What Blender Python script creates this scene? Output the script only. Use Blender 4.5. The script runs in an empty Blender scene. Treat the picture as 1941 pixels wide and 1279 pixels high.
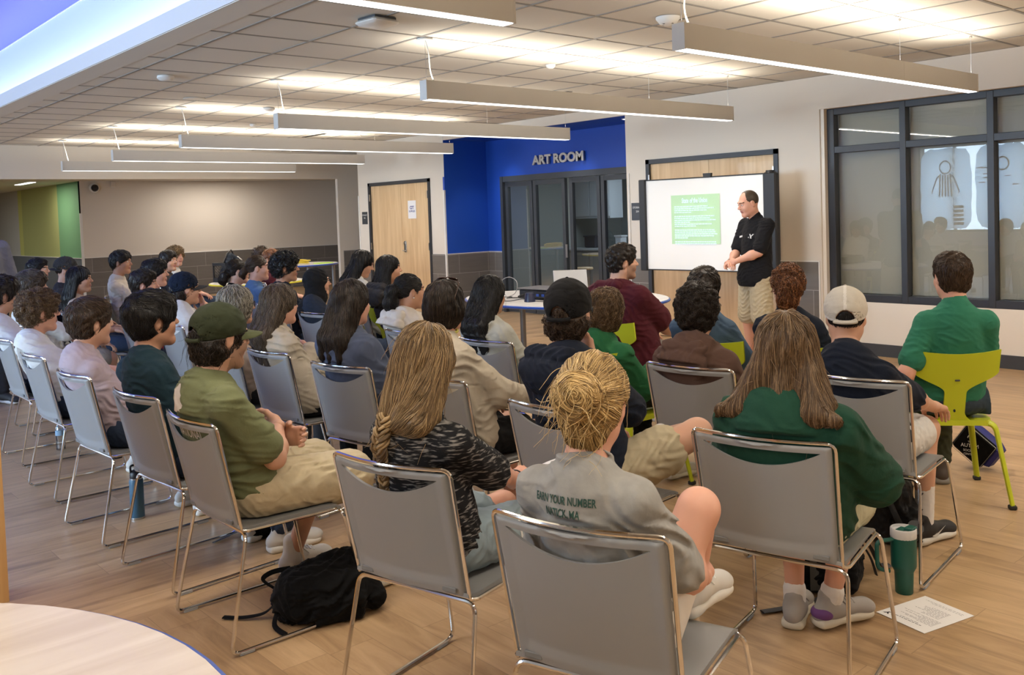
import bpy, math, random
import numpy as np
from mathutils import Vector, Matrix
R = random.Random(7)
PI = math.pi
sc = bpy.context.scene
COL = sc.collection

# ---------------------------------------------------------------- camera, world, exposure
sc.view_settings.view_transform = 'Standard'
sc.view_settings.look = 'None'
sc.view_settings.gamma = 1.0
sc.view_settings.use_curve_mapping = False
sc.view_settings.exposure = 0.0
CAMH = 1.58
cd = bpy.data.cameras.new('camera')
cam = bpy.data.objects.new('camera', cd)
COL.objects.link(cam)
cd.sensor_fit = 'HORIZONTAL'
cd.sensor_width = 36.0
cd.lens = 1748.8 / 1941 * 36.0
cd.shift_y = -(639.5 - 479.5) / 1941
cd.clip_start = 0.05
rr = Vector((0.7508056, -0.65965089, -0.03393598))
dn = Vector((-0.05322837, -0.00921355, -0.99853986))
fw = Vector((0.65837504, 0.75151568, -0.04202973))
cam.matrix_world = Matrix(((rr.x, -dn.x, -fw.x, 0), (rr.y, -dn.y, -fw.y, 0), (rr.z, -dn.z, -fw.z, CAMH), (0, 0, 0, 1)))
sc.camera = cam
world = bpy.data.worlds.new('world')
sc.world = world
world.use_nodes = True
world.node_tree.nodes['Background'].inputs[0].default_value = (0.55, 0.75, 1.0, 1)
world.node_tree.nodes['Background'].inputs[1].default_value = 0.5
try:
    sc.cycles.use_denoising = True
    sc.cycles.denoiser = 'OPENIMAGEDENOISE'
    sc.cycles.max_bounces = 7
    sc.cycles.diffuse_bounces = 4
    sc.cycles.glossy_bounces = 3
    sc.cycles.transparent_max_bounces = 12
    sc.cycles.sample_clamp_indirect = 6.0
    sc.cycles.caustics_reflective = False
    sc.cycles.caustics_refractive = False
except Exception:
    pass

WARM = (1.0, 0.89, 0.77)
DAY = (0.62, 0.80, 1.0)

def area(name, loc, rot, sx, sy, power, color, spread=None):
    l = bpy.data.lights.new(name, 'AREA')
    l.shape = 'RECTANGLE'
    l.size = sx
    l.size_y = sy
    l.energy = power
    l.color = color
    if spread:
        l.spread = spread
    o = bpy.data.objects.new(name, l)
    o.location = loc
    o.rotation_euler = rot
    COL.objects.link(o)
    return o

def spot(name, loc, power, color, deg=80, blend=0.7, rot=(0, 0, 0)):
    l = bpy.data.lights.new(name, 'SPOT')
    l.energy = power
    l.color = color
    l.spot_size = math.radians(deg)
    l.spot_blend = blend
    l.shadow_soft_size = 0.05
    o = bpy.data.objects.new(name, l)
    o.location = loc
    o.rotation_euler = rot
    COL.objects.link(o)
    return o

# daylight through the windows of the left wall
for yc, w_, e_ in ((6.1, 3.0, 640), (14.4, 2.9, 480), (9.2, 2.6, 230)):
    area('daylight', (-4.85, yc, 1.85), (0, -PI / 2, 0), 2.1, w_, e_, DAY)
# cove strip that washes the raised ceiling
area('cove_light', (2.62, 9.9, 3.10), (0, PI, 0), 0.08, 10.6, 20, (0.80, 0.90, 1.0))
PENDANTS = [(4.13, 8.0, 3.25), (-0.99, 2.885, 3.25), (4.13, 8.0, 5.66), (4.13, 8.0, 8.03), (4.13, 8.0, 10.35), (4.13, 8.0, 12.66), (4.13, 8.0, 14.93), (4.13, 8.0, 0.9), (-0.99, 2.885, 0.9), (4.13, 8.0, -1.5), (-0.99, 2.885, -1.5)]
for x0, x1, y in PENDANTS:
    xc, L = (x0 + x1) / 2, x1 - x0
    area('pendant_down', (xc, y, 2.452), (0, 0, 0), L, 0.05, 30, WARM)
    area('pendant_up', (xc, y, 2.625), (PI, 0, 0), L, 0.05, 36, (1.0, 0.89, 0.72))
for y in (8.25, 9.53, 11.1):
    spot('recess_downlight', (9.42, y, 2.77), 26, (0.95, 0.95, 1.0), 95, 0.8)
area('hall_lamp', (5.15, 21.3, 2.54), (0, 0, 0), 0.1, 1.1, 22, WARM)
area('hall_lamp', (8.6, 19.3, 2.54), (0, 0, 0), 1.6, 0.3, 34, WARM)
area('hall_lamp', (3.0, 24.5, 2.54), (0, 0, 0), 0.6, 3.0, 40, (0.9, 0.95, 1.0))
area('art_room_lamp', (12.0, 10.0, 2.6), (0, 0, 0), 1.5, 1.5, 80, (0.8, 0.9, 1.0))

spot('projector_beam', (6.34, 6.62, 0.80), 22, (0.95, 1.0, 0.98), 44, 0.35, rot=(0, -PI / 2 - 0.25, 0))
# ---------------------------------------------------------------- materials
MATS = {}
def mat(name, color, rough=0.6, metal=0.0, spec=0.5, bump=None, noise=None, emit=0.0, coat=0.0, sheen=0.0, sss=0.0, trans=0.0, alpha=1.0):
    """bump=(scale, strength, distance); noise=(scale, amount, colour2)"""
    if name in MATS:
        return MATS[name]
    m = bpy.data.materials.new(name)
    m.use_nodes = True
    nt = m.node_tree
    b = nt.nodes['Principled BSDF']
    c = (*color, 1) if len(color) == 3 else color
    b.inputs['Base Color'].default_value = c
    b.inputs['Roughness'].default_value = rough
    b.inputs['Metallic'].default_value = metal
    b.inputs['Specular IOR Level'].default_value = spec
    b.inputs['Coat Weight'].default_value = coat
    b.inputs['Sheen Weight'].default_value = sheen
    b.inputs['Transmission Weight'].default_value = trans
    b.inputs['Alpha'].default_value = alpha
    if sss:
        b.inputs['Subsurface Weight'].default_value = sss
        b.inputs['Subsurface Radius'].default_value = (0.012, 0.005, 0.003)
        b.inputs['Subsurface Scale'].default_value = 1.0
    if emit:
        b.inputs['Emission Color'].default_value = c
        b.inputs['Emission Strength'].default_value = emit
    tc = None
    if bump or noise:
        tc = nt.nodes.new('ShaderNodeTexCoord')
    if noise:
        n = nt.nodes.new('ShaderNodeTexNoise')
        n.inputs['Scale'].default_value = noise[0]
        n.inputs['Detail'].default_value = 4
        nt.links.new(tc.outputs['Object'], n.inputs['Vector'])
        mx = nt.nodes.new('ShaderNodeMix')
        mx.data_type = 'RGBA'
        mr = nt.nodes.new('ShaderNodeMapRange')
        mr.inputs[1].default_value = 0.35
        mr.inputs[2].default_value = 0.65
        mr.inputs[4].default_value = noise[1]
        nt.links.new(n.outputs[0], mr.inputs[0])
        nt.links.new(mr.outputs[0], mx.inputs[0])
        mx.inputs[6].default_value = c
        mx.inputs[7].default_value = (*noise[2], 1)
        nt.links.new(mx.outputs[2], b.inputs['Base Color'])
    if bump:
        n = nt.nodes.new('ShaderNodeTexNoise')
        n.inputs['Scale'].default_value = bump[0]
        n.inputs['Detail'].default_value = 3
        nt.links.new(tc.outputs['Object'], n.inputs['Vector'])
        bp = nt.nodes.new('ShaderNodeBump')
        bp.inputs['Strength'].default_value = bump[1]
        bp.inputs['Distance'].default_value = bump[2]
        nt.links.new(n.outputs[0], bp.inputs['Height'])
        nt.links.new(bp.outputs[0], b.inputs['Normal'])
    MATS[name] = m
    return m

def glow(name, color, strength):
    m = bpy.data.materials.new(name)
    m.use_nodes = True
    nt = m.node_tree
    nt.nodes.clear()
    e = nt.nodes.new('ShaderNodeEmission')
    o = nt.nodes.new('ShaderNodeOutputMaterial')
    e.inputs[0].default_value = (*color, 1)
    e.inputs[1].default_value = strength
    nt.links.new(e.outputs[0], o.inputs[0])
    return m

def mathn(nt, op, a, b=None, c=None):
    n = nt.nodes.new('ShaderNodeMath')
    n.operation = op
    for i, v in enumerate((a, b, c)):
        if v is None:
            continue
        if isinstance(v, (int, float)):
            n.inputs[i].default_value = v
        else:
            nt.links.new(v, n.inputs[i])
    return n.outputs[0]

def glass(name, tint=(1, 1, 1), base=0.04, gain=1.3):
    m = bpy.data.materials.new(name)
    m.use_nodes = True
    nt = m.node_tree
    nt.nodes.clear()
    o = nt.nodes.new('ShaderNodeOutputMaterial')
    t = nt.nodes.new('ShaderNodeBsdfTransparent')
    g = nt.nodes.new('ShaderNodeBsdfGlossy')
    f = nt.nodes.new('ShaderNodeFresnel')
    f.inputs[0].default_value = 1.5
    t.inputs[0].default_value = (*tint, 1)
    g.inputs['Roughness'].default_value = 0.01
    mx = nt.nodes.new('ShaderNodeMixShader')
    nt.links.new(mathn(nt, 'MULTIPLY_ADD', f.outputs[0], gain, base), mx.inputs[0])
    nt.links.new(t.outputs[0], mx.inputs[1])
    nt.links.new(g.outputs[0], mx.inputs[2])
    nt.links.new(mx.outputs[0], o.inputs[0])
    return m

def wood(name, c1, c2, axis='Z', scale=1.0, rough=0.45, coat=0.1):
    m = bpy.data.materials.new(name)
    m.use_nodes = True
    nt = m.node_tree
    b = nt.nodes['Principled BSDF']
    b.inputs['Roughness'].default_value = rough
    b.inputs['Coat Weight'].default_value = coat
    tc = nt.nodes.new('ShaderNodeTexCoord')
    mp = nt.nodes.new('ShaderNodeMapping')
    s = [9 * scale] * 3
    s['XYZ'.index(axis)] = 0.7 * scale
    mp.inputs['Scale'].default_value = s
    nt.links.new(tc.outputs['Object'], mp.inputs[0])
    n = nt.nodes.new('ShaderNodeTexNoise')
    n.inputs['Scale'].default_value = 1.4
    n.inputs['Detail'].default_value = 6
    n.inputs['Distortion'].default_value = 0.8
    nt.links.new(mp.outputs[0], n.inputs['Vector'])
    r = nt.nodes.new('ShaderNodeValToRGB')
    r.color_ramp.elements[0].position = 0.33
    r.color_ramp.elements[0].color = (*c1, 1)
    r.color_ramp.elements[1].position = 0.62
    r.color_ramp.elements[1].color = (*c2, 1)
    nt.links.new(n.outputs[0], r.inputs[0])
    nt.links.new(r.outputs[0], b.inputs['Base Color'])
    return m

def floor_mat():
    m = bpy.data.materials.new('vinyl_plank')
    m.use_nodes = True
    nt = m.node_tree
    b = nt.nodes['Principled BSDF']
    geo = nt.nodes.new('ShaderNodeNewGeometry')
    sx = nt.nodes.new('ShaderNodeSeparateXYZ')
    nt.links.new(geo.outputs['Position'], sx.inputs[0])
    x, y = sx.outputs[0], sx.outputs[1]
    # planks run along Y near the windows, along X past the second field of flooring
    sel = mathn(nt, 'GREATER_THAN', mathn(nt, 'ADD', y, mathn(nt, 'MULTIPLY', x, -0.25)), 3.45)
    inv = mathn(nt, 'SUBTRACT', 1.0, sel)
    u = mathn(nt, 'ADD', mathn(nt, 'MULTIPLY', x, inv), mathn(nt, 'MULTIPLY', y, sel))
    v = mathn(nt, 'ADD', mathn(nt, 'MULTIPLY', y, inv), mathn(nt, 'MULTIPLY', x, sel))
    W, L = 0.182, 1.22
    row = mathn(nt, 'FLOOR', mathn(nt, 'DIVIDE', u, W))
    wn = nt.nodes.new('ShaderNodeTexWhiteNoise')
    wn.noise_dimensions = '1D'
    nt.links.new(row, wn.inputs['W'])
    vs = mathn(nt, 'ADD', mathn(nt, 'DIVIDE', v, L), mathn(nt, 'MULTIPLY', wn.outputs[0], 7.0))
    colm = mathn(nt, 'FLOOR', vs)
    cb = nt.nodes.new('ShaderNodeCombineXYZ')
    nt.links.new(row, cb.inputs[0])
    nt.links.new(colm, cb.inputs[1])
    wn2 = nt.nodes.new('ShaderNodeTexWhiteNoise')
    nt.links.new(cb.outputs[0], wn2.inputs['Vector'])
    # grain
    cg = nt.nodes.new('ShaderNodeCombineXYZ')
    nt.links.new(mathn(nt, 'MULTIPLY', u, 11.0), cg.inputs[0])
    nt.links.new(mathn(nt, 'MULTIPLY', v, 1.5), cg.inputs[1])
    nt.links.new(mathn(nt, 'MULTIPLY', wn2.outputs[0], 40.0), cg.inputs[2])
    n = nt.nodes.new('ShaderNodeTexNoise')
    n.inputs['Scale'].default_value = 1.2
    n.inputs['Detail'].default_value = 7
    n.inputs['Roughness'].default_value = 0.6
    n.inputs['Distortion'].default_value = 1.0
    nt.links.new(cg.outputs[0], n.inputs['Vector'])
    t = mathn(nt, 'ADD', mathn(nt, 'MULTIPLY_ADD', wn2.outputs[0], 0.18, 0.06), mathn(nt, 'MULTIPLY', n.outputs[0], 1.0))
    r = nt.nodes.new('ShaderNodeValToRGB')
    e = r.color_ramp.elements
    e[0].position = 0.40
    e[0].color = (0.29, 0.18, 0.095, 1)
    e[1].position = 0.84
    e[1].color = (0.57, 0.39, 0.22, 1)
    k = e.new(0.6)
    k.color = (0.445, 0.29, 0.155, 1)
    nt.links.new(t, r.inputs[0])
    # seams
    fu = mathn(nt, 'FRACT', mathn(nt, 'DIVIDE', u, W))
    fv = mathn(nt, 'FRACT', vs)
    su = mathn(nt, 'LESS_THAN', mathn(nt, 'MINIMUM', fu, mathn(nt, 'SUBTRACT', 1.0, fu)), 0.007)
    sv = mathn(nt, 'LESS_THAN', mathn(nt, 'MINIMUM', fv, mathn(nt, 'SUBTRACT', 1.0, fv)), 0.0012)
    seam = mathn(nt, 'MAXIMUM', su, sv)
    mx = nt.nodes.new('ShaderNodeMix')
    mx.data_type = 'RGBA'
    nt.links.new(mathn(nt, 'MULTIPLY', seam, 0.4), mx.inputs[0])
    nt.links.new(r.outputs[0], mx.inputs[6])
    mx.inputs[7].default_value = (0.10, 0.06, 0.035, 1)
    nt.links.new(mx.outputs[2], b.inputs['Base Color'])
    nt.links.new(mathn(nt, 'MULTIPLY_ADD', n.outputs[0], 0.25, 0.24), b.inputs['Roughness'])
    bp = nt.nodes.new('ShaderNodeBump')
    bp.inputs['Strength'].default_value = 0.12
    bp.inputs['Distance'].default_value = 0.002
    nt.links.new(n.outputs[0], bp.inputs['Height'])
    nt.links.new(bp.outputs[0], b.inputs['Normal'])
    return m

def tile_mat(name, axis, c1, c2, grout=(0.42, 0.41, 0.39), w=0.61, h=0.305, z0=0.965):
    """large wall tile in running bond; axis = world axis that runs along the wall"""
    m = bpy.data.materials.new(name)
    m.use_nodes = True
    nt = m.node_tree
    b = nt.nodes['Principled BSDF']
    b.inputs['Roughness'].default_value = 0.45
    geo = nt.nodes.new('ShaderNodeNewGeometry')
    sx = nt.nodes.new('ShaderNodeSeparateXYZ')
    nt.links.new(geo.outputs['Position'], sx.inputs[0])
    u = sx.outputs['XYZ'.index(axis)]
    vz = mathn(nt, 'DIVIDE', mathn(nt, 'SUBTRACT', z0, sx.outputs[2]), h)
    row = mathn(nt, 'FLOOR', vz)
    us = mathn(nt, 'ADD', mathn(nt, 'DIVIDE', u, w), mathn(nt, 'MULTIPLY', row, 0.33))
    fu = mathn(nt, 'FRACT', us)
    fv = mathn(nt, 'FRACT', vz)
    su = mathn(nt, 'LESS_THAN', fu, 0.008)
    sv = mathn(nt, 'LESS_THAN', fv, 0.018)
    seam = mathn(nt, 'MAXIMUM', su, sv)
    cb = nt.nodes.new('ShaderNodeCombineXYZ')
    nt.links.new(mathn(nt, 'FLOOR', us), cb.inputs[0])
    nt.links.new(row, cb.inputs[1])
    wn = nt.nodes.new('ShaderNodeTexWhiteNoise')
    nt.links.new(cb.outputs[0], wn.inputs['Vector'])
    n = nt.nodes.new('ShaderNodeTexNoise')
    n.inputs['Scale'].default_value = 3.0
    n.inputs['Detail'].default_value = 6
    mp = nt.nodes.new('ShaderNodeMapping')
    mp.inputs['Scale'].default_value = (1, 1, 9)
    nt.links.new(geo.outputs['Position'], mp.inputs[0])
    nt.links.new(mp.outputs[0], n.inputs['Vector'])
    mx = nt.nodes.new('ShaderNodeMix')
    mx.data_type = 'RGBA'
    nt.links.new(mathn(nt, 'ADD', mathn(nt, 'MULTIPLY', wn.outputs[0], 0.5), mathn(nt, 'MULTIPLY', n.outputs[0], 0.6)), mx.inputs[0])
    mx.inputs[6].default_value = (*c1, 1)
    mx.inputs[7].default_value = (*c2, 1)
    m2 = nt.nodes.new('ShaderNodeMix')
    m2.data_type = 'RGBA'
    nt.links.new(seam, m2.inputs[0])
    nt.links.new(mx.outputs[2], m2.inputs[6])
    m2.inputs[7].default_value = (*grout, 1)
    nt.links.new(m2.outputs[2], b.inputs['Base Color'])
    return m

def bands_mat(name, axis, stops):
    """paint bands along a world axis: stops = [(upto, colour), ...]"""
    m = bpy.data.materials.new(name)
    m.use_nodes = True
    nt = m.node_tree
    b = nt.nodes['Principled BSDF']
    b.inputs['Roughness'].default_value = 0.7
    geo = nt.nodes.new('ShaderNodeNewGeometry')
    sx = nt.nodes.new('ShaderNodeSeparateXYZ')
    nt.links.new(geo.outputs['Position'], sx.inputs[0])
    u = sx.outputs['XYZ'.index(axis)]
    prev = None
    for i, (upto, c) in enumerate(stops):
        if prev is None:
            rgb = nt.nodes.new('ShaderNodeRGB')
            rgb.outputs[0].default_value = (*c, 1)
            prev = rgb.outputs[0]
        else:
            mx = nt.nodes.new('ShaderNodeMix')
            mx.data_type = 'RGBA'
            nt.links.new(mathn(nt, 'GREATER_THAN', u, stops[i - 1][0]), mx.inputs[0])
            nt.links.new(prev, mx.inputs[6])
            mx.inputs[7].default_value = (*c, 1)
            prev = mx.outputs[2]
    nt.links.new(prev, b.inputs['Base Color'])
    return m

# ---------------------------------------------------------------- mesh helpers
class MB:
    def __init__(s):
        s.v, s.f, s.m = [], [], []
    def add(s, vs, fs, mi=0, M=None):
        o = len(s.v)
        if M is not None:
            vs = [M @ Vector(p) for p in vs]
        s.v += [tuple(p) for p in vs]
        s.f += [tuple(i + o for i in f) for f in fs]
        s.m += [mi] * len(fs)
    def box(s, a, b, mi=0, M=None, bev=0.0):
        x0, y0, z0 = (min(a[i], b[i]) for i in range(3))
        x1, y1, z1 = (max(a[i], b[i]) for i in range(3))
        if bev <= 0:
            vs = [(x0, y0, z0), (x1, y0, z0), (x1, y1, z0), (x0, y1, z0), (x0, y0, z1), (x1, y0, z1), (x1, y1, z1), (x0, y1, z1)]
            s.add(vs, [(0, 3, 2, 1), (4, 5, 6, 7), (0, 1, 5, 4), (1, 2, 6, 5), (2, 3, 7, 6), (3, 0, 4, 7)], mi, M)
            return
        # three stacked insets: a box with chamfered edges
        B = bev
        rings = []
        for z, k in ((z0, B), (z0 + B, 0), (z1 - B, 0), (z1, B)):
            rings.append([(x0 + B + k, y0 + k, z), (x1 - B - k, y0 + k, z), (x1 - k, y0 + B + k, z), (x1 - k, y1 - B - k, z),
                          (x1 - B - k, y1 - k, z), (x0 + B + k, y1 - k, z), (x0 + k, y1 - B - k, z), (x0 + k, y0 + B + k, z)])
        vs = [p for r_ in rings for p in r_]
        fs = [tuple(range(7, -1, -1)), tuple(range(24, 32))]
        for k in range(3):
            for i in range(8):
                j = (i + 1) % 8
                fs.append((k * 8 + i, k * 8 + j, k * 8 + 8 + j, k * 8 + 8 + i))
        s.add(vs, fs, mi, M)
    def prism(s, pts, z0, z1, mi=0, M=None):
        n = len(pts)
        vs = [(p[0], p[1], z0) for p in pts] + [(p[0], p[1], z1) for p in pts]
        fs = [tuple(range(n - 1, -1, -1)), tuple(range(n, 2 * n))] + [(i, (i + 1) % n, n + (i + 1) % n, n + i) for i in range(n)]
        s.add(vs, fs, mi, M)
    def lathe(s, prof, n=24, mi=0, M=None, caps=True):
        vs = []
        for r_, z in prof:
            vs += [(r_ * math.cos(2 * PI * i / n), r_ * math.sin(2 * PI * i / n), z) for i in range(n)]
        fs = []
        for k in range(len(prof) - 1):
            for i in range(n):
                j = (i + 1) % n
                fs.append((k * n + i, k * n + j, (k + 1) * n + j, (k + 1) * n + i))
        if caps:
            fs.append(tuple(range(n - 1, -1, -1)))
            fs.append(tuple((len(prof) - 1) * n + i for i in range(n)))
        s.add(vs, fs, mi, M)
    def tube(s, pts, rad, n=8, closed=False, mi=0, M=None, flat=None):
        P = [Vector(p) for p in pts]
        m = len(P)
        T = []
        for i in range(m):
            if closed:
                t = P[(i + 1) % m] - P[i - 1]
            else:
                t = P[min(i + 1, m - 1)] - P[max(i - 1, 0)]
            T.append(t.normalized())
        ref = Vector((0, 0, 1)) if abs(T[0].z) < 0.9 else Vector((1, 0, 0))
        N = (ref - T[0] * ref.dot(T[0])).normalized()
        vs = []
        for i in range(m):
            N = (N - T[i] * N.dot(T[i])).normalized()
            B = T[i].cross(N)
            r_ = rad[i] if isinstance(rad, (list, tuple)) else rad
            fl = flat if flat else 1.0
            for k in range(n):
                a = 2 * PI * k / n
                vs.append(P[i] + N * (math.cos(a) * r_ * fl) + B * (math.sin(a) * r_))
        fs = []
        for i in range(m if closed else m - 1):
            j = (i + 1) % m
            for k in range(n):
                l = (k + 1) % n
                fs.append((i * n + k, i * n + l, j * n + l, j * n + k))
        if not closed:
            fs.append(tuple(range(n - 1, -1, -1)))
            fs.append(tuple((m - 1) * n + k for k in range(n)))
        s.add(vs, fs, mi, M)
    def grid(s, fn, nu, nv, thick=None, mi=0, M=None, hole=None):
        """fn(u,v)->point; with thick: fn2(u,v)->point of the back side; hole(i,j) drops cells"""
        vs = [fn(i / nu, j / nv) for j in range(nv + 1) for i in range(nu + 1)]
        K = (nu + 1) * (nv + 1)
        ix = lambda i, j: j * (nu + 1) + i
        fs = []
        solid = lambda i, j: 0 <= i < nu and 0 <= j < nv and not (hole and hole(i, j))
        if thick:
            vs += [thick(i / nu, j / nv) for j in range(nv + 1) for i in range(nu + 1)]
        for j in range(nv):
            for i in range(nu):
                if not solid(i, j):
                    continue
                q = (ix(i, j), ix(i + 1, j), ix(i + 1, j + 1), ix(i, j + 1))
                fs.append(q)
                if thick:
                    fs.append(tuple(k + K for k in reversed(q)))
                    for (di, dj, a, b) in ((-1, 0, 3, 0), (1, 0, 1, 2), (0, -1, 0, 1), (0, 1, 2, 3)):
                        if not solid(i + di, j + dj):
                            fs.append((q[b], q[a], q[a] + K, q[b] + K))
        s.add(vs, fs, mi, M)
    def build(s, name, mats, parent=None, smooth=False, kind=None):
        me = bpy.data.meshes.new(name)
        me.from_pydata(s.v, [], s.f)
        if not isinstance(mats, (list, tuple)):
            mats = [mats]
        for m_ in mats:
            me.materials.append(m_)
        if len(mats) > 1:
            me.polygons.foreach_set('material_index', s.m)
        me.update()
        if smooth:
            sharp(me, smooth if isinstance(smooth, (int, float)) and smooth is not True else 40)
        o = bpy.data.objects.new(name, me)
        COL.objects.link(o)
        if parent is not None:
            o.parent = parent
        if kind:
            o['kind'] = kind
        return o

def sharp(me, deg=40):
    me.shade_smooth()
    try:
        me.set_sharp_from_angle(angle=math.radians(deg))
    except Exception:
        pass

def rounded(pts, r, n=4, closed=False):
    P = [Vector(p) for p in pts]
    out = []
    m = len(P)
    for i in range(m):
        if not closed and (i == 0 or i == m - 1):
            out.append(P[i])
            continue
        a, b, c = P[i - 1], P[i], P[(i + 1) % m]
        d1 = (a - b)
        d2 = (c - b)
        q = min(r, d1.length * 0.45, d2.length * 0.45)
        s_ = b + d1.normalized() * q
        e = b + d2.normalized() * q
        for k in range(n + 1):
            t = k / n
            out.append(s_ * (1 - t) ** 2 + b * 2 * t * (1 - t) + e * t * t)
    return out

def empty(name, loc=(0, 0, 0), rz=0.0, label=None, cat=None, group=None):
    o = bpy.data.objects.new(name, None)
    o.location = loc
    o.rotation_euler = (0, 0, rz)
    COL.objects.link(o)
    tag(o, label, cat, group)
    return o

def tag(o, label=None, cat=None, group=None, kind=None):
    if label: o['label'] = label
    if cat: o['category'] = cat
    if group: o['group'] = group
    if kind: o['kind'] = kind
    return o

def copy_tree(o, parent=None):
    c = o.copy()
    COL.objects.link(c)
    c.parent = parent
    for ch in list(o.children):
        copy_tree(ch, c)
    return c

def sbox(name, a, b, m, kind='structure'):
    q = MB()
    q.box(a, b)
    return q.build(name, m, kind=kind)

def text(name, body, size, m, M, parent=None, depth=0.002, align='CENTER', squeeze=1.0, bold=0.0):
    cu = bpy.data.curves.new(name, 'FONT')
    cu.body = body
    cu.size = size
    cu.align_x = align
    cu.align_y = 'CENTER'
    cu.extrude = depth
    cu.offset = bold
    cu.resolution_u = 3
    o = bpy.data.objects.new(name, cu)
    COL.objects.link(o)
    dg = bpy.context.evaluated_depsgraph_get()
    me = bpy.data.meshes.new_from_object(o.evaluated_get(dg))
    bpy.data.objects.remove(o)
    me.materials.clear()
    me.materials.append(m)
    me.transform(Matrix.Diagonal((squeeze, 1, 1, 1)))
    t = bpy.data.objects.new(name, me)
    COL.objects.link(t)
    if parent is not None:
        t.parent = parent
    t.matrix_local = M
    return t

def frame_to(loc, xdir, ydir):
    """matrix with text x along xdir, y along ydir"""
    x = Vector(xdir).normalized()
    y = Vector(ydir).normalized()
    z = x.cross(y)
    return Matrix(((x.x, y.x, z.x, loc[0]), (x.y, y.y, z.y, loc[1]), (x.z, y.z, z.z, loc[2]), (0, 0, 0, 1)))
# ================================================================= the room
M_wall = mat('wall_paint', (0.72, 0.67, 0.60), 0.75, bump=(90, 0.05, 0.002))
M_blue = mat('blue_paint', (0.012, 0.075, 0.46), 0.45, bump=(90, 0.05, 0.002))
M_ceil = mat('ceiling_tile', (0.66, 0.64, 0.60), 0.9, bump=(220, 0.25, 0.002))
M_bar = mat('ceiling_bar', (0.27, 0.26, 0.25), 0.6)
M_soff = mat('soffit_paint', (0.66, 0.65, 0.62), 0.8)
M_raise = mat('raised_ceiling_paint', (0.20, 0.22, 0.80), 0.6)
M_dark = mat('dark_frame', (0.028, 0.032, 0.042), 0.4)
M_grey = mat('grey_frame', (0.045, 0.052, 0.062), 0.4)
M_base = mat('baseboard_rubber', (0.05, 0.055, 0.065), 0.5)
M_white = mat('white_trim', (0.8, 0.8, 0.78), 0.5)
M_chrome = mat('chrome', (0.72, 0.70, 0.67), 0.12, metal=1.0)
M_steel = mat('steel', (0.55, 0.55, 0.55), 0.3, metal=1.0)
M_black = mat('black_plastic', (0.012, 0.012, 0.014), 0.45)
M_birch = wood('birch_door', (0.62, 0.42, 0.23), (0.74, 0.54, 0.32), 'Z')
M_glass = glass('window_glass', (0.92, 0.94, 0.93), 0.03, 1.5)
M_artglass = glass('art_glass', (0.62, 0.68, 0.72), 0.0, 0.22)
TC1, TC2 = (0.115, 0.105, 0.095), (0.20, 0.185, 0.17)
M_tileY = tile_mat('wall_tile_along_y', 'Y', TC1, TC2)
M_tileX = tile_mat('wall_tile_along_x', 'X', TC1, TC2)
M_tileB = tile_mat('wall_tile_bluish', 'Y', (0.13, 0.16, 0.19), (0.17, 0.20, 0.23), grout=(0.16, 0.19, 0.22))
XM, ZC = 8.92, 2.92

f = MB(); f.add([(-4.6, -4.1, 0), (14, -4.1, 0), (14, 31, 0), (-4.6, 31, 0)], [(0, 1, 2, 3)]); f.build('floor', floor_mat(), kind='structure')
# ceiling tiles with lay-in grid: tile field set 6 mm above the bars
TW = 0.607
x0g, y0g = 2.885, 5.61
c = MB(); c.box((2.72, -4.1, ZC + 0.004), (XM + 0.1, 16.1, ZC + 0.05)); c.build('ceiling', M_ceil, kind='structure')
c = MB()
x = x0g
while x < XM:
    c.box((x - 0.012, -4.1, ZC), (x + 0.012, 16.05, ZC + 0.005)); x += TW
y = y0g - 16 * 0.597
while y < 16.05:
    c.box((2.72, y - 0.012, ZC + 0.0004), (XM, y + 0.012, ZC + 0.0048)); y += 0.597
c.build('ceiling_grid', M_bar, kind='structure')
# gypsum border between the tile field and the cove
c = MB(); c.box((2.5, 4.301, ZC), (2.72, 16.04, ZC + 0.05)); c.box((2.49, 4.301, ZC + 0.004), (2.505, 16.04, 3.055)); c.box((2.506, 4.301, 3.0), (2.75, 16.04, 3.03)); c.box((-4.5, -4.09, ZC), (2.718, 4.25, ZC + 0.1)); c.build('ceiling_soffit', M_soff, kind='structure')
c = MB(); c.box((2.76, 4.301, 2.98), (2.80, 16.04, 3.70)); c.box((-4.6, 4.26, 2.99), (2.80, 4.30, 3.70)); c.box((-4.6, 16.045, ZC + 0.06), (2.8, 16.1, 3.7)); c.build('ceiling_cove', mat('cove_paint', (0.60, 0.68, 0.84), 0.7), kind='structure')
c = MB(); c.box((-4.6, 4.26, 3.70), (2.8, 16.1, 3.74)); c.build('ceiling_raised', M_raise, kind='structure')
c = MB(); c.box((2.745, 4.3, 3.690), (2.758, 16.05, 3.698)); c.build('trim_cove', M_white, kind='structure')
c = MB(); c.box((2.58, 4.5, 3.032), (2.68, 15.9, 3.048)); tag(c.build('cove_light_strip', glow('cove_strip', (0.85, 0.93, 1.0), 3.0)), 'long white light strip lying hidden on the cove ledge', 'light strip')

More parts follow.
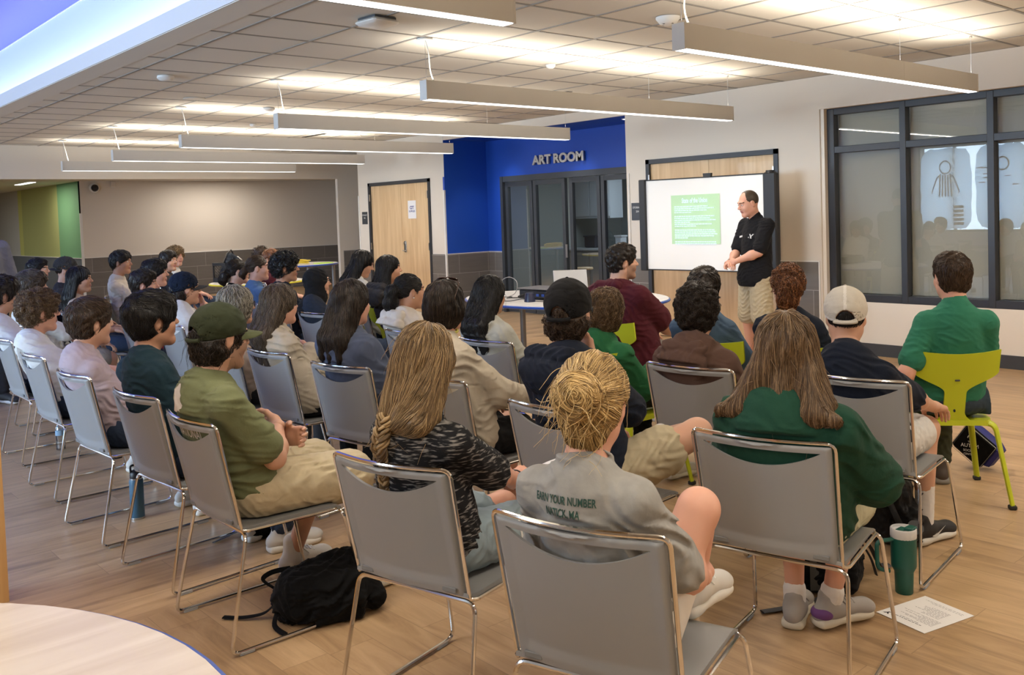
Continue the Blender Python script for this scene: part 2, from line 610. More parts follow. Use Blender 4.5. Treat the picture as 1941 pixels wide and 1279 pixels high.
# main wall X = XM: storage door wall, header over the windows, door wall further along
c = MB()
c.box((XM, 5.19, 2.2), (XM + 0.12, 7.91, ZC)); c.box((XM, 5.19, 0), (XM + 0.12, 5.69, 2.2)); c.box((XM, 7.575, 0), (XM + 0.12, 7.91, 2.2))
c.box((XM, -4.1, 2.573), (XM + 0.12, 5.19, ZC)); c.box((XM, -4.1, 0), (XM + 0.12, 1.0, 2.573))
c.box((XM + 0.121, 7.85, 0), (9.85, 7.904, ZC))
c.box((XM, 7.911, 2.791), (XM + 0.03, 11.756, ZC))
c.box((XM, 11.76, 2.21), (XM + 0.12, 14.32, ZC)); c.box((XM, 11.80, 0), (XM + 0.12, 12.14, 2.21)); c.box((XM, 13.98, 0), (XM + 0.12, 14.32, 2.21))
c.box((XM + 0.121, 14.25, 0), (12.0, 14.31, ZC))
c.build('wall_right', M_wall, kind='structure')
# recessed window bay: sill wall
c = MB(); c.box((9.0, 1.0, 0), (9.12, 5.19, 0.55)); c.box((XM + 0.02, 5.15, 0), (9.1, 5.19, 2.573)); c.build('wall_sill', mat('white_wall_paint', (0.86, 0.82, 0.75), 0.7), kind='structure')
sbox('baseboard_right', (8.985, 1.0, 0), (9.0, 5.15, 0.125), M_base)
sbox('baseboard_door', (XM - 0.012, 11.9, 0), (XM, 12.14, 0.1), M_base)
# blue recess
c = MB()
c.box((XM + 0.002, 11.757, 0), (9.86, 11.80, ZC - 0.001)); c.box((9.8, 7.91, 2.19), (9.86, 11.76, ZC)); c.box((9.8, 11.35, 0), (9.86, 11.76, 2.19)); c.box((XM + 0.0305, 7.912, 2.79), (9.80, 11.756, 2.83))
c.box((9.3, 7.905, 0), (9.8, 7.915, ZC))
c.build('wall_recess', M_blue, kind='structure')
c = MB(); c.box((XM + 0.01, 11.745, 0), (9.8, 11.76, 0.975)); c.build('trim_1', M_tileX, kind='structure')
c = MB(); c.box((9.785, 11.39, 0), (9.8, 11.745, 0.975)); c.box((XM - 0.012, 5.225, 0), (XM, 5.69, 0.965)); c.box((XM - 0.012, 7.575, 0), (XM, 7.88, 0.965)); c.box((XM - 0.012, 11.78, 0), (XM, 12.14, 0.975)); c.box((XM - 0.012, 13.98, 0), (XM, 14.3, 0.975)); c.build('trim_2', M_tileY, kind='structure')
c = MB()
c.box((9.78, 11.38, 0), (9.802, 11.392, 0.98)); c.box((XM - 0.016, 11.755, 0), (XM + 0.012, 11.782, 2.0)); c.box((9.78, 11.38, 0.972), (9.80, 11.76, 0.982)); c.box((XM, 11.742, 0.972), (9.8, 11.76, 0.982))
c.box((XM - 0.014, 5.215, 0.962), (XM, 5.69, 0.972)); c.box((XM - 0.014, 7.86, 0), (XM + 0.0, 7.872, 2.05)); c.box((XM - 0.014, 5.212, 0), (XM, 5.226, 0.965)); c.box((XM - 0.012, 14.30, 0), (XM + 0.02, 14.325, 2.0))
c.build('trim_3', M_white, kind='structure')
c = MB(); c.box((XM + 0.02, 11.7, ZC + 0.001), (14.1, 16.3, ZC + 0.06)); c.build('ceiling_side', M_soff, kind='structure')
# header beam, pier and the hall behind
c = MB(); c.box((-4.6, 16.05, 2.395), (11.0, 16.25, ZC + 0.05)); c.box((9.52, 16.05, 0), (11.0, 16.13, 2.3949)); c.box((-4.6, 16.05, 0), (1.0, 16.25, 2.395)); c.build('wall_back', M_wall, kind='structure')
c = MB(); c.box((9.6, 16.035, 0), (11.0, 16.05, 0.97)); c.box((5.96, 20.285, 0), (13.0, 20.3, 0.965)); c.build('trim_4', M_tileX, kind='structure')
c = MB(); c.box((5.93, 20.3, 0), (13.0, 20.4, 2.6)); c.box((-4.6, 30, 0), (5.93, 30.1, 2.6)); c.box((12.95, 14.2, 0), (13.0, 20.3, 2.9)); c.box((11.0, 16.05, 2.3), (13.0, 16.25, 2.97)); c.build('wall_far', M_wall, kind='structure')
c = MB(); c.box((5.93, 20.301, 0), (6.03, 30, 2.6)); c.build('wall_hall', bands_mat('hall_paint_bands', 'Y', [(21.92, (0.19, 0.42, 0.21)), (24.95, (0.47, 0.52, 0.20)), (25.3, (0.64, 0.68, 0.22)), (99, (0.60, 0.62, 0.58))]), kind='structure')
c = MB(); c.box((5.915, 20.31, 0), (5.93, 30, 0.955)); c.build('trim_5', M_tileB, kind='structure')
c = MB(); c.box((5.90, 20.27, 0), (5.95, 20.30, 1.9)); c.box((5.905, 20.3, 0.955), (5.93, 30, 0.97)); c.box((5.96, 20.28, 0.965), (13.0, 20.3, 0.975)); c.build('trim_6', M_white, kind='structure')
c = MB(); c.box((-4.6, 16.25, 2.57), (13, 30, 2.62)); c.build('ceiling_hall', M_soff, kind='structure')
# side wall with the daylight windows, and the wall behind the camera
c = MB()
c.box((-4.6, -4.1, 0), (-4.5, 31, 0.8)); c.box((-4.6, -4.1, 2.88), (-4.5, 31, 3.75)); c.box((-4.6, -4.1, 0.8), (-4.5, 4.6, 2.88)); c.box((-4.6, 7.6, 0.8), (-4.5, 7.85, 2.88)); c.box((-4.6, 10.5, 0.8), (-4.5, 13.0, 2.88)); c.box((-4.6, 15.9, 0.8), (-4.5, 31, 2.88))
c.build('wall_left', M_wall, kind='structure')
c = MB(); c.box((-4.6, -4.2, 0), (9.1, -4.1, 3.0)); c.build('wall_rear', M_wall, kind='structure')
for i, (a, b) in enumerate(((4.6, 7.6), (7.85, 10.5), (13.0, 15.9))):
    w = empty('window_%d' % (i + 5), (-4.55, (a + b) / 2, 0.8)); w['kind'] = 'structure'
    q = MB(); h = (b - a) / 2
    for t in (-h, -h / 3 * 1.0, h / 3 * 1.0, h - 0.05):
        q.box((-0.03, t, 0), (0.05, t + 0.05, 2.08))
    q.box((-0.03, -h, 0), (0.05, h, 0.05)); q.box((-0.03, -h, 2.03), (0.05, h, 2.08))
    q.build('window_frame', M_dark, w)
    q = MB(); q.add([(0, -h, 0), (0, h, 0), (0, h, 2.08), (0, -h, 2.08)], [(0, 1, 2, 3)])
    q.build('window_pane', M_glass, w)

# window wall on the right, four bays of lower pane and transom over a roller shade
M_shade = mat('roller_shade', (0.44, 0.44, 0.39), 0.8)
w = empty('window_1', (9.03, 3.1, 0.55)); w['kind'] = 'structure'
q = MB()
mul = [5.11, 4.335, 3.505, 2.675, 1.845, 1.04]
for i, y in enumerate(mul):
    t = 0.032 if 0 < i < 5 else 0.04
    q.box((-0.035, y - t - 3.1, 0.0), (0.06, y + t - 3.1, 2.02), bev=0.004)
for z0, z1 in ((0.0, 0.075), (1.555, 1.625), (1.955, 2.023)):
    q.box((-0.03, 1.0 - 3.1, z0), (0.05, 5.15 - 3.1, z1), bev=0.004)
q.build('window_frame', M_dark, w)
for i in range(5):
    a, b = mul[i + 1] + 0.03 - 3.1, mul[i] - 0.03 - 3.1
    for z0, z1 in ((0.075, 1.555), (1.625, 1.955)):
        q = MB(); q.add([(0.02, a, z0), (0.02, b, z0), (0.02, b, z1), (0.02, a, z1)], [(0, 1, 2, 3)]); q.build('window_pane', M_glass, w)
    q = MB(); q.box((0.10, a - 0.01, 0.09), (0.104, b + 0.01, 2.0)); q.box((0.092, a - 0.01, 0.08), (0.108, b + 0.01, 0.10)); q.build('roller_shade', M_shade, w)
sbox('wall_behind_shade', (9.3, 1.0, 0), (9.34, 5.19, 2.6), M_wall)

# ---------------------------------------------------------------- doors
def double_door(name, ya, ysplit, yb, ztop):
    d = empty(name, (XM, ya, 0)); d['kind'] = 'structure'
    W = yb - ya
    q = MB()
    fr = 0.055
    q.box((-0.02, 0, 0), (0.1, fr, ztop)); q.box((-0.02, W - fr, 0), (0.1, W, ztop)); q.box((-0.02, 0, ztop - fr), (0.1, W, ztop))
    q.build('door_frame', M_dark, d)
    s = ysplit - ya
    for a, b in ((fr, s - 0.002), (s + 0.002, W - fr)):
        q = MB(); q.box((0.015, a, 0.01), (0.06, b, ztop - fr - 0.003)); q.build('door_leaf', M_birch, d)
    for y in (fr - 0.008, W - fr - 0.008):
        for z in (0.25, 1.1, 1.95):
            q = MB(); q.box((-0.03, y, z - 0.06), (-0.018, y + 0.016, z + 0.06)); q.build('hinge', M_steel, d)
    return d
d1 = double_door('door_1', 5.69, 6.64, 7.575, 2.20)
d2 = double_door('door_2', 12.14, 13.01, 13.98, 2.21)
for d, s in ((d1, 0.95), (d2, 0.87)):
    q = MB(); q.box((-0.0, s - 0.12, 1.0), (0.014, s - 0.06, 1.19), bev=0.003); q.tube([(0, s - 0.09, 1.03), (-0.05, s - 0.09, 1.03), (-0.05, s - 0.2, 1.03)], 0.009); q.lathe([(0.018, 0), (0.018, 0.02)], 14, M=Matrix.Translation((0, s - 0.09, 1.15)) @ Matrix.Rotation(-PI / 2, 4, 'Y')); q.build('door_handle', M_steel, d, smooth=True)
t = empty('paper_notice', (XM + 0.012, 12.69, 1.715), 0, 'white sheet of paper taped to the right leaf of the birch door', 'notice')
q = MB(); q.box((0, -0.115, -0.15), (-0.002, 0.115, 0.15)); q.build('sheet', mat('paper', (0.85, 0.85, 0.88), 0.7), t)
M_ink = mat('blue_ink', (0.05, 0.07, 0.3), 0.6)
text('lettering', 'CIT', 0.075, M_ink, frame_to((-0.004, 0, 0.03), (0, -1, 0), (0, 0, 1)), t, 0.0005, bold=0.002)
text('lettering', 'SUPPLIES', 0.045, M_ink, frame_to((-0.004, 0, -0.03), (0, -1, 0), (0, 0, 1)), t, 0.0005)
M_signtxt = mat('sign_lettering', (0.8, 0.8, 0.8), 0.5)
for (y, z, l1, l2, wd, lab) in ((7.737, 1.56, 'STORAGE', '204', 0.10, 'small dark grey room sign beside the projection screen'), (14.134, 1.6, 'STORAGE', '206', 0.085, 'small dark grey room sign by the far birch double door')):
    t = empty('room_sign', (XM - 0.001, y, z), 0, lab, 'sign', 'room signs')
    q = MB(); q.box((-0.006, -wd, -0.11), (0, wd, 0.11), bev=0.001); q.build('plate', M_grey, t)
    text('lettering', l1, 0.035, M_signtxt, frame_to((-0.0075, 0, 0.05), (0, -1, 0), (0, 0, 1)), t, 0.0005)
    text('lettering', l2, 0.035, M_signtxt, frame_to((-0.0075, 0, 0.0), (0, -1, 0), (0, 0, 1)), t, 0.0005)

# folding glass doors of the art room
w = empty('door_3', (9.8, 7.91, 0)); w['kind'] = 'structure'
q = MB()
q.box((-0.06, 0, 2.10), (0.06, 3.379, 2.19)); q.box((-0.07, 3.38, 0), (0.05, 3.44, 2.191))
q.build('door_frame', M_grey, w)
edges = [3.36, 2.02, 1.98, 1.27, 1.23, 0.0]
pan = [(3.36, 2.72), (2.70, 1.995), (1.90, 1.275), (1.255, 0.46), (0.44, 0.0)]
for a, b in pan:
    q = MB(); t = 0.065
    q.box((-0.03, b, 0.01), (0.03, b + t, 2.095)); q.box((-0.03, a - t, 0.01), (0.03, a, 2.095)); q.box((-0.028, b + t, 2.02), (0.028, a - t, 2.093)); q.box((-0.028, b + t, 0.012), (0.028, a - t, 0.12))
    q.build('door_leaf', M_grey, w)
    q = MB(); q.add([(0, b + t, 0.12), (0, a - t, 0.12), (0, a - t, 2.02), (0, b + t, 2.02)], [(0, 1, 2, 3)]); q.build('door_pane', M_artglass, w)
q = MB(); q.box((-0.045, 1.96, 0.9), (-0.03, 2.0, 1.1)); q.build('door_handle', M_steel, w)
for (y0, s) in ((11.16, 'ART'), (10.60, 'ROOM')):
    pass
t = empty('wall_sign', (9.79, 10.57, 2.31), 0, 'silver raised letters reading ART ROOM on the blue wall', 'sign')
o = text('lettering', 'ART ROOM', 0.20, mat('brushed_letter', (0.55, 0.53, 0.50), 0.35, metal=0.6), frame_to((-0.03, -0.55, 0.085), (0, -1, 0), (0, 0, 1)), t, 0.012, squeeze=1.0, bold=0.0085)
wd = max(v.co.x for v in o.data.vertices) - min(v.co.x for v in o.data.vertices)
o.data.transform(Matrix.Diagonal((1.11 / wd, 0.95, 1, 1)))

# art room behind the glass
c = MB(); c.box((14.0, 6.5, 0), (14.1, 12.6, 2.7)); c.box((9.86, 12.6, 0), (14.1, 12.7, 2.7)); c.box((9.86, 6.4, 0), (14.1, 6.5, 2.7)); c.build('wall_art_room', mat('art_wall', (0.30, 0.32, 0.30), 0.8), kind='structure')
sbox('ceiling_art_room', (9.86, 6.4, 2.7), (14.1, 12.7, 2.75), M_ceil)
def cabinet(name, loc, n, w_, d_, h_, m, label, uppers=False):
    t = empty(name, loc, 0, label, 'cabinet', 'art room cabinets')
    q = MB(); q.box((0, 0, 0), (d_, n * w_, h_)); q.build('body', m, t)
    for i in range(n):
        q = MB(); q.box((-0.02, i * w_ + 0.01, 0.04), (0, (i + 1) * w_ - 0.01, h_ - 0.04), bev=0.003); dd = q.build('door', m, t)
        q = MB(); q.tube([(-0.02, i * w_ + 0.05, h_ * 0.2 + 0.05), (-0.045, i * w_ + 0.05, h_ * 0.2 + 0.05), (-0.045, i * w_ + 0.05, h_ * 0.2 + 0.17), (-0.02, i * w_ + 0.05, h_ * 0.2 + 0.17)], 0.005, 6); q.build('handle', M_steel, dd)
    return t
M_cab = mat('cabinet_white', (0.55, 0.58, 0.60), 0.5)
cabinet('wall_cabinet', (12.6, 11.6, 1.45), 2, 0.5, 0.35, 0.8, M_cab, 'pale wall cabinet with two doors seen through the first glass panel')
cabinet('base_cabinet', (12.4, 8.6, 0), 7, 0.56, 0.6, 0.86, mat('cabinet_grey', (0.30, 0.29, 0.27), 0.5), 'long grey base cabinet along the art room wall')
q = MB(); q.box((12.36, 8.55, 0.86), (13.05, 12.59, 0.90)); tag(q.build('worktop', M_cab), 'pale worktop running over the art room base cabinet', 'worktop')
q = MB(); q.box((13.2, 9.5, 1.2), (13.35, 10.9, 2.3)); q.build('pin_board', mat('board', (0.33, 0.33, 0.30), 0.8)); tag(bpy.data.objects['pin_board'], 'dull pale board leaning behind the art room counter', 'board')
for (x, y, z, sx, col, lab) in ((12.5, 11.9, 0.9, 0.3, (0.02, 0.02, 0.03), 'black appliance on the art room worktop'), (12.6, 8.75, 0.9, 0.4, (0.35, 0.33, 0.3), 'grey storage tub on the art room worktop'), (12.55, 11.3, 0.9, 0.16, (0.5, 0.5, 0.5), 'small pale box on the art room worktop')):
    q = MB(); q.box((x, y, z), (x + sx, y + sx, z + 0.22), bev=0.02); q.box((x - 0.01, y - 0.01, z + 0.2), (x + sx + 0.01, y + sx + 0.01, z + 0.23), bev=0.005); tag(q.build('storage_box', mat('box_' + lab[:4], col, 0.6)), lab, 'box')
def stool(x, y, lab):
    t = empty('stool', (x, y, 0), 0, lab, 'stool')
    q = MB(); q.lathe([(0.15, 0.6), (0.16, 0.61), (0.16, 0.63), (0.15, 0.64)], 20); q.build('seat', M_birch, t, smooth=True)
    q = MB(); q.lathe([(0.018, 0.02), (0.018, 0.6)], 10); q.lathe([(0.17, 0), (0.16, 0.02), (0.03, 0.04)], 20); q.build('pedestal', M_steel, t, smooth=True)
stool(11.2, 10.95, 'round wooden stool on a steel pedestal behind the glass doors')

# ---------------------------------------------------------------- pendants
M_diff = glow('diffuser', (1.0, 0.97, 0.93), 3.2)
M_house = mat('pendant_housing', (0.60, 0.585, 0.56), 0.45)
labels = ['pendant bar light with a looping cable, nearest the window wall ceiling', 'pendant bar light cut by the top edge beside the wireless access point', 'pendant bar light hanging in front of the storage door wall, second row', 'pendant bar light whose right end crosses the blue recess', 'pendant bar light ending at the edge of the blue wall', 'pendant bar light second from the header beam', 'pendant bar light nearest the header beam']
proto = None
for i, (x0, x1, y) in enumerate(PENDANTS[:7]):
    if proto is None:
        p = proto = empty('pendant_light', (x0, y, 2.46))
        L = x1 - x0
        q = MB(); q.box((0, -0.042, 0.004), (L, 0.042, 0.145)); q.box((L * 0.665, -0.0425, 0.004), (L * 0.665 + 0.003, 0.0425, 0.1455)); q.build('housing', M_house, p)
        q = MB(); q.box((0.01, -0.034, -0.001), (L - 0.01, 0.034, 0.004)); q.build('diffuser', M_diff, p)
        for a in (0, L - 0.006):
            q = MB(); q.box((a - 0.003, -0.0435, 0), (a + 0.009, 0.0435, 0.147)); q.build('end_cap', M_house, p)
        pts = [(0.03 + 0.05 * math.sin(t * PI) * (1 - t) + 0.07 * (1 - t) ** 3, 0.02 * math.sin(t * 2 * PI), 0.145 + t * 0.315) for t in [k / 12 for k in range(13)]]
        q = MB(); q.tube(pts, 0.0045, 6); q.build('power_cable', M_white, p, smooth=True)
        q = MB(); q.lathe([(0.062, 0.446), (0.06, 0.458), (0.0, 0.459)], 20, M=Matrix.Translation((0.03, 0, 0))); q.build('canopy', M_white, p, smooth=True)
        for a in (0.03, 2.60, 3.84):
            q = MB(); q.tube([(a, 0, 0.145), (a, 0, 0.459)], 0.0016, 5); q.lathe([(0.012, 0.45), (0.012, 0.46)], 10, M=Matrix.Translation((a, 0, 0))); q.build('hanger_wire', M_steel, p)
    else:
        p = copy_tree(proto)
        p.location = (x0, y, 2.46)
    tag(p, labels[i], 'pendant light', 'linear pendant lights')

# small ceiling devices
M_dev = mat('device_white', (0.75, 0.75, 0.74), 0.5)
def ceil_dev(name, x, y, z, prof, lab, cat, m=None, extra=None):
    t = empty(name, (x, y, z), 0, lab, cat)
    q = MB(); q.lathe([(r_, -h) for r_, h in prof], 24); q.build('base', m or M_dev, t, smooth=True)
    return t
t = empty('access_point', (3.47, 5.25, ZC), 0.1, 'square white wireless access point on the ceiling', 'access point')
q = MB(); q.box((-0.11, -0.11, -0.05), (0.11, 0.11, -0.015), bev=0.015); q.build('cover', M_dev, t, smooth=True)
q = MB(); q.box((-0.09, -0.09, -0.015), (0.09, 0.09, 0)); q.build('bracket', M_grey, t)
SM = [(0.07, 0.0), (0.075, 0.02), (0.055, 0.04), (0.02, 0.045)]
t = ceil_dev('smoke_detector', 5.16, 4.15, ZC, [(0.085, 0), (0.085, 0.012), (0.07, 0.03), (0.06, 0.045), (0.03, 0.055)], 'white slotted smoke detector beside the nearest pendant cable', 'smoke detector')
q = MB(); [q.box((0.04 * math.cos(a) - 0.008, 0.04 * math.sin(a) - 0.008, -0.052), (0.04 * math.cos(a) + 0.008, 0.04 * math.sin(a) + 0.008, -0.02)) for a in (0, 1.5, 3.1, 4.6)]; q.build('slots', M_black, t)
ceil_dev('smoke_detector', 3.19, 8.26, ZC, SM, 'white smoke detector alone near the cove edge', 'smoke detector')
t = ceil_dev('smoke_detector', 5.07, 10.03, ZC, SM, 'chrome ringed smoke detector between two pendant bars', 'smoke detector')
ceil_dev('ceiling_sensor', 5.86, 6.07, ZC, [(0.045, 0), (0.04, 0.02), (0.02, 0.035)], 'small white cone sensor on the brightly lit tiles', 'sensor')
ceil_dev('ceiling_sensor', 5.70, 11.75, ZC, [(0.045, 0), (0.04, 0.02), (0.02, 0.035)], 'small white sensor near the third pendant from the beam', 'sensor')
t = empty('ceiling_speaker', (4.0, 9.6, ZC), 0, 'flat round speaker grille in the tiles near the second loop cable', 'speaker')
q = MB(); q.lathe([(0.11, 0.0), (0.105, -0.006), (0.0, -0.008)], 24); q.build('grille', M_soff, t)
for (a, b, lab) in (((7.27, 13.3), (7.37, 12.6), 'dark slot air diffuser over the far pendants'), ((7.3, 7.85), (7.4, 7.3), 'dark slot air diffuser above the second pendant')):
    t = empty('air_diffuser', (a[0], a[1], ZC), 0, lab, 'vent', 'slot air diffusers')
    for k in (0, 0.05):
        q = MB(); q.box((k, 0, -0.003), (k + 0.025, b[1] - a[1], 0.0)); q.build('slot', M_black, t)
for y in (8.21, 9.53):
    t = empty('downlight', (9.3, y, 2.79), 0, 'round recessed downlight in the blue soffit, ' + ('the one by the white wall' if y < 9 else 'the one further from the white wall'), 'downlight', 'recess downlights')
    q = MB(); q.lathe([(0.075, 0.0), (0.072, -0.006), (0.06, -0.006)], 20, caps=False); q.build('ring', M_white, t)
    q = MB(); q.lathe([(0.06, -0.004), (0.0, -0.004)], 20); q.build('lens', glow('lens', (0.95, 0.97, 1), 5), t)
t = empty('hall_light', (5.15, 21.3, 2.57), 0, 'bright rectangular hall light above the green wall', 'ceiling light')
q = MB(); q.box((-0.06, -0.6, -0.01), (0.06, 0.6, 0)); q.build('diffuser', M_diff, t)
t = empty('hall_light', (8.3, 18.3, 2.57), 0, 'thin hall light just under the header beam', 'ceiling light')
q = MB(); q.box((-0.06, -0.6, -0.01), (0.06, 0.6, 0)); q.build('diffuser', M_diff, t)
t = empty('security_camera', (6.2, 20.26, 2.42), 0, 'black dome security camera on the far beige wall', 'camera')
q = MB(); q.lathe([(0.10, 0), (0.10, 0.05), (0.08, 0.07)], 20, M=Matrix.Rotation(PI / 2, 4, 'X')); q.build('mount', M_white, t, smooth=True)
q = MB(); q.lathe([(0.075, 0.06), (0.072, 0.09), (0.05, 0.125), (0.0, 0.14)], 20, M=Matrix.Rotation(PI / 2, 4, 'X')); q.build('dome', M_black, t, smooth=True)
t = empty('strobe_alarm', (6.6, 20.28, 2.5), 0, 'small beige alarm fixture next to the dome camera', 'alarm')
q = MB(); q.box((-0.05, -0.04, -0.06), (0.05, 0.0, 0.06), bev=0.01); q.build('body', M_wall, t)
# ================================================================= smooth solids (bodies, clothes, hair, bags)
F32 = np.float32
def V(*a): return np.array(a, F32)
def nrm(v):
    v = np.asarray(v, F32)
    return v / (np.linalg.norm(v) + 1e-9)
def rotm(rx=0, ry=0, rz=0):
    """columns = local axes; degrees; z then x then y"""
    return np.array((Matrix.Rotation(math.radians(rz), 3, 'Z') @ Matrix.Rotation(math.radians(rx), 3, 'X') @ Matrix.Rotation(math.radians(ry), 3, 'Y')), F32)

class Pr:
    """one rounded primitive: fn(points)->distance, with a bounding ball"""
    __slots__ = ('c', 'r', 'fn', 'k', 'sub')
    def __init__(s, c, r, fn, k=0.02, sub=False):
        s.c, s.r, s.fn, s.k, s.sub = np.asarray(c, F32), r, fn, k, sub

def rcone(a, b, ra, rb, k=0.03, infl=0.0, sub=False):
    a = np.asarray(a, F32); b = np.asarray(b, F32)
    ra += infl; rb += infl
    ba = b - a
    L2 = float(ba @ ba) + 1e-9
    def fn(p):
        q = p - a
        t = np.clip((q @ ba) / L2, 0, 1)
        return np.sqrt(((q - t[:, None] * ba) ** 2).sum(1)) - (ra + (rb - ra) * t)
    return Pr((a + b) / 2, math.sqrt(L2) / 2 + max(ra, rb), fn, k, sub)

def ell(c, r, Rm=None, k=0.03, infl=0.0, sub=False):
    c = np.asarray(c, F32)
    r = np.asarray(r, F32) + infl
    def fn(p):
        q = p - c
        if Rm is not None:
            q = q @ Rm
        a = q / r
        k0 = np.sqrt((a * a).sum(1))
        a = a / r
        k1 = np.sqrt((a * a).sum(1)) + 1e-6
        return k0 * (k0 - 1) / k1
    return Pr(c, float(max(r)), fn, k, sub)

def rbox(c, h, rad, Rm=None, k=0.02, sub=False):
    c = np.asarray(c, F32)
    h = np.asarray(h, F32) - rad
    def fn(p):
        q = p - c
        if Rm is not None:
            q = q @ Rm
        q = np.abs(q) - h
        return np.sqrt((np.maximum(q, 0) ** 2).sum(1)) + np.minimum(q.max(1), 0) - rad
    return Pr(c, float(np.linalg.norm(h)) + rad, fn, k, sub)

def evalp(prims, p):
    n = len(p)
    d = np.full(n, 9.0, F32)
    for pr in prims:
        lb = np.sqrt(((p - pr.c) ** 2).sum(1)) - pr.r
        if pr.sub:
            m = lb < pr.k - d + 0.004
            m &= (lb < 0.02 + pr.k)
        else:
            m = lb < d + pr.k
        if not m.any():
            continue
        x = pr.fn(p[m]).astype(F32)
        y = d[m]
        k = pr.k
        if pr.sub:
            x = -x
            h = np.maximum(k - np.abs(y - x), 0) / k
            d[m] = np.maximum(y, x) + h * h * k * 0.25
        else:
            h = np.maximum(k - np.abs(y - x), 0) / k
            d[m] = np.minimum(y, x) - h * h * k * 0.25
    return d

def bounds(prims, pad=0.02):
    c = np.array([p.c for p in prims if not p.sub]); r = np.array([p.r for p in prims if not p.sub])[:, None]
    return (c - r).min(0) - pad, (c + r).max(0) + pad

def surf(fn, lo, hi, h, B=5, slack=0.02):
    """block-sparse surface nets; returns verts, quads"""
    lo = np.asarray(lo, F32); hi = np.asarray(hi, F32)
    nb = np.maximum(np.ceil((hi - lo) / (h * B)).astype(int), 1)
    n = nb * B
    gx, gy, gz = np.meshgrid(*[np.arange(k) for k in nb], indexing='ij')
    bc = np.stack([gx, gy, gz], -1).reshape(-1, 3)
    cen = lo + (bc + 0.5) * (B * h)
    dc = fn(cen.astype(F32))
    act = np.abs(dc) < B * h * 0.87 + slack
    val = np.repeat(np.repeat(np.repeat(dc.reshape(nb), B, 0), B, 1), B, 2)
    D = np.empty(n + 1, F32)
    D[:] = 9
    D[:-1, :-1, :-1] = val
    D[-1] = D[-2]; D[:, -1] = D[:, -2]; D[:, :, -1] = D[:, :, -2]
    need = np.zeros(n + 1, bool)
    for b in bc[act] * B:
        need[b[0]:b[0] + B + 1, b[1]:b[1] + B + 1, b[2]:b[2] + B + 1] = True
    idx = np.argwhere(need)
    if len(idx) == 0:
        return np.zeros((0, 3), F32), np.zeros((0, 4), int)
    out = np.empty(len(idx), F32)
    for s in range(0, len(idx), 400000):
        out[s:s + 400000] = fn((lo + idx[s:s + 400000] * h).astype(F32))
    D[need] = out
    S = D < 0
    c = [S[i:n[0] + i, j:n[1] + j, k:n[2] + k] for i in (0, 1) for j in (0, 1) for k in (0, 1)]
    anyc = c[0].copy(); allc = c[0].copy()
    for q in c[1:]:
        anyc |= q; allc &= q
    cell = anyc & ~allc
    ci = np.argwhere(cell)
    if len(ci) == 0:
        return np.zeros((0, 3), F32), np.zeros((0, 4), int)
    vid = np.full(n, -1, np.int32)
    vid[tuple(ci.T)] = np.arange(len(ci))
    acc = np.zeros((len(ci), 3), F32); cnt = np.zeros(len(ci), F32)
    offs = [(i, j, k) for i in (0, 1) for j in (0, 1) for k in (0, 1)]
    dv = {o: D[ci[:, 0] + o[0], ci[:, 1] + o[1], ci[:, 2] + o[2]] for o in offs}
    for o in offs:
        for ax in range(3):
            if o[ax]:
                continue
            o2 = list(o); o2[ax] = 1; o2 = tuple(o2)
            a, b = dv[o], dv[o2]
            m = (a < 0) != (b < 0)
            t = a[m] / (a[m] - b[m])
            pt = np.zeros((m.sum(), 3), F32) + np.array(o, F32)
            pt[:, ax] = t
            acc[m] += pt; cnt[m] += 1
    verts = lo + (ci + acc / np.maximum(cnt, 1)[:, None]) * h
    quads = []
    for ax in range(3):
        a1, a2 = (ax + 1) % 3, (ax + 2) % 3
        sl = [slice(1, n[i]) if i != ax else slice(0, n[i]) for i in range(3)]
        sl2 = list(sl); sl2[ax] = slice(1, n[ax] + 1)
        A = S[tuple(sl)]; Bn = S[tuple(sl2)]
        e = np.argwhere(A != Bn)
        if len(e) == 0:
            continue
        ins = A[tuple(e.T)]
        e = e + np.array([0 if i == ax else 1 for i in range(3)])
        def at(d1, d2):
            q = e.copy(); q[:, a1] -= d1; q[:, a2] -= d2
            return vid[q[:, 0], q[:, 1], q[:, 2]]
        q = np.stack([at(1, 1), at(0, 1), at(0, 0), at(1, 0)], 1)
        q[~ins] = q[~ins][:, ::-1]
        quads.append(q[(q >= 0).all(1)])
    return verts.astype(F32), (np.concatenate(quads) if quads else np.zeros((0, 4), int))

def np_mesh(name, verts, faces, mats, parent=None, midx=None, smooth=True, attr=None):
    """faces: (n,4) array or list of such arrays (3 or 4 wide)"""
    if not isinstance(faces, list):
        faces = [faces]
    me = bpy.data.meshes.new(name)
    nv = len(verts)
    lens = np.concatenate([np.full(len(f_), f_.shape[1], np.int32) for f_ in faces if len(f_)]) if nv else np.zeros(0, np.int32)
    loops = np.concatenate([f_.ravel() for f_ in faces if len(f_)]).astype(np.int32) if nv else np.zeros(0, np.int32)
    me.vertices.add(nv)
    me.vertices.foreach_set('co', np.ascontiguousarray(verts, F32).ravel())
    me.loops.add(len(loops))
    me.loops.foreach_set('vertex_index', loops)
    me.polygons.add(len(lens))
    me.polygons.foreach_set('loop_start', np.concatenate([[0], np.cumsum(lens)[:-1]]).astype(np.int32))
    if not isinstance(mats, (list, tuple)):
        mats = [mats]
    for m_ in mats:
        me.materials.append(m_)
    if midx is not None:
        me.polygons.foreach_set('material_index', midx.astype(np.int32))
    if smooth:
        me.polygons.foreach_set('use_smooth', np.ones(len(lens), bool))
    if attr is not None:
        a = me.attributes.new('tone', 'FLOAT', 'POINT')
        a.data.foreach_set('value', attr.astype(F32))
    me.update(calc_edges=True)
    o = bpy.data.objects.new(name, me)
    COL.objects.link(o)
    if parent is not None:
        o.parent = parent
    return o

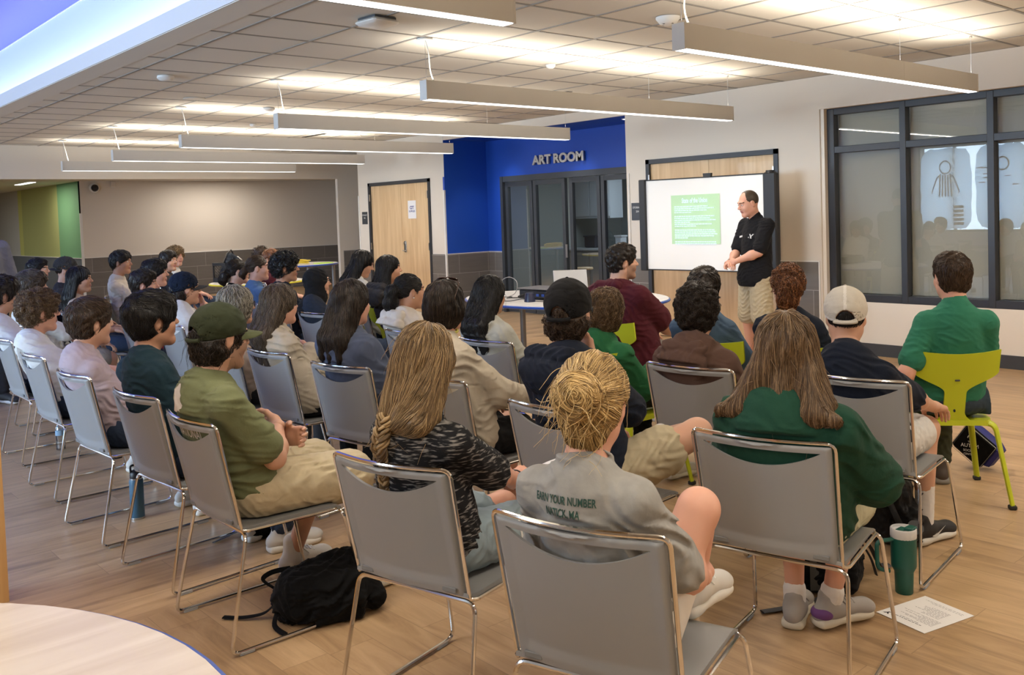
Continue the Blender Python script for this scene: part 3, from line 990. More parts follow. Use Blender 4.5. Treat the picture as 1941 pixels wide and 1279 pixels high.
def solid(name, prims, h, m, parent=None, disp=None, slack=0.02, post=None, cut=None):
    """mesh of a union of primitives; disp(p) is added to the distance; cut(p) is intersected"""
    def fn(p):
        d = evalp(prims, p)
        near = np.abs(d) < 0.05
        if disp is not None and near.any():
            d[near] += disp(p[near])
        if cut is not None:
            d = np.maximum(d, cut(p))
        return d
    lo, hi = bounds(prims)
    v, q = surf(fn, lo, hi, h, slack=slack)
    if post is not None:
        v = post(v)
    o = np_mesh(name, v, q, m, parent)
    return o, fn

def folds(seed, amp=0.005, lam=0.075, axis=None, mod=True):
    r_ = np.random.RandomState(seed)
    D = [nrm(r_.randn(3)) for _ in range(5)]
    if axis is not None:
        D[0] = nrm(np.asarray(axis) + 0.25 * r_.randn(3)); D[1] = nrm(np.asarray(axis) + 0.5 * r_.randn(3))
    ph = r_.rand(6) * 6.28
    f0 = 2 * PI / lam
    def fn(p):
        w = 1.7 * np.sin(p @ D[2] * f0 * 0.45 + ph[0]) + 1.1 * np.sin(p @ D[3] * f0 * 0.7 + ph[1])
        a = np.sin(p @ D[0] * f0 + w + ph[2])
        b = np.sin(p @ D[1] * f0 * 1.7 + 1.3 * w + ph[3])
        m = 0.5 + 0.5 * np.sin(p @ D[4] * f0 * 0.33 + ph[4])
        v = (1 - np.abs(a)) * 0.9 + 0.35 * b * m
        return (-amp * (v - 0.45) * (0.35 + 0.65 * m)).astype(F32)
    return fn

def lumps(seed, amp=0.004, lam=0.03):
    r_ = np.random.RandomState(seed)
    D = [nrm(r_.randn(3)) for _ in range(6)]
    ph = r_.rand(6) * 6.28
    f0 = 2 * PI / lam
    def fn(p):
        s_ = 0
        for i in range(6):
            s_ = s_ + np.sin(p @ D[i] * f0 * (0.7 + 0.15 * i) + ph[i] + 1.2 * np.sin(p @ D[(i + 2) % 6] * f0 * 0.4))
        return (amp * s_ / 3).astype(F32)
    return fn

# ---------------------------------------------------------------- hair strands that follow a surface
def strands(fn, starts, comb, length, steps, rad, seed=1, lift=(0.0, 0.004), wav=0.0, curl=0.0, stray=0.1, hug=0.7, sides=3, taper=0.35):
    r_ = np.random.RandomState(seed)
    n = len(starts)
    p = starts.astype(F32).copy()
    off = r_.uniform(lift[0], lift[1], n).astype(F32)
    rnd = (r_.randn(n, 3) * stray).astype(F32)
    ph = r_.rand(n) * 6.28
    L = length * r_.uniform(0.6, 1.15, n)
    st = (L / steps).astype(F32)
    path = [p.copy()]
    e = 0.003
    E = np.eye(3, dtype=F32) * e
    for k in range(steps):
        d0 = fn(p)
        g = np.stack([fn(p + E[i]) - d0 for i in range(3)], 1)
        g /= (np.linalg.norm(g, axis=1, keepdims=True) + 1e-9)
        d = comb(p).astype(F32) + rnd
        d -= g * (d * g).sum(1, keepdims=True) * hug
        d /= (np.linalg.norm(d, axis=1, keepdims=True) + 1e-9)
        if wav or curl:
            s_ = np.cross(d, g)
            a = (k / steps) * L / max(wav if wav else 0.03, 1e-3) * 6.28 + ph
            d = d + s_ * (0.6 * np.sin(a))[:, None] * (1.0 if wav else 0) + (s_ * (curl * np.sin(a))[:, None] + g * (curl * np.cos(a))[:, None] if curl else 0)
            d /= (np.linalg.norm(d, axis=1, keepdims=True) + 1e-9)
        p = p + d * st[:, None]
        dn_ = fn(p)
        p = p - g * (np.clip(dn_ - off, -0.03, 0.03) * hug)[:, None]
        path.append(p.copy())
    P = np.stack(path, 1)                       # n, steps+1, 3
    T = np.gradient(P, axis=1)
    T /= (np.linalg.norm(T, axis=2, keepdims=True) + 1e-9)
    up = np.zeros_like(T) + nrm((0.3, 0.5, 0.8))
    N = np.cross(T, up); N /= (np.linalg.norm(N, axis=2, keepdims=True) + 1e-9)
    Bn = np.cross(T, N)
    tt = np.linspace(0, 1, steps + 1)
    rr_ = (rad * (1 - (1 - taper) * tt ** 1.5))[None, :, None] * r_.uniform(0.7, 1.3, (n, 1, 1))
    vs = np.stack([P + (N * math.cos(a) + Bn * math.sin(a)) * rr_ for a in [2 * PI * i / sides for i in range(sides)]], 2)
    verts = vs.reshape(-1, 3)
    m = steps + 1
    base = (np.arange(n) * m * sides)[:, None, None] + (np.arange(steps) * sides)[None, :, None]
    i0 = np.arange(sides)[None, None, :]; i1 = (np.arange(sides) + 1)[None, None, :] % sides
    q = np.stack([base + i0, base + i1, base + sides + i1, base + sides + i0], -1).reshape(-1, 4)
    tone = np.repeat(r_.rand(n), m * sides)
    return verts.astype(F32), q, tone

def hair_mat(name, dark, mid, light, rough=0.42):
    if name in MATS:
        return MATS[name]
    m = bpy.data.materials.new(name)
    m.use_nodes = True
    nt = m.node_tree
    b = nt.nodes['Principled BSDF']
    a = nt.nodes.new('ShaderNodeAttribute')
    a.attribute_name = 'tone'
    r = nt.nodes.new('ShaderNodeValToRGB')
    e = r.color_ramp.elements
    e[0].position = 0.0; e[0].color = (*dark, 1)
    e[1].position = 1.0; e[1].color = (*light, 1)
    k = e.new(0.55); k.color = (*mid, 1)
    nt.links.new(a.outputs['Fac'], r.inputs[0])
    nt.links.new(r.outputs[0], b.inputs['Base Color'])
    b.inputs['Roughness'].default_value = rough
    b.inputs['Specular IOR Level'].default_value = 0.35
    MATS[name] = m
    return m
HC = {
    'black': ((0.006, 0.005, 0.005), (0.010, 0.009, 0.009), (0.030, 0.026, 0.024)),
    'darkbrown': ((0.010, 0.007, 0.005), (0.022, 0.015, 0.011), (0.055, 0.036, 0.024)),
    'brown': ((0.022, 0.013, 0.008), (0.060, 0.036, 0.022), (0.12, 0.075, 0.045)),
    'ashbrown': ((0.03, 0.022, 0.016), (0.085, 0.062, 0.043), (0.17, 0.13, 0.09)),
    'lightbrown': ((0.05, 0.028, 0.014), (0.14, 0.085, 0.043), (0.28, 0.18, 0.095)),
    'dirtyblonde': ((0.07, 0.04, 0.018), (0.22, 0.14, 0.065), (0.46, 0.32, 0.16)),
    'blonde': ((0.10, 0.055, 0.02), (0.42, 0.27, 0.10), (0.78, 0.57, 0.27)),
    'greyblonde': ((0.07, 0.06, 0.045), (0.26, 0.24, 0.19), (0.58, 0.55, 0.46)),
    'red': ((0.05, 0.018, 0.008), (0.18, 0.065, 0.022), (0.38, 0.16, 0.06)),
}
def hairm(c): return hair_mat('hair_' + c, *HC[c])
# ================================================================= people
SKIN = {'fair': (0.66, 0.37, 0.27), 'light': (0.58, 0.34, 0.235), 'tan': (0.46, 0.25, 0.16), 'olive': (0.42, 0.25, 0.165), 'brown': (0.27, 0.145, 0.09)}
def skin_m(t):
    c = SKIN[t]
    return mat('skin_' + t, c, 0.5, spec=0.4, noise=(14, 0.25, (c[0] * 1.05, c[1] * 0.82, c[2] * 0.78)), bump=(160, 0.08, 0.001))
M_lip = mat('lips', (0.42, 0.16, 0.14), 0.4)
M_eyew = mat('eye_white', (0.75, 0.72, 0.70), 0.25)
M_iris = mat('iris', (0.03, 0.02, 0.015), 0.15)

def ik(a, b, l1, l2, pole):
    a, b, pole = np.asarray(a, F32), np.asarray(b, F32), np.asarray(pole, F32)
    d = b - a
    L = min(float(np.linalg.norm(d)), (l1 + l2) * 0.995)
    u = nrm(d)
    b = a + u * L
    x = (l1 * l1 - l2 * l2 + L * L) / (2 * L)
    h = math.sqrt(max(l1 * l1 - x * x, 0))
    w = pole - u * float(pole @ u)
    return a + u * x + nrm(w) * h, b

def hand(W, F, N, S, curl=0.5, sc_=1.0, fist=False, spread=0.0):
    """W wrist, F towards the fingers, N palm normal (fingers bend that way), S side of the thumb"""
    W = np.asarray(W, F32); F = nrm(F); N = nrm(np.asarray(N, F32) - F * float(np.dot(N, F)))
    X = np.cross(F, N)
    if np.dot(X, S) < 0:
        X = -X
    Rm = np.stack([X, F, N], 1).astype(F32)
    P = [rbox(W + F * 0.048 * sc_, V(0.040, 0.047, 0.015) * sc_, 0.013 * sc_, Rm, k=0.012), rcone(W - F * 0.02, W + F * 0.03 * sc_, 0.026 * sc_, 0.027 * sc_, k=0.02)]
    segs = [(0.031, 0.040, 0.024, 0.020, 0.0082), (0.0105, 0.045, 0.027, 0.021, 0.0086), (-0.0105, 0.042, 0.025, 0.020, 0.0083), (-0.031, 0.032, 0.019, 0.017, 0.0074)]
    for i, (x, l1, l2, l3, r_) in enumerate(segs):
        p = W + F * (0.090 - 0.004 * abs(i - 1)) * sc_ + X * x * sc_
        a = curl * (0.85 + 0.12 * i)
        dx = X * x * (1.2 + 14 * spread)
        for j, l in enumerate((l1, l2, l3)):
            a_ = a * (j + 1) * 0.85
            d = nrm(F * math.cos(a_) + N * math.sin(a_) + dx * (1 if j == 0 else 0.3))
            q = p + d * l * sc_
            P.append(rcone(p, q, r_ * sc_ * (1 - 0.07 * j), r_ * sc_ * (0.94 - 0.09 * j), k=0.005 if j else 0.009))
            p = q
    t0 = W + F * 0.022 * sc_ + X * 0.026 * sc_ + N * 0.006
    t1 = t0 + nrm(F * 0.62 + X * 0.62 + N * 0.42) * 0.042 * sc_
    t2 = t1 + nrm(F * 0.85 + X * 0.22 + N * (0.25 + 0.6 * curl)) * 0.030 * sc_
    t3 = t2 + nrm(F * 0.85 - X * 0.1 + N * (0.4 + 0.6 * curl)) * 0.024 * sc_
    P += [rcone(t0, t1, 0.0145 * sc_, 0.0115 * sc_, k=0.014), rcone(t1, t2, 0.0108 * sc_, 0.0098 * sc_, k=0.006), rcone(t2, t3, 0.0098 * sc_, 0.0082 * sc_, k=0.005)]
    return P

def backclear(p):
    """how far a point of a sitter lies behind the front face of the backrest"""
    z, x = p[:, 2], np.abs(p[:, 0])
    t = np.clip((z - 0.455) / 0.385, 0, 1)
    s_ = np.clip(p[:, 0] / 0.222, -1, 1)
    yb = -0.205 - 0.085 * t - 0.042 * (1 - s_ * s_) * (0.45 + 0.55 * t) + 0.016
    d = yb - (p[:, 1] - 0.075)
    return np.where((z < 0.866) & (x < 0.250), d, np.where((z < 0.89) & (x < 0.27), d - np.maximum(z - 0.866, 0) * 2.0 - np.maximum(x - 0.25, 0) * 2, -1)).astype(F32)

class Headf:
    def __init__(s, H, yaw, pitch, roll, hs):
        s.H = np.asarray(H, F32); s.s = hs
        s.R = rotm(rx=pitch, ry=roll, rz=yaw)
    def w(s, p):
        return s.H + s.R @ (np.asarray(p, F32) * s.s)
    def rc(s, a, b, ra, rb, **k): return rcone(s.w(a), s.w(b), ra * s.s, rb * s.s, **k)
    def el(s, c, r, Rl=None, **k): return ell(s.w(c), np.asarray(r, F32) * s.s, s.R if Rl is None else (s.R @ Rl).astype(F32), **k)
    def inv(s, p): return ((p - s.H) @ s.R) / s.s

def head_prims(h, beard=0.0, nose=1.0):
    P = [h.el((0, -0.016, 0.030), (0.074, 0.094, 0.088), k=0.03),
         h.el((0, 0.030, -0.030), (0.057, 0.060, 0.083), k=0.035),
         h.el((0, 0.012, -0.045), (0.060, 0.055, 0.050), k=0.03)]
    for s_ in (-1, 1):
        P.append(h.rc((0.046 * s_, -0.008, -0.060), (0.014 * s_, 0.068, -0.098), 0.019, 0.019, k=0.03))
        P.append(h.el((0.038 * s_, 0.058, -0.028), (0.022, 0.022, 0.024), k=0.03))
    P.append(h.el((0, 0.078, 0.031), (0.047, 0.016, 0.011), k=0.022))
    P.append(h.rc((0, 0.086, 0.016), (0, 0.110, -0.018), 0.0065, 0.0098 * nose, k=0.013))
    for s_ in (-1, 1):
        P.append(h.el((0.0095 * s_, 0.101, -0.022), (0.0078, 0.010, 0.0066), k=0.008))
        P.append(h.el((0.031 * s_, 0.099, 0.011), (0.017, 0.013, 0.011), k=0.014, sub=True))
        P.append(h.el((0.031 * s_, 0.0765, 0.010), (0.0135, 0.0125, 0.0115), k=0.004))
        P.append(h.el((0.0765 * s_, -0.010, -0.006), (0.0085, 0.019, 0.031), rotm(rx=-12, rz=-22 * s_), k=0.010))
        P.append(h.el((0.088 * s_, -0.004, -0.001), (0.0085, 0.010, 0.018), rotm(rx=-12), k=0.006, sub=True))
    P.append(h.el((0, 0.086, -0.0505), (0.022, 0.0125, 0.0062), k=0.009))
    P.append(h.el((0, 0.084, -0.0610), (0.019, 0.0125, 0.0068), k=0.009))
    P.append(h.el((0, 0.100, -0.0555), (0.017, 0.010, 0.0012), k=0.004, sub=True))
    return P

def build_body(root, K, S):
    """skin of the whole figure: head, body and hands meshed finer or coarser, as one mesh"""
    h = K['h']
    hp = head_prims(h)
    neck = [rcone(K['N'] + V(0, -0.01, -0.03), h.w((0, -0.022, -0.045)), 0.060 * K['s'], 0.054 * K['s'], k=0.035)]
    tor = K['torso'](-0.006) + neck
    for a in K['arms']:
        tor.append(rcone(a['S'], a['E'], 0.047 * K['s'] * K['fat'], 0.037 * K['s'] * K['fat'], k=0.03))
        m_ = a['E'] + (a['W'] - a['E']) * 0.3
        tor.append(rcone(a['E'], m_, 0.037 * K['s'] * K['fat'], 0.040 * K['s'] * K['fat'], k=0.02))
        tor.append(rcone(m_, a['W'], 0.040 * K['s'] * K['fat'], 0.0255 * K['s'], k=0.03))
    for l in K['legs']:
        tor.append(rcone(l['H'], l['K'], 0.082 * K['s'] * K['fat'], 0.056 * K['s'], k=0.03))
        tor.append(rcone(l['K'] + V(0, 0.01, 0), l['A'], 0.050 * K['s'], 0.034 * K['s'], k=0.03))
        cm = l['K'] * 0.68 + l['A'] * 0.32 + l['back'] * 0.022
        tor.append(rcone(cm * 1.0, cm * 0.6 + l['A'] * 0.4, 0.044 * K['s'] * K['fat'], 0.032 * K['s'], k=0.03))
        tor.append(rcone(l['A'] - V(0, 0, 0.012), l['A'] + l['foot'] * 0.105 - V(0, 0, 0.052), 0.026, 0.016, k=0.02))
    parts = []
    nh = lambda p: evalp(hp + neck, p)
    lo, hi = bounds(hp, 0.012)
    lo[2] = max(lo[2], 0)
    zc = h.w((0, 0, -0.02))[2] - 0.105
    lo[2] = min(lo[2], zc)
    v, q = surf(nh, lo, hi, S['hh'], slack=0.012)
    parts.append((v, q))
    nt_ = (lambda p: evalp(tor, p)) if S.get('stand') or S.get('sitk') == 'lime' else (lambda p: np.maximum(evalp(tor, p), backclear(p) + 0.014))
    lo, hi = bounds(tor, 0.012)
    v, q = surf(nt_, lo, hi, S['hb'], slack=0.015)
    parts.append((v, q))
    for a in K['arms']:
        if a['hand'] is None:
            continue
        fn = lambda p: evalp(a['hand'], p)
        lo, hi = bounds(a['hand'], 0.01)
        v, q = surf(fn, lo, hi, S['hd'], slack=0.01)
        parts.append((v, q))
    off = 0; vs = []; qs = []
    for v, q in parts:
        vs.append(v); qs.append(q + off); off += len(v)
    v = np.concatenate(vs); q = np.concatenate(qs)
    cen = v[q].mean(1)
    c = h.inv(cen)
    mi = np.zeros(len(q), np.int32)
    ax = np.abs(c[:, 0])
    fr = (c[:, 1] > 0.06) & (ax < 0.07) & (np.abs(c[:, 2]) < 0.12)
    ez = c[:, 2] - 0.010
    ex = (ax - 0.031)
    mi[fr & (np.abs(c[:, 1] - 0.085) < 0.008) & ((ex / 0.0135) ** 2 + (ez / 0.0062) ** 2 < 1)] = 2
    mi[fr & (np.abs(c[:, 1] - 0.086) < 0.010) & (ex ** 2 + ez ** 2 < 0.0058 ** 2)] = 3
    mi[fr & (ax > 0.012) & (ax < 0.052) & (np.abs(c[:, 2] - 0.0315 + (ax - 0.03) ** 2 * 6) < 0.0042)] = 4
    mi[fr & (ax < 0.0235) & (c[:, 1] > 0.082) & (c[:, 2] < -0.0445) & (c[:, 2] > -0.0680)] = 1
    if S.get('stubble'):
        b = (np.abs(c[:, 0]) < 0.075) & (c[:, 1] > 0.005 + np.maximum(c[:, 2] + 0.03, 0) * 1.0) & (c[:, 2] < -0.018 + 0.0 * ax) & (c[:, 2] > -0.135) & ((c[:, 2] < -0.040) | (ax > 0.050) | ((c[:, 2] < -0.032) & (ax < 0.025)))
        b &= ~((ax < 0.023) & (c[:, 2] > -0.068) & (c[:, 2] < -0.0445))
        mi[b & (mi == 0)] = 5
    ms = [skin_m(S['skin']), M_lip, M_eyew, M_iris, mat('brow_' + S['haircol'], tuple(x * 1.0 for x in HC.get(S['haircol'], HC['brown'])[1]), 0.7), mat('stubble_' + S['haircol'], tuple(0.62 * a_ + 0.38 * b_ for a_, b_ in zip(SKIN[S['skin']], HC.get(S['haircol'], HC['brown'])[1])), 0.7)]
    return np_mesh('body', v, q, ms, root, mi)

def skeleton(S):
    K = {}
    s = K['s'] = S.get('s', 1.0)
    K['fat'] = S.get('fat', 1.0)
    H = np.asarray(S['head'], F32)
    h = K['h'] = Headf(H, S.get('hyaw', 0), S.get('hpitch', 0), S.get('hroll', 0), S.get('hs', 1.0))
    st = S.get('stand')
    P = np.asarray(S.get('pelvis', (0, 0.0, 0.555)), F32)
    ty = math.radians(S.get('twist', 0))
    N = h.w((0, -0.030, -0.120)) + V(0, -0.012, -0.045 * s)
    N = N + np.asarray(S.get('neckoff', (0, 0, 0)), F32)
    K['N'], K['P'] = N, P
    bow = S.get('bow', 0.035)
    up = nrm(N - P)
    T = lambda t, b=1.0: P + (N - P) * t + V(0, -bow * 4 * t * (1 - t) * b, 0)
    ch = T(0.66); be = T(0.32)
    sx = V(math.cos(ty), math.sin(ty), 0)
    w = (S.get('shw', 0.172) - 0.020) * s
    droop = S.get('droop', 0.068)
    f = K['fat']
    fwd = V(-math.sin(ty), math.cos(ty), 0)
    ShL = N - sx * w - V(0, 0, droop) - fwd * 0.008 + np.asarray(S.get('shloff', (0, 0, 0)), F32)
    ShR = N + sx * w - V(0, 0, droop) - fwd * 0.008 + np.asarray(S.get('shroff', (0, 0, 0)), F32)
    Rt = rotm(rz=S.get('twist', 0))
    tilt = math.degrees(math.atan2(-(N[1] - P[1]), N[2] - P[2]))
    Rc = rotm(rx=-tilt * -1.0, rz=S.get('twist', 0))
    cw = w / 0.18
    def torso(i):
        return [ell(T(0.66), (0.162 * cw * (0.5 + 0.5 * f), 0.104 * s * f, 0.20 * s), Rc, k=0.04, infl=i),
                ell(T(0.36), (0.156 * s * f, 0.106 * s * f, 0.20 * s), Rc, k=0.04, infl=i),
                ell(P + V(0, 0.0, 0.0), (0.172 * s * f, 0.120 * s * f, 0.105 * s), None, k=0.05, infl=i),
                rcone(ShL, ShR, 0.044 * s, 0.044 * s, k=0.035, infl=i * 0.8),
                rcone(N + V(0, -0.012, -0.022), ShL * 0.72 + N * 0.28 + V(0, -0.008, -0.008), 0.046 * s, 0.036 * s, k=0.04, infl=i * 0.7),
                rcone(N + V(0, -0.012, -0.022), ShR * 0.72 + N * 0.28 + V(0, -0.008, -0.008), 0.046 * s, 0.036 * s, k=0.04, infl=i * 0.7)]
    K['torso'] = torso
    K['T'] = T; K['sx'] = sx; K['fwd'] = fwd
    K['arms'] = []
    pres = {'lap': ((0.10, 0.30, 0.655), (0.45, 0.75, -0.2), (0, 0, -1)), 'cross': ((-0.13, 0.235, 0.80), (-0.9, 0.1, 0.0), (0, -1, 0)),
            'knee': ((0.14, 0.40, 0.63), (0.1, 0.9, -0.25), (0, 0, -1)), 'low': ((0.22, 0.12, 0.60), (0.0, 0.6, -0.8), (-1, 0, 0)), 'clasp': ((0.035, 0.33, 0.68), (-0.75, 0.6, -0.1), (-0.3, -0.5, -0.5))}
    for sd, Sh, key in ((-1, ShL, 'larm'), (1, ShR, 'rarm')):
        a = S.get(key, 'lap')
        if isinstance(a, str):
            a = pres[a] if a != 'chin' else ((sd * 0.045, 0, 0), (-0.25, 0.0, 1.0), (0, -1, 0.1))
            mir = V(sd, 1, 1)
            Wt, Fd, Nn = V(*a[0]) * mir * V(1, 1, 1), V(*a[1]) * mir, V(*a[2]) * mir
            Wt = Wt.copy()
            if a is not pres['knee']: Wt[1] += N[1] * 0.8
            if st: Wt[2] += 0.35
            if S.get(key) == 'chin': Wt = K['h'].w((0, 0.105, -0.16)) + V(sd * 0.035, 0.015, -0.055)
        else:
            Wt, Fd, Nn = V(*a[0]), V(*a[1]), V(*a[2])
        pole = V(*S.get('pole' + key[0], (0.55 * sd, -0.45, -1.0)))
        E, W = ik(Sh, Wt, 0.285 * s, 0.245 * s, pole)
        hd = hand(W, Fd, Nn, V(*S.get('thumb' + key[0], (-sd * 1.0, 0.2, 0.6))), S.get('curl', 0.45), s) if S.get('hands', True) else hand(W, Fd, Nn, V(-sd, 0.2, 0.6), 0.45, s)
        K['arms'].append(dict(S=Sh, E=E, W=W, hand=hd, sd=sd))
    K['legs'] = []
    for sd, key in ((-1, 'lleg'), (1, 'rleg')):
        Hh = P + V(0.088 * sd * s, 0.01, -0.015)
        g = S.get(key)
        if g is None:
            g = dict(K=(0.13 * sd, 0.425 * s, 0.515), A=(0.12 * sd, 0.41 * s, 0.085))
        Kn = V(*g['K']); A = V(*g['A'])
        fo = nrm(g.get('foot', (0.15 * sd, 1, -0.12)))
        d = nrm(A - Kn)
        bk = -fo if abs(d[2]) > 0.5 else V(0, 0, -1)
        K['legs'].append(dict(H=Hh, K=Kn, A=A, foot=fo, sd=sd, back=nrm(V(bk[0], bk[1], bk[2]))))
    return K

def shoe(root, A, fo, m, msole, s=1.0, high=False, mlace=None, heel=None, h=0.006):
    """A ankle joint, fo direction of the toes; the sole is parallel to the floor under it"""
    fo = nrm((fo[0], fo[1], 0)) if abs(fo[2]) < 0.75 else nrm(fo)
    up = nrm(V(0, 0, 1) - fo * float(fo[2]))
    sd = np.cross(fo, up)
    Rm = np.stack([sd, fo, up], 1).astype(F32)
    B = A - up * 0.082 * s
    P = lambda x, y, z: B + sd * x * s + fo * y * s + up * z * s
    up_ = [rcone(P(0, -0.045, 0.045), P(0, 0.01, 0.06), 0.036 * s, 0.040 * s, k=0.02), rcone(P(0, 0.01, 0.058), P(0.002, 0.155, 0.034), 0.040 * s, 0.030 * s, k=0.03), ell(P(0, 0.16, 0.034), (0.043 * s, 0.05 * s, 0.027 * s), Rm, k=0.03),
           rcone(P(0, -0.018, 0.06), P(0, -0.012, 0.105 if not high else 0.135), 0.036 * s, 0.037 * s, k=0.02)]
    def cut(p):
        q = (p - B) @ Rm
        return np.maximum(-(q[:, 2] - 0.016 * s), -99)
    t, _ = solid('shoe', up_, h, m, root, disp=None, cut=cut)
    so = [rbox(P(0, 0.055, 0.014), (0.040 * s, 0.125 * s, 0.015 * s), 0.013 * s, Rm, k=0.01), ell(P(0, 0.14, 0.014), (0.047 * s, 0.062 * s, 0.016 * s), Rm, k=0.02), ell(P(0, -0.03, 0.015), (0.040 * s, 0.045 * s, 0.019 * s), Rm, k=0.02)]
    solid('sole', so, h, msole, t)
    if mlace:
        q = MB()
        for i in range(5):
            y = 0.055 + i * 0.020
            z = 0.098 - i * 0.0095
            q.tube([P(-0.026, y, z - 0.010), P(0, y + 0.003, z + 0.003), P(0.026, y, z - 0.010)], 0.0028, 5)
        q.tube([P(0, 0.05, 0.104), P(0.03, 0.03, 0.095), P(0.045, 0.05, 0.07)], 0.0025, 5)
        q.build('laces', mlace, t, smooth=True)
    return t

def fabric(name, col, bump=140, col2=None, rough=0.88, dist=0.0015, sheen=0.03, crease=0.014):
    key = 'fabric_' + name
    new = key not in MATS
    m = _fabric(name, col, bump, col2, rough, dist, sheen)
    if new:
        nt = m.node_tree
        b = nt.nodes['Principled BSDF']
        old = b.inputs['Normal'].links[0].from_node
        tc = nt.nodes.new('ShaderNodeTexCoord')
        mp = nt.nodes.new('ShaderNodeMapping'); mp.inputs['Scale'].default_value = (1.0, 1.0, 1.7); mp.inputs['Rotation'].default_value = (0.4, 0.5, 0.3)
        n = nt.nodes.new('ShaderNodeTexNoise'); n.inputs['Scale'].default_value = 9.0; n.inputs['Detail'].default_value = 3; n.inputs['Distortion'].default_value = 1.4
        n.noise_type = 'RIDGED_MULTIFRACTAL'
        n.normalize = True
        bp = nt.nodes.new('ShaderNodeBump'); bp.inputs['Strength'].default_value = 0.55; bp.inputs['Distance'].default_value = crease
        nt.links.new(tc.outputs['Object'], mp.inputs[0]); nt.links.new(mp.outputs[0], n.inputs['Vector']); nt.links.new(n.outputs[0], bp.inputs['Height'])
        nt.links.new(bp.outputs[0], old.inputs['Normal'])
    return m
def _fabric(name, col, bump, col2, rough, dist, sheen):
    return mat('fabric_' + name, col, rough, spec=0.15, sheen=sheen, bump=(bump, 0.35, dist), noise=(35, 0.35, col2 or tuple(min(x * 1.18 + 0.004, 1) for x in col)))

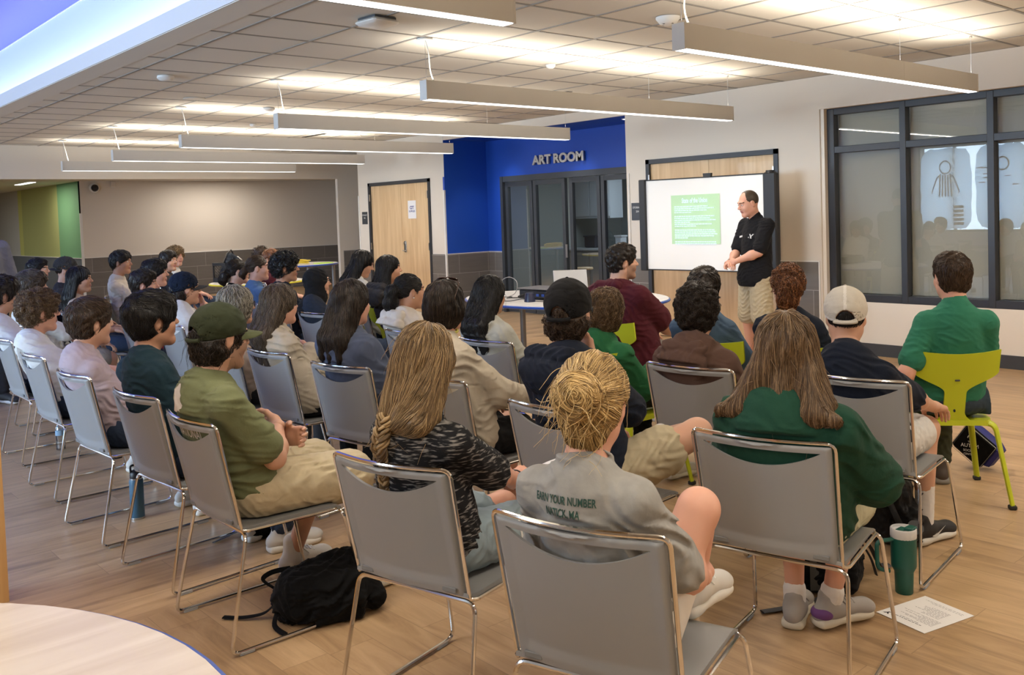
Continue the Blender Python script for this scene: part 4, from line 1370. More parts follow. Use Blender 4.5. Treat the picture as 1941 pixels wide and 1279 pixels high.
def top(root, K, S):
    """shirt, sweatshirt or hoodie over the torso and arms"""
    t = S['top']
    kind = t['kind']
    th = {'tee': 0.012, 'polo': 0.011, 'long': 0.016, 'sweater': 0.024, 'hoodie': 0.026, 'tank': 0.006}[kind] * t.get('loose', 1.0)
    s = K['s']
    P = K['torso'](th)
    # cloth hangs from the bust to the lap
    P.append(ell(K['T'](0.18) + V(0, 0.02, 0), (0.158 * s * K['fat'] + th, 0.112 * s * K['fat'] + th, 0.20 * s), None, k=0.04))
    sl = t.get('sleeve', {'tee': 0.62, 'polo': 0.62, 'tank': 0.0}.get(kind, 2.0))
    for a in K['arms']:
        ra, rb = 0.045 * s * K['fat'] + th, 0.042 * s * K['fat'] + th * 1.25
        if sl <= 0:
            continue
        if sl < 1:
            e = a['S'] + (a['E'] - a['S']) * sl
            P.append(rcone(a['S'], e, ra, rb + (0.010 if kind == 'tee' else 0.004), k=0.03))
        else:
            P.append(rcone(a['S'], a['E'], ra, rb, k=0.035))
            w_ = min(sl - 1, 0.93)
            e = a['E'] + (a['W'] - a['E']) * w_
            P.append(rcone(a['E'], e, rb, 0.032 * s + th, k=0.02))
            if kind in ('sweater', 'hoodie') and w_ > 0.8:
                d_ = nrm(a['W'] - a['E'])
                P.append(rcone(e - d_ * 0.015, e + d_ * 0.006, 0.030 * s + th * 1.25, 0.030 * s + th * 1.0, k=0.012))
    N = K['N']
    nd = nrm(K['h'].w((0, -0.02, -0.05)) - N)
    cols = []
    hood = []
    if kind == 'hoodie':
        c = N + V(0, -0.098, 0.0)
        hood = [ell(c + V(0, -0.030, -0.075), (0.120 * s, 0.050, 0.085), rotm(rx=16), k=0.02),
                rcone(c + V(-0.075, -0.008, 0.012), c + V(0.075, -0.008, 0.012), 0.040, 0.040, k=0.012),
                rcone(c + V(-0.085, -0.030, -0.045), c + V(0.085, -0.030, -0.045), 0.046, 0.046, k=0.010)]
        for sd in (-1, 1):
            hood.append(rcone(c + V(0.080 * sd, 0.0, 0.010), N + V(0.070 * sd, 0.055, -0.008), 0.038, 0.032, k=0.012))
            hood.append(rcone(N + V(0.070 * sd, 0.055, -0.008), N + V(0.022 * sd, 0.105, -0.045), 0.030, 0.020, k=0.02))
        hood.append(ell(N + nd * 0.070 + V(0, 0.006, 0), (0.066, 0.074, 0.060), None, k=0.010, sub=True))
        P.append(ell(N + nd * 0.075 + V(0, 0.005, 0), (0.068, 0.072, 0.055), None, k=0.015, sub=True))
    else:
        P.append(rcone(N + V(0, -0.010, -0.015), N + nd * 0.004, 0.066 * s + th * 0.3, 0.066 * s + th * 0.3, k=0.03))
        if kind == 'polo':
            P.append(rcone(N + V(0, -0.012, 0.02), N + nd * 0.050, 0.066 * s, 0.060 * s, k=0.01))
        cz = 0.085 if kind == 'polo' else 0.066
        P.append(ell(N + nd * cz + V(0, 0.012, 0), (0.060 * s, 0.070 * s, 0.056), None, k=0.006, sub=True))
        if kind in ('tee', 'long', 'sweater'):
            K['collar'] = True
    amp = t.get('amp', {'tee': 0.010, 'polo': 0.006, 'long': 0.006, 'sweater': 0.009, 'hoodie': 0.008, 'tank': 0.002}[kind])
    lam = t.get('lam', {'sweater': 0.11, 'hoodie': 0.10}.get(kind, 0.085))
    fo = folds(S['seed'], amp, lam, axis=(0.2, 0.4, 0.9))
    zh = K['P'][2] - t.get('hem', 0.075)
    Ey = K['P'][1]
    arms = K['arms']
    def disp(p):
        d = fo(p)
        if kind in ('tee', 'tank', 'polo'):
            d *= 0.65 + 0.35 * np.clip((N[2] - 0.05 - p[:, 2]) / 0.25, 0, 1)
        # sleeve seams
        return d
    lap = K['P'][1] + 0.17
    def cut(p):
        d = zh - p[:, 2]
        d = np.maximum(d, np.minimum((p[:, 1] - lap), 0.62 - p[:, 2]))
        if S.get('sitk') == 'grey':
            bc = backclear(p) - 0.001
            d = np.maximum(d, bc)
            return np.where(p[:, 2] < 0.60, d, np.maximum(np.minimum(d, -1), bc)) if sl >= 1 else d
        if sl >= 1:
            return np.where(p[:, 2] < 0.60, d, np.minimum(d, -1))
        return d
    h = S['hc']
    o, fn = solid('shirt' if kind in ('tee', 'polo', 'tank', 'long') else kind, P, h, t['mat'], root, disp=disp, cut=cut, slack=0.02)
    K['topfn'] = fn
    K['top'] = o
    if hood:
        solid('hood', hood, h, t['mat'], o, disp=folds(S['seed'] + 5, 0.009, 0.075, axis=(1, 0.2, 0.3)), cut=(lambda p: backclear(p) - 0.001) if S.get('sitk') == 'grey' else None)
    if kind == 'hoodie' and S['hc'] < 0.0065:
        for sd in (-1, 1):
            q = MB(); q.tube([N + V(0.03 * sd, 0.10, -0.04), N + V(0.035 * sd, 0.125, -0.10), N + V(0.04 * sd, 0.13, -0.2)], 0.003, 6); q.build('drawstring', M_white, o, smooth=True)
    return o

def bottom(root, K, S):
    b = S['bottom']
    s = K['s']; f = K['fat']
    th = b.get('th', 0.014)
    ln = b.get('len', 0.75)
    P = [ell(K['P'] + V(0, 0, 0.0), (0.168 * s * f, 0.124 * s * f, 0.108 * s), None, k=0.05, infl=th)]
    for l in K['legs']:
        if ln < 1:
            e = l['H'] + (l['K'] - l['H']) * ln
            P.append(rcone(l['H'], e, 0.084 * s * f + th, 0.066 * s + th * 1.9, k=0.04))
        else:
            P.append(rcone(l['H'], l['K'], 0.084 * s * f + th, 0.058 * s + th, k=0.04))
            e = l['K'] + (l['A'] - l['K']) * min(ln - 1, 0.95)
            P.append(rcone(l['K'], e, 0.056 * s + th, 0.042 * s + th, k=0.03))
    if not S.get('stand'):
        P.append(rcone(K['P'] + V(-0.05, 0.1, -0.02), K['P'] + V(0.05, 0.1, -0.02), 0.075 * s, 0.075 * s, k=0.05))
    fo = folds(S['seed'] + 50, b.get('amp', 0.006), 0.075, axis=(0.9, 0.3, 0.1) if not S.get('stand') else (0.3, 0.3, 1))
    o, fn = solid(b.get('name', 'shorts' if ln < 1 else 'trousers'), P, S['hc'], b['mat'], root, disp=fo, cut=(lambda p: np.maximum(backclear(p), np.where((p[:, 2] < 0.455) & (p[:, 2] > 0.40) & (p[:, 1] < 0.27) & (np.abs(p[:, 0]) < 0.24), 0.458 - p[:, 2], -1))) if S.get('sitk') == 'grey' else None)
    K['botfn'] = fn
    return o
def hair(root, K, S):
    h, N = K['h'], K['N']
    hs = S['hair']
    st = hs['style']
    if st == 'none':
        return
    t = hs.get('t', {'short': 0.014, 'crop': 0.005, 'messy': 0.022, 'curly': 0.030, 'mid': 0.020, 'long': 0.014, 'bob': 0.016, 'pony': 0.009, 'bun': 0.014, 'braid': 0.016}.get(st, 0.012))
    a, b = {'crop': (0.035, 0.60), 'short': (0.040, 0.62), 'messy': (0.045, 0.55), 'curly': (0.05, 0.50), 'mid': (0.11, 0.35)}.get(st, (0.075, 0.45))
    a = hs.get('a', a)
    q = lambda p: h.inv(p)
    front = hs.get('front', 0.0)          # >0: hair falls further over the forehead
    base = [h.el((0, -0.018, 0.034), (0.074 + t, 0.093 + t, 0.087 + t), k=0.02)]
    if st in ('messy', 'curly', 'short'):
        base.append(h.el((0, -0.042, -0.028), (0.064 + t * 0.5, 0.050 + t * 0.5, 0.060), k=0.03))
    if st in ('messy', 'curly', 'short'):
        base.append(h.el((0, 0.020, 0.078), (0.058 + t * 0.6, 0.066 + t * 0.5, 0.030 + t * 0.9), k=0.03))
    drop = []
    L = hs.get('len', 0.22)
    w = h.w
    if st == 'mid':
        base.append(h.el((0, -0.045, -0.035), (0.078 + t * 0.5, 0.058 + t * 0.5, 0.075), k=0.03))
    if st in ('long', 'braid'):
        sdl = hs.get('sides', 1.0)
        for x in (-0.05, 0.0, 0.05):
            wd_ = hs.get('wide', 1.0)
            p0, p1 = w((x, -0.062, 0.01)), N + V(x * 1.15 * wd_, -0.080 - hs.get('off', 0.0), -0.005)
            drop.append(rcone(p0, p1, 0.045, 0.036, k=0.03))
            if st == 'long':
                p2 = p1 + V(x * (0.25 + 1.2 * (wd_ - 1)) + hs.get('dx', 0), -0.018 + hs.get('dy', 0), -L)
                drop.append(rcone(p1, p2, 0.036, 0.016, k=0.03))
        for sd in (-1, 1):
            if sd == hs.get('skip', 0): continue
            p0, p1 = w((0.066 * sd, -0.012, 0.02)), N + V(0.070 * sd * hs.get('wide', 1.0), -0.035 - hs.get('off', 0.0), 0.012)
            drop.append(rcone(p0, p1, 0.026, 0.028, k=0.03))
            if st == 'long' and sdl > 0:
                drop.append(rcone(p1, p1 + V(0.025 * sd, -0.045 if hs.get('back', 1) else 0.06, -L * 0.8 * sdl), 0.026, 0.012, k=0.03))
    if st == 'bob':
        base = [h.el((0, -0.018, 0.034), (0.074 + t, 0.093 + t, 0.087 + t), k=0.03), h.el((0, -0.022, -0.030), (0.084 + t * 0.6, 0.088 + t * 0.4, 0.085 + hs.get('len', 0.02)), k=0.04)]
        a, b = 0.115 + hs.get('len', 0.02), 0.15
    if st == 'pony':
        c = hs.get('at', (0, -0.105, 0.045))
        drop += [h.rc((c[0], c[1] + 0.02, c[2]), c, 0.028, 0.026, k=0.02)]
        e1 = w(c) + V(0, -0.035, -0.02); e2 = e1 + V(-0.01, -0.015, -L * 0.5); e3 = e2 + V(0.0, 0.012, -L * 0.5)
        vol = hs.get('vol', 0.034)
        drop += [rcone(w(c), e1, 0.026, vol, k=0.02), rcone(e1, e2, vol, vol * 1.05, k=0.02), rcone(e2, e3, vol, 0.014, k=0.02)]
    bun = None
    if st == 'bun':
        bun = w(hs.get('at', (0, -0.12, 0.03)))
        br = hs.get('r', 0.042)
        drop += [ell(bun, (br * 1.12, br * 0.95, br), K['h'].R, k=0.012)]
        if hs.get('nape'):
            drop += [h.rc((0, -0.085, -0.01), (0, -0.062, -0.085), 0.045, 0.030, k=0.03), h.rc((-0.045, -0.055, -0.02), (-0.025, -0.055, -0.08), 0.034, 0.022, k=0.03), h.rc((0.045, -0.055, -0.02), (0.025, -0.055, -0.08), 0.034, 0.022, k=0.03)]
    lm = lumps(S['seed'] + 9, hs.get('lump', {'curly': 0.010, 'messy': 0.006, 'short': 0.003, 'crop': 0.0008, 'mid': 0.005}.get(st, 0.003)), 0.045 if st != 'curly' else 0.040)
    fz = 0.0 + front
    def cutv(p):
        c = q(p)
        fcc, fcr = hs.get('fcut', ((0, 0.122, -0.045 - fz), (0.071, 0.070, 0.108)))
        e = np.sqrt(((c - V(*fcc)) / V(*fcr)) ** 2 @ np.ones(3, F32))
        f_ = (1 - e) * 0.07
        if st == 'bob' or st in ('long', 'braid', 'pony', 'bun', 'mid'):
            lw = (-a + b * np.minimum(c[:, 1], 0.0)) - c[:, 2]
        else:
            lw = (-a + b * c[:, 1]) - c[:, 2]
        r_ = np.maximum(f_, lw)
        if st not in ('long', 'bob', 'braid') and not hs.get('overear'):
            ec = (c - V(0, -0.004, -0.012)) / V(1.0, 0.026, 0.036)
            ear = np.where(np.abs(c[:, 0]) > 0.055, (1 - np.sqrt(ec[:, 1] ** 2 + ec[:, 2] ** 2)) * 0.03, -1)
            r_ = np.maximum(r_, ear)
        return r_
    cp = S.get('cap')
    def undercap(c):
        f_ = -1 if cp.get('back') else 1
        line = cp.get('z', 0.022) + 0.22 * c[:, 1] * f_
        r_ = (c[:, 2] - line) - 0.002
        e = np.sqrt((c[:, 0] / 0.040) ** 2 + ((c[:, 2] - cp.get('z', 0.022) + 0.026) / 0.054) ** 2)
        return np.where((c[:, 1] * f_ < -0.04) & (e < 1), -0.01, r_)
    _cut0 = cutv
    if cp:
        cutv = lambda p: np.maximum(_cut0(p), undercap(q(p)))
    bcl = S.get('sitk') == 'grey' and not S.get('stand') and h.H[2] < 1.35
    def fn(p):
        d = fn0(p)
        return np.maximum(d, backclear(p) - 0.004) if bcl else d
    def fn0(p):
        d = evalp(base, p)
        near = np.abs(d) < 0.06
        if near.any():
            d[near] = np.maximum(d[near] + lm(p[near]), cutv(p[near]))
        if drop:
            e = evalp(drop, p)
            nr = np.abs(e) < 0.04
            if nr.any():
                x = e[nr] + lm(p[nr]) * 0.7
                c = q(p[nr])
                ef = (1 - np.sqrt(((c - V(0, 0.122, -0.045 - fz)) / V(0.069, 0.074, 0.12)) ** 2 @ np.ones(3, F32))) * 0.07
                e[nr] = np.maximum(x, ef)
            k = 0.02
            hh = np.maximum(k - np.abs(d - e), 0) / k
            d = np.minimum(d, e) - hh * hh * k * 0.25
        return d
    lo, hi = bounds(base + drop, 0.015)
    v, f = surf(fn, lo, hi, S['hx'], slack=0.025)
    tone = np.full(len(v), hs.get('base', 0.28), F32)
    n = hs.get('n', S.get('nstr', 900))
    faces = [f]
    if n:
        r_ = np.random.RandomState(S['seed'])
        cv = q(v)
        crown = V(0.0, hs.get('crown', -0.045), 0.12)
        def flat(c): return np.sqrt(((c[:, :2] - crown[:2]) ** 2).sum(1)) + 1e-5
        Rh = h.R
        def comb_world(dirs): return dirs @ Rh.T
        if st in ('short', 'crop', 'messy', 'curly'):
            def comb(p):
                c = q(p)
                k = np.clip((c[:, 2] - 0.035) / 0.05, 0, 1)[:, None]
                o = (c - crown) * V(1, 1, 0); o /= (np.linalg.norm(o, axis=1, keepdims=True) + 1e-6)
                d = k * (o + V(0.15, 0.55, 0)) + (1 - k) * V(0, -0.12, -1)
                return comb_world(d)
        elif st == 'bun':
            bz = bun
            def comb(p):
                r1 = bz - p
                dist = np.linalg.norm(r1, axis=1, keepdims=True)
                tang = np.cross(r1, np.zeros_like(r1) + nrm(h.R @ V(0.25, -1, 0.1)))
                tang /= (np.linalg.norm(tang, axis=1, keepdims=True) + 1e-6)
                inb = np.clip((0.062 - dist) / 0.012, 0, 1)
                return (r1 / (dist + 1e-6)) * (1 - inb) + tang * inb
        elif st == 'pony':
            pc = w(hs.get('at', (0, -0.105, 0.045)))
            def comb(p):
                r1 = pc - p
                dist = np.linalg.norm(r1, axis=1, keepdims=True)
                c = q(p)
                tail = ((c[:, 1] < -0.118) | (c[:, 2] < -0.10))[:, None]
                return np.where(tail, V(0, 0, -1) + 0 * p, r1 / (dist + 1e-6))
        elif st == 'braid':
            g = K['N'] + V(*hs.get('gather', (-0.02, -0.10, -0.02)))
            def comb(p):
                r1 = g - p
                r1 /= (np.linalg.norm(r1, axis=1, keepdims=True) + 1e-6)
                c = q(p)
                k = np.clip((c[:, 2] - 0.06) / 0.05, 0, 1)[:, None]
                o = (c - V(0.01, 0.03, 0)) * V(1, 0.35, 0); o /= (np.linalg.norm(o, axis=1, keepdims=True) + 1e-6)
                return k * comb_world(o) + (1 - k) * (r1 * 0.8 + V(0, 0, -0.6))
        else:
            part = hs.get('part', 0.0)
            def comb(p):
                c = q(p)
                k = np.clip((c[:, 2] - 0.055) / 0.055, 0, 1)[:, None]
                o = (c - V(part, -0.03, 0)) * V(1, 0.8, 0); o /= (np.linalg.norm(o, axis=1, keepdims=True) + 1e-6)
                return k * comb_world(o) + (1 - k) * V(0, 0, -1)
        sl = hs.get('slen', {'crop': 0.018, 'short': 0.05, 'messy': 0.07, 'curly': 0.06, 'mid': 0.12, 'long': 0.20, 'bob': 0.13, 'pony': 0.12, 'bun': 0.11, 'braid': 0.17}.get(st, 0.1))
        steps = hs.get('steps', 9)
        starts = v[r_.randint(0, len(v), n)]
        if hs.get('toponly'):
            pass
        sv, sq, stn = strands(fn, starts, comb, sl, steps, hs.get('rad', 0.0016), S['seed'], lift=hs.get('lift', {'curly': (0, 0.012), 'messy': (0.0, 0.009), 'mid': (0, 0.007)}.get(st, (-0.0005, 0.0035))), wav=hs.get('wav', 0.0), curl=hs.get('curl', {'curly': 1.1}.get(st, 0.0)), stray=hs.get('stray', {'curly': 0.6, 'messy': 0.35, 'short': 0.25}.get(st, 0.07)), hug=hs.get('hug', 0.75))
        if cp:
            per = (steps + 1) * 3
            uc = (undercap(q(sv)) > 0.0).reshape(-1, per).any(1)
            keep = ~uc
            sq = sq.reshape(-1, steps * 3, 4)[keep].reshape(-1, 4)
        if bcl:
            per = (steps + 1) * 3
            bad = (backclear(sv) > 0.007).reshape(-1, per).any(1)
            sq = sq.reshape(len(sq) // (steps * 3), steps * 3, 4)
            ids = sq[:, 0, 0] // per
            sq = sq[~bad[ids]].reshape(-1, 4)
        faces.append(sq + len(v))
        v = np.concatenate([v, sv]); tone = np.concatenate([tone, stn])
        if hs.get('fly'):
            nf = hs['fly']
            st2 = v[r_.randint(0, len(tone) // 2, nf)]
            fd = nrm(V(0, -0.4, -1))
            sv, sq, stn = strands(fn, st2, lambda p: comb(p) * 0.5 + fd, hs.get('flen', 0.12), 10, 0.0008, S['seed'] + 3, lift=(0.005, 0.03), wav=0.12, stray=0.5, hug=0.12)
            faces.append(sq + len(v)); v = np.concatenate([v, sv]); tone = np.concatenate([tone, stn * 0.4 + 0.6])
    fq = [np.concatenate(faces)]
    o = np_mesh('hair', v, fq, hairm(S['haircol']), root, attr=tone)
    K['hairfn'] = fn
    K['hairobj'] = o
    if st == 'bun':
        q_ = MB()
        ax = nrm(h.R @ V(0.25, -1, 0.1)); u1 = nrm(np.cross(ax, V(0, 0, 1))); u2 = np.cross(ax, u1)
        pts = [bun - ax * 0.018 + (u1 * math.cos(x) + u2 * math.sin(x)) * br * 0.86 for x in [2 * PI * i / 20 for i in range(20)]]
        q_.tube(pts, 0.004, 6, closed=True); q_.build('hair_tie', hairm(S['haircol']), o, smooth=True)
    return o

def braid(root, K, S, path, r0, r1, n=11, tie=True):
    """three-strand plait along a path (list of points)"""
    P = [Vector(p) for p in path]
    def at(t):
        x = t * (len(P) - 1); i = min(int(x), len(P) - 2); f_ = x - i
        return P[i].lerp(P[i + 1], f_)
    vs, fs, tn = [], [], []
    off = 0
    r_ = np.random.RandomState(S['seed'])
    M = 130
    for s_ in range(3):
        ph = s_ * 2 * PI / 3
        ctr = []
        for k in range(M + 1):
            t = k / M
            a = t * n * PI * 2 / 1.5 + ph
            r = r0 + (r1 - r0) * t
            T = (at(min(t + 0.02, 1)) - at(max(t - 0.02, 0))).normalized()
            X = T.cross(Vector((0, -1, 0))).normalized(); Y = T.cross(X)
            ctr.append(at(t) + X * math.sin(a) * r * 0.62 + Y * math.sin(2 * a) * r * 0.36)
        # each lock is a bundle of fine tubes
        for j in range(16):
            a0 = r_.rand() * 6.28; rad = math.sqrt(r_.rand())
            pts = []
            for k in range(0, M + 1, 1):
                t = k / M
                r = (r0 + (r1 - r0) * t) * 0.50 * rad
                T = (ctr[min(k + 1, M)] - ctr[max(k - 1, 0)]).normalized()
                X = T.cross(Vector((0, -1, 0.2))).normalized(); Y = T.cross(X)
                pts.append(ctr[k] + X * math.cos(a0 + t * 14) * r + Y * math.sin(a0 + t * 14) * r)
            q = MB(); q.tube(pts, (r0 * 0.17), 5)
            v = np.array(q.v, F32)
            f_ = np.array([x for x in q.f if len(x) == 4], int)
            vs.append(v); fs.append(f_ + off); off += len(v); tn.append(np.full(len(v), r_.rand(), F32))
    # loose end
    e = P[-1]
    for j in range(60):
        d = Vector((r_.randn() * 0.010, r_.randn() * 0.006, -0.085 * (0.6 + 0.5 * r_.rand())))
        q = MB(); q.tube([e + Vector((r_.randn() * 0.003, 0, 0.01)), e + d * 0.5 + Vector((d.x, 0, 0)), e + d], [0.0016, 0.0014, 0.0005], 4)
        v = np.array(q.v, F32); f_ = np.array([x for x in q.f if len(x) == 4], int)
        vs.append(v); fs.append(f_ + off); off += len(v); tn.append(np.full(len(v), r_.rand() * 0.5 + 0.4, F32))
    o = np_mesh('braid', np.concatenate(vs), np.concatenate(fs), hairm(S['haircol']), K['hairobj'], attr=np.concatenate(tn))
    if tie:
        q = MB()
        for k in range(3):
            c = e + Vector((0, 0, 0.004 - k * 0.006))
            q.tube([c + Vector((math.cos(a) * r1 * 0.75, math.sin(a) * r1 * 0.75, 0)) for a in [2 * PI * i / 14 for i in range(14)]], 0.0035, 6, closed=True)
        q.build('hair_tie', mat('cream_elastic', (0.75, 0.68, 0.60), 0.6), K['hairobj'], smooth=True)
    return o

def ballcap(root, K, S):
    h = K['h']; c = S['cap']
    back = c.get('back', False)
    t = c.get('t', 0.013)
    fl = -1 if back else 1
    tilt = c.get('tilt', 6)
    Rl = rotm(rx=tilt * fl)
    dome = [h.el((0, -0.018, 0.040), (0.078 + t, 0.098 + t, 0.086 + t), k=0.01)]
    inn = [h.el((0, -0.018, 0.038), (0.076 + t - 0.004, 0.096 + t - 0.004, 0.083 + t - 0.004), k=0.01)]
    z0 = c.get('z', 0.022)
    def cutline(cc):
        return z0 + 0.20 * cc[:, 1] * fl * 0.5 - 0.9 * 0
    r0 = 0.093 + t
    def cut(p):
        cc = h.inv(p)
        r_ = (z0 + 0.22 * cc[:, 1] * fl) - cc[:, 2]
        if c.get('arch', True):
            y_ = cc[:, 1] * fl
            e = np.sqrt((cc[:, 0] / 0.042) ** 2 + ((cc[:, 2] - z0 + 0.022 + 0.004) / 0.058) ** 2)
            zl = z0 + 0.22 * cc[:, 1] * fl + 0.016
            ar = np.where((y_ < -0.04) & (cc[:, 2] > zl), (1 - e) * 0.04, -1)
            r_ = np.maximum(r_, ar)
        return np.maximum(r_, -evalp(inn, p))
    disp = None
    M_ = c['mat']
    o, fn = solid('cap', dome, S['hx'], M_ if not c.get('front') else M_, root, cut=cut, disp=lumps(S['seed'], 0.0012, 0.06))
    if c.get('front'):
        me = o.data; me.materials.append(c['front'])
        n = len(me.polygons); cen = np.empty(n * 3, F32); me.polygons.foreach_get('center', cen)
        cc = h.inv(cen.reshape(-1, 3))
        mi = ((cc[:, 1] * fl > 0.0) & (np.abs(cc[:, 0]) < 2)).astype(np.int32)
        if c.get('seam'):
            mi = ((cc[:, 1] * fl > 0.035) | (np.abs(cc[:, 0]) < 0.006) | (cc[:, 2] < z0 + 0.22 * cc[:, 1] * fl + 0.014)).astype(np.int32)
        me.polygons.foreach_set('material_index', mi)
    # visor
    yf = (0.098 + t - 0.018)
    def vis(u, v, dz=0.0):
        a = (u - 0.5) * 2
        x = a * 0.075
        y0 = -0.018 + (0.098 + t) * math.sqrt(max(1 - (x / (0.080 + t)) ** 2, 0)) - 0.004
        ext = 0.078 * (1 - abs(a) ** 2.6) ** 0.6 if abs(a) < 1 else 0
        y = y0 + ext * v
        z = z0 + 0.22 * y0 + 0.004 - (x / 0.075) ** 2 * 0.014 - v * 0.004 * c.get('dip', 2.5) + dz
        return Vector(h.w((x, fl * y, z)))
    q = MB(); q.grid(lambda u, v: vis(u, v), 20, 8, thick=lambda u, v: vis(u, v, -0.0045)); q.build('visor', c.get('visor', M_), o, smooth=True)
    q = MB(); q.lathe([(0.0065, -0.002), (0.006, 0.003), (0.0, 0.005)], 10, M=Matrix.Translation(Vector(h.w((0, -0.018, 0.127 + t - 0.002))))); q.build('button', M_, o, smooth=True)
    if c.get('arch', True):
        pts = []
        for k in range(13):
            a = (k - 6) / 6 * 0.52
            x = (0.079 + t) * math.sin(a); y = -0.018 - fl * (0.099 + t) * math.cos(a)
            pts.append(Vector(h.w((x, y, z0 + 0.22 * y * fl + 0.008))))
        q = MB(); q.tube(pts, 0.009, 8, flat=0.9); s_ = q.build('strap', M_, o, smooth=True)
        for v_ in s_.data.vertices: pass
    return o

def specs(root, K, S, frame, lens=None, on_head=False):
    h = K['h']
    zz, yy = (0.012, 0.108) if not on_head else (0.0, 0.0)
    o = empty('glasses'); o.parent = root
    o.name = 'sunglasses' if on_head else 'glasses'
    Wp = (lambda x, y, z: Vector(h.w((x, y, z)))) if not on_head else (lambda x, y, z: Vector(h.w((x * 1.08, 0.025 + (y - 0.108) * 0.62 - (z - 0.012) * 0.30, 0.142 + (z - 0.012) * 0.3 + (y - 0.108) * 0.72))))
    q = MB()
    for sd in (-1, 1):
        pts = [Wp(sd * 0.033 + 0.025 * math.cos(a), 0.110 - 0.3 * abs(sd * 0.033 + 0.025 * math.cos(a)) ** 1.2 * 0.9, 0.010 + 0.019 * math.sin(a)) for a in [2 * PI * i / 20 for i in range(20)]]
        q.tube(pts, 0.0022, 6, closed=True)
        q.tube([Wp(sd * 0.058, 0.094, 0.016), Wp(sd * 0.077, 0.075, 0.017), Wp(sd * 0.083, 0.0, 0.014), Wp(sd * 0.082, -0.02, 0.0)], 0.0022, 6)
    q.tube([Wp(-0.009, 0.112, 0.016), Wp(0, 0.114, 0.019), Wp(0.009, 0.112, 0.016)], 0.0022, 6)
    q.build('rims', frame, o, smooth=True)
    q = MB()
    for sd in (-1, 1):
        pts = [Wp(sd * 0.033 + 0.0245 * math.cos(a), 0.110 - 0.3 * abs(sd * 0.033 + 0.025 * math.cos(a)) ** 1.2 * 0.9, 0.010 + 0.0185 * math.sin(a)) for a in [2 * PI * i / 20 for i in range(20)]]
        q.add(pts, [tuple(range(20))])
    q.build('lenses', lens or glass('spectacle_lens', (0.95, 0.95, 0.95), 0.03, 1.0), o)
    return o

# ---------------------------------------------------------------- text laid on cloth
def cloth_text(K, body, size, m, centre, xdir, normal, fn, parent, squeeze=0.75, push=0.0016):
    """letters that follow the cloth: every vertex slides along -normal to the surface fn"""
    x = nrm(xdir); n = nrm(normal); x = nrm(x - n * float(x @ n)); y = np.cross(n, x)
    M = Matrix(((x[0], y[0], n[0], centre[0]), (x[1], y[1], n[1], centre[1]), (x[2], y[2], n[2], centre[2]), (0, 0, 0, 1)))
    o = text('print', body, size, m, Matrix.Identity(4), None, 0.0, squeeze=squeeze, bold=0.0006)
    me = o.data
    import bmesh
    bm = bmesh.new(); bm.from_mesh(me)
    bmesh.ops.triangulate(bm, faces=bm.faces)
    for _ in range(2):
        es = [e for e in bm.edges if e.calc_length() > 0.010]
        if es:
            bmesh.ops.subdivide_edges(bm, edges=es, cuts=1, use_grid_fill=False)
            bmesh.ops.triangulate(bm, faces=bm.faces)
    bm.transform(M)
    bm.to_mesh(me); bm.free()
    k = len(me.vertices)
    P = np.empty(k * 3, F32); me.vertices.foreach_get('co', P); P = P.reshape(-1, 3)
    for _ in range(30):
        d = fn(P) - push
        P = P - n * np.clip(d, -0.02, 0.02)[:, None] * 0.8
    me.vertices.foreach_set('co', P.ravel()); me.update()
    o.parent = parent
    return o

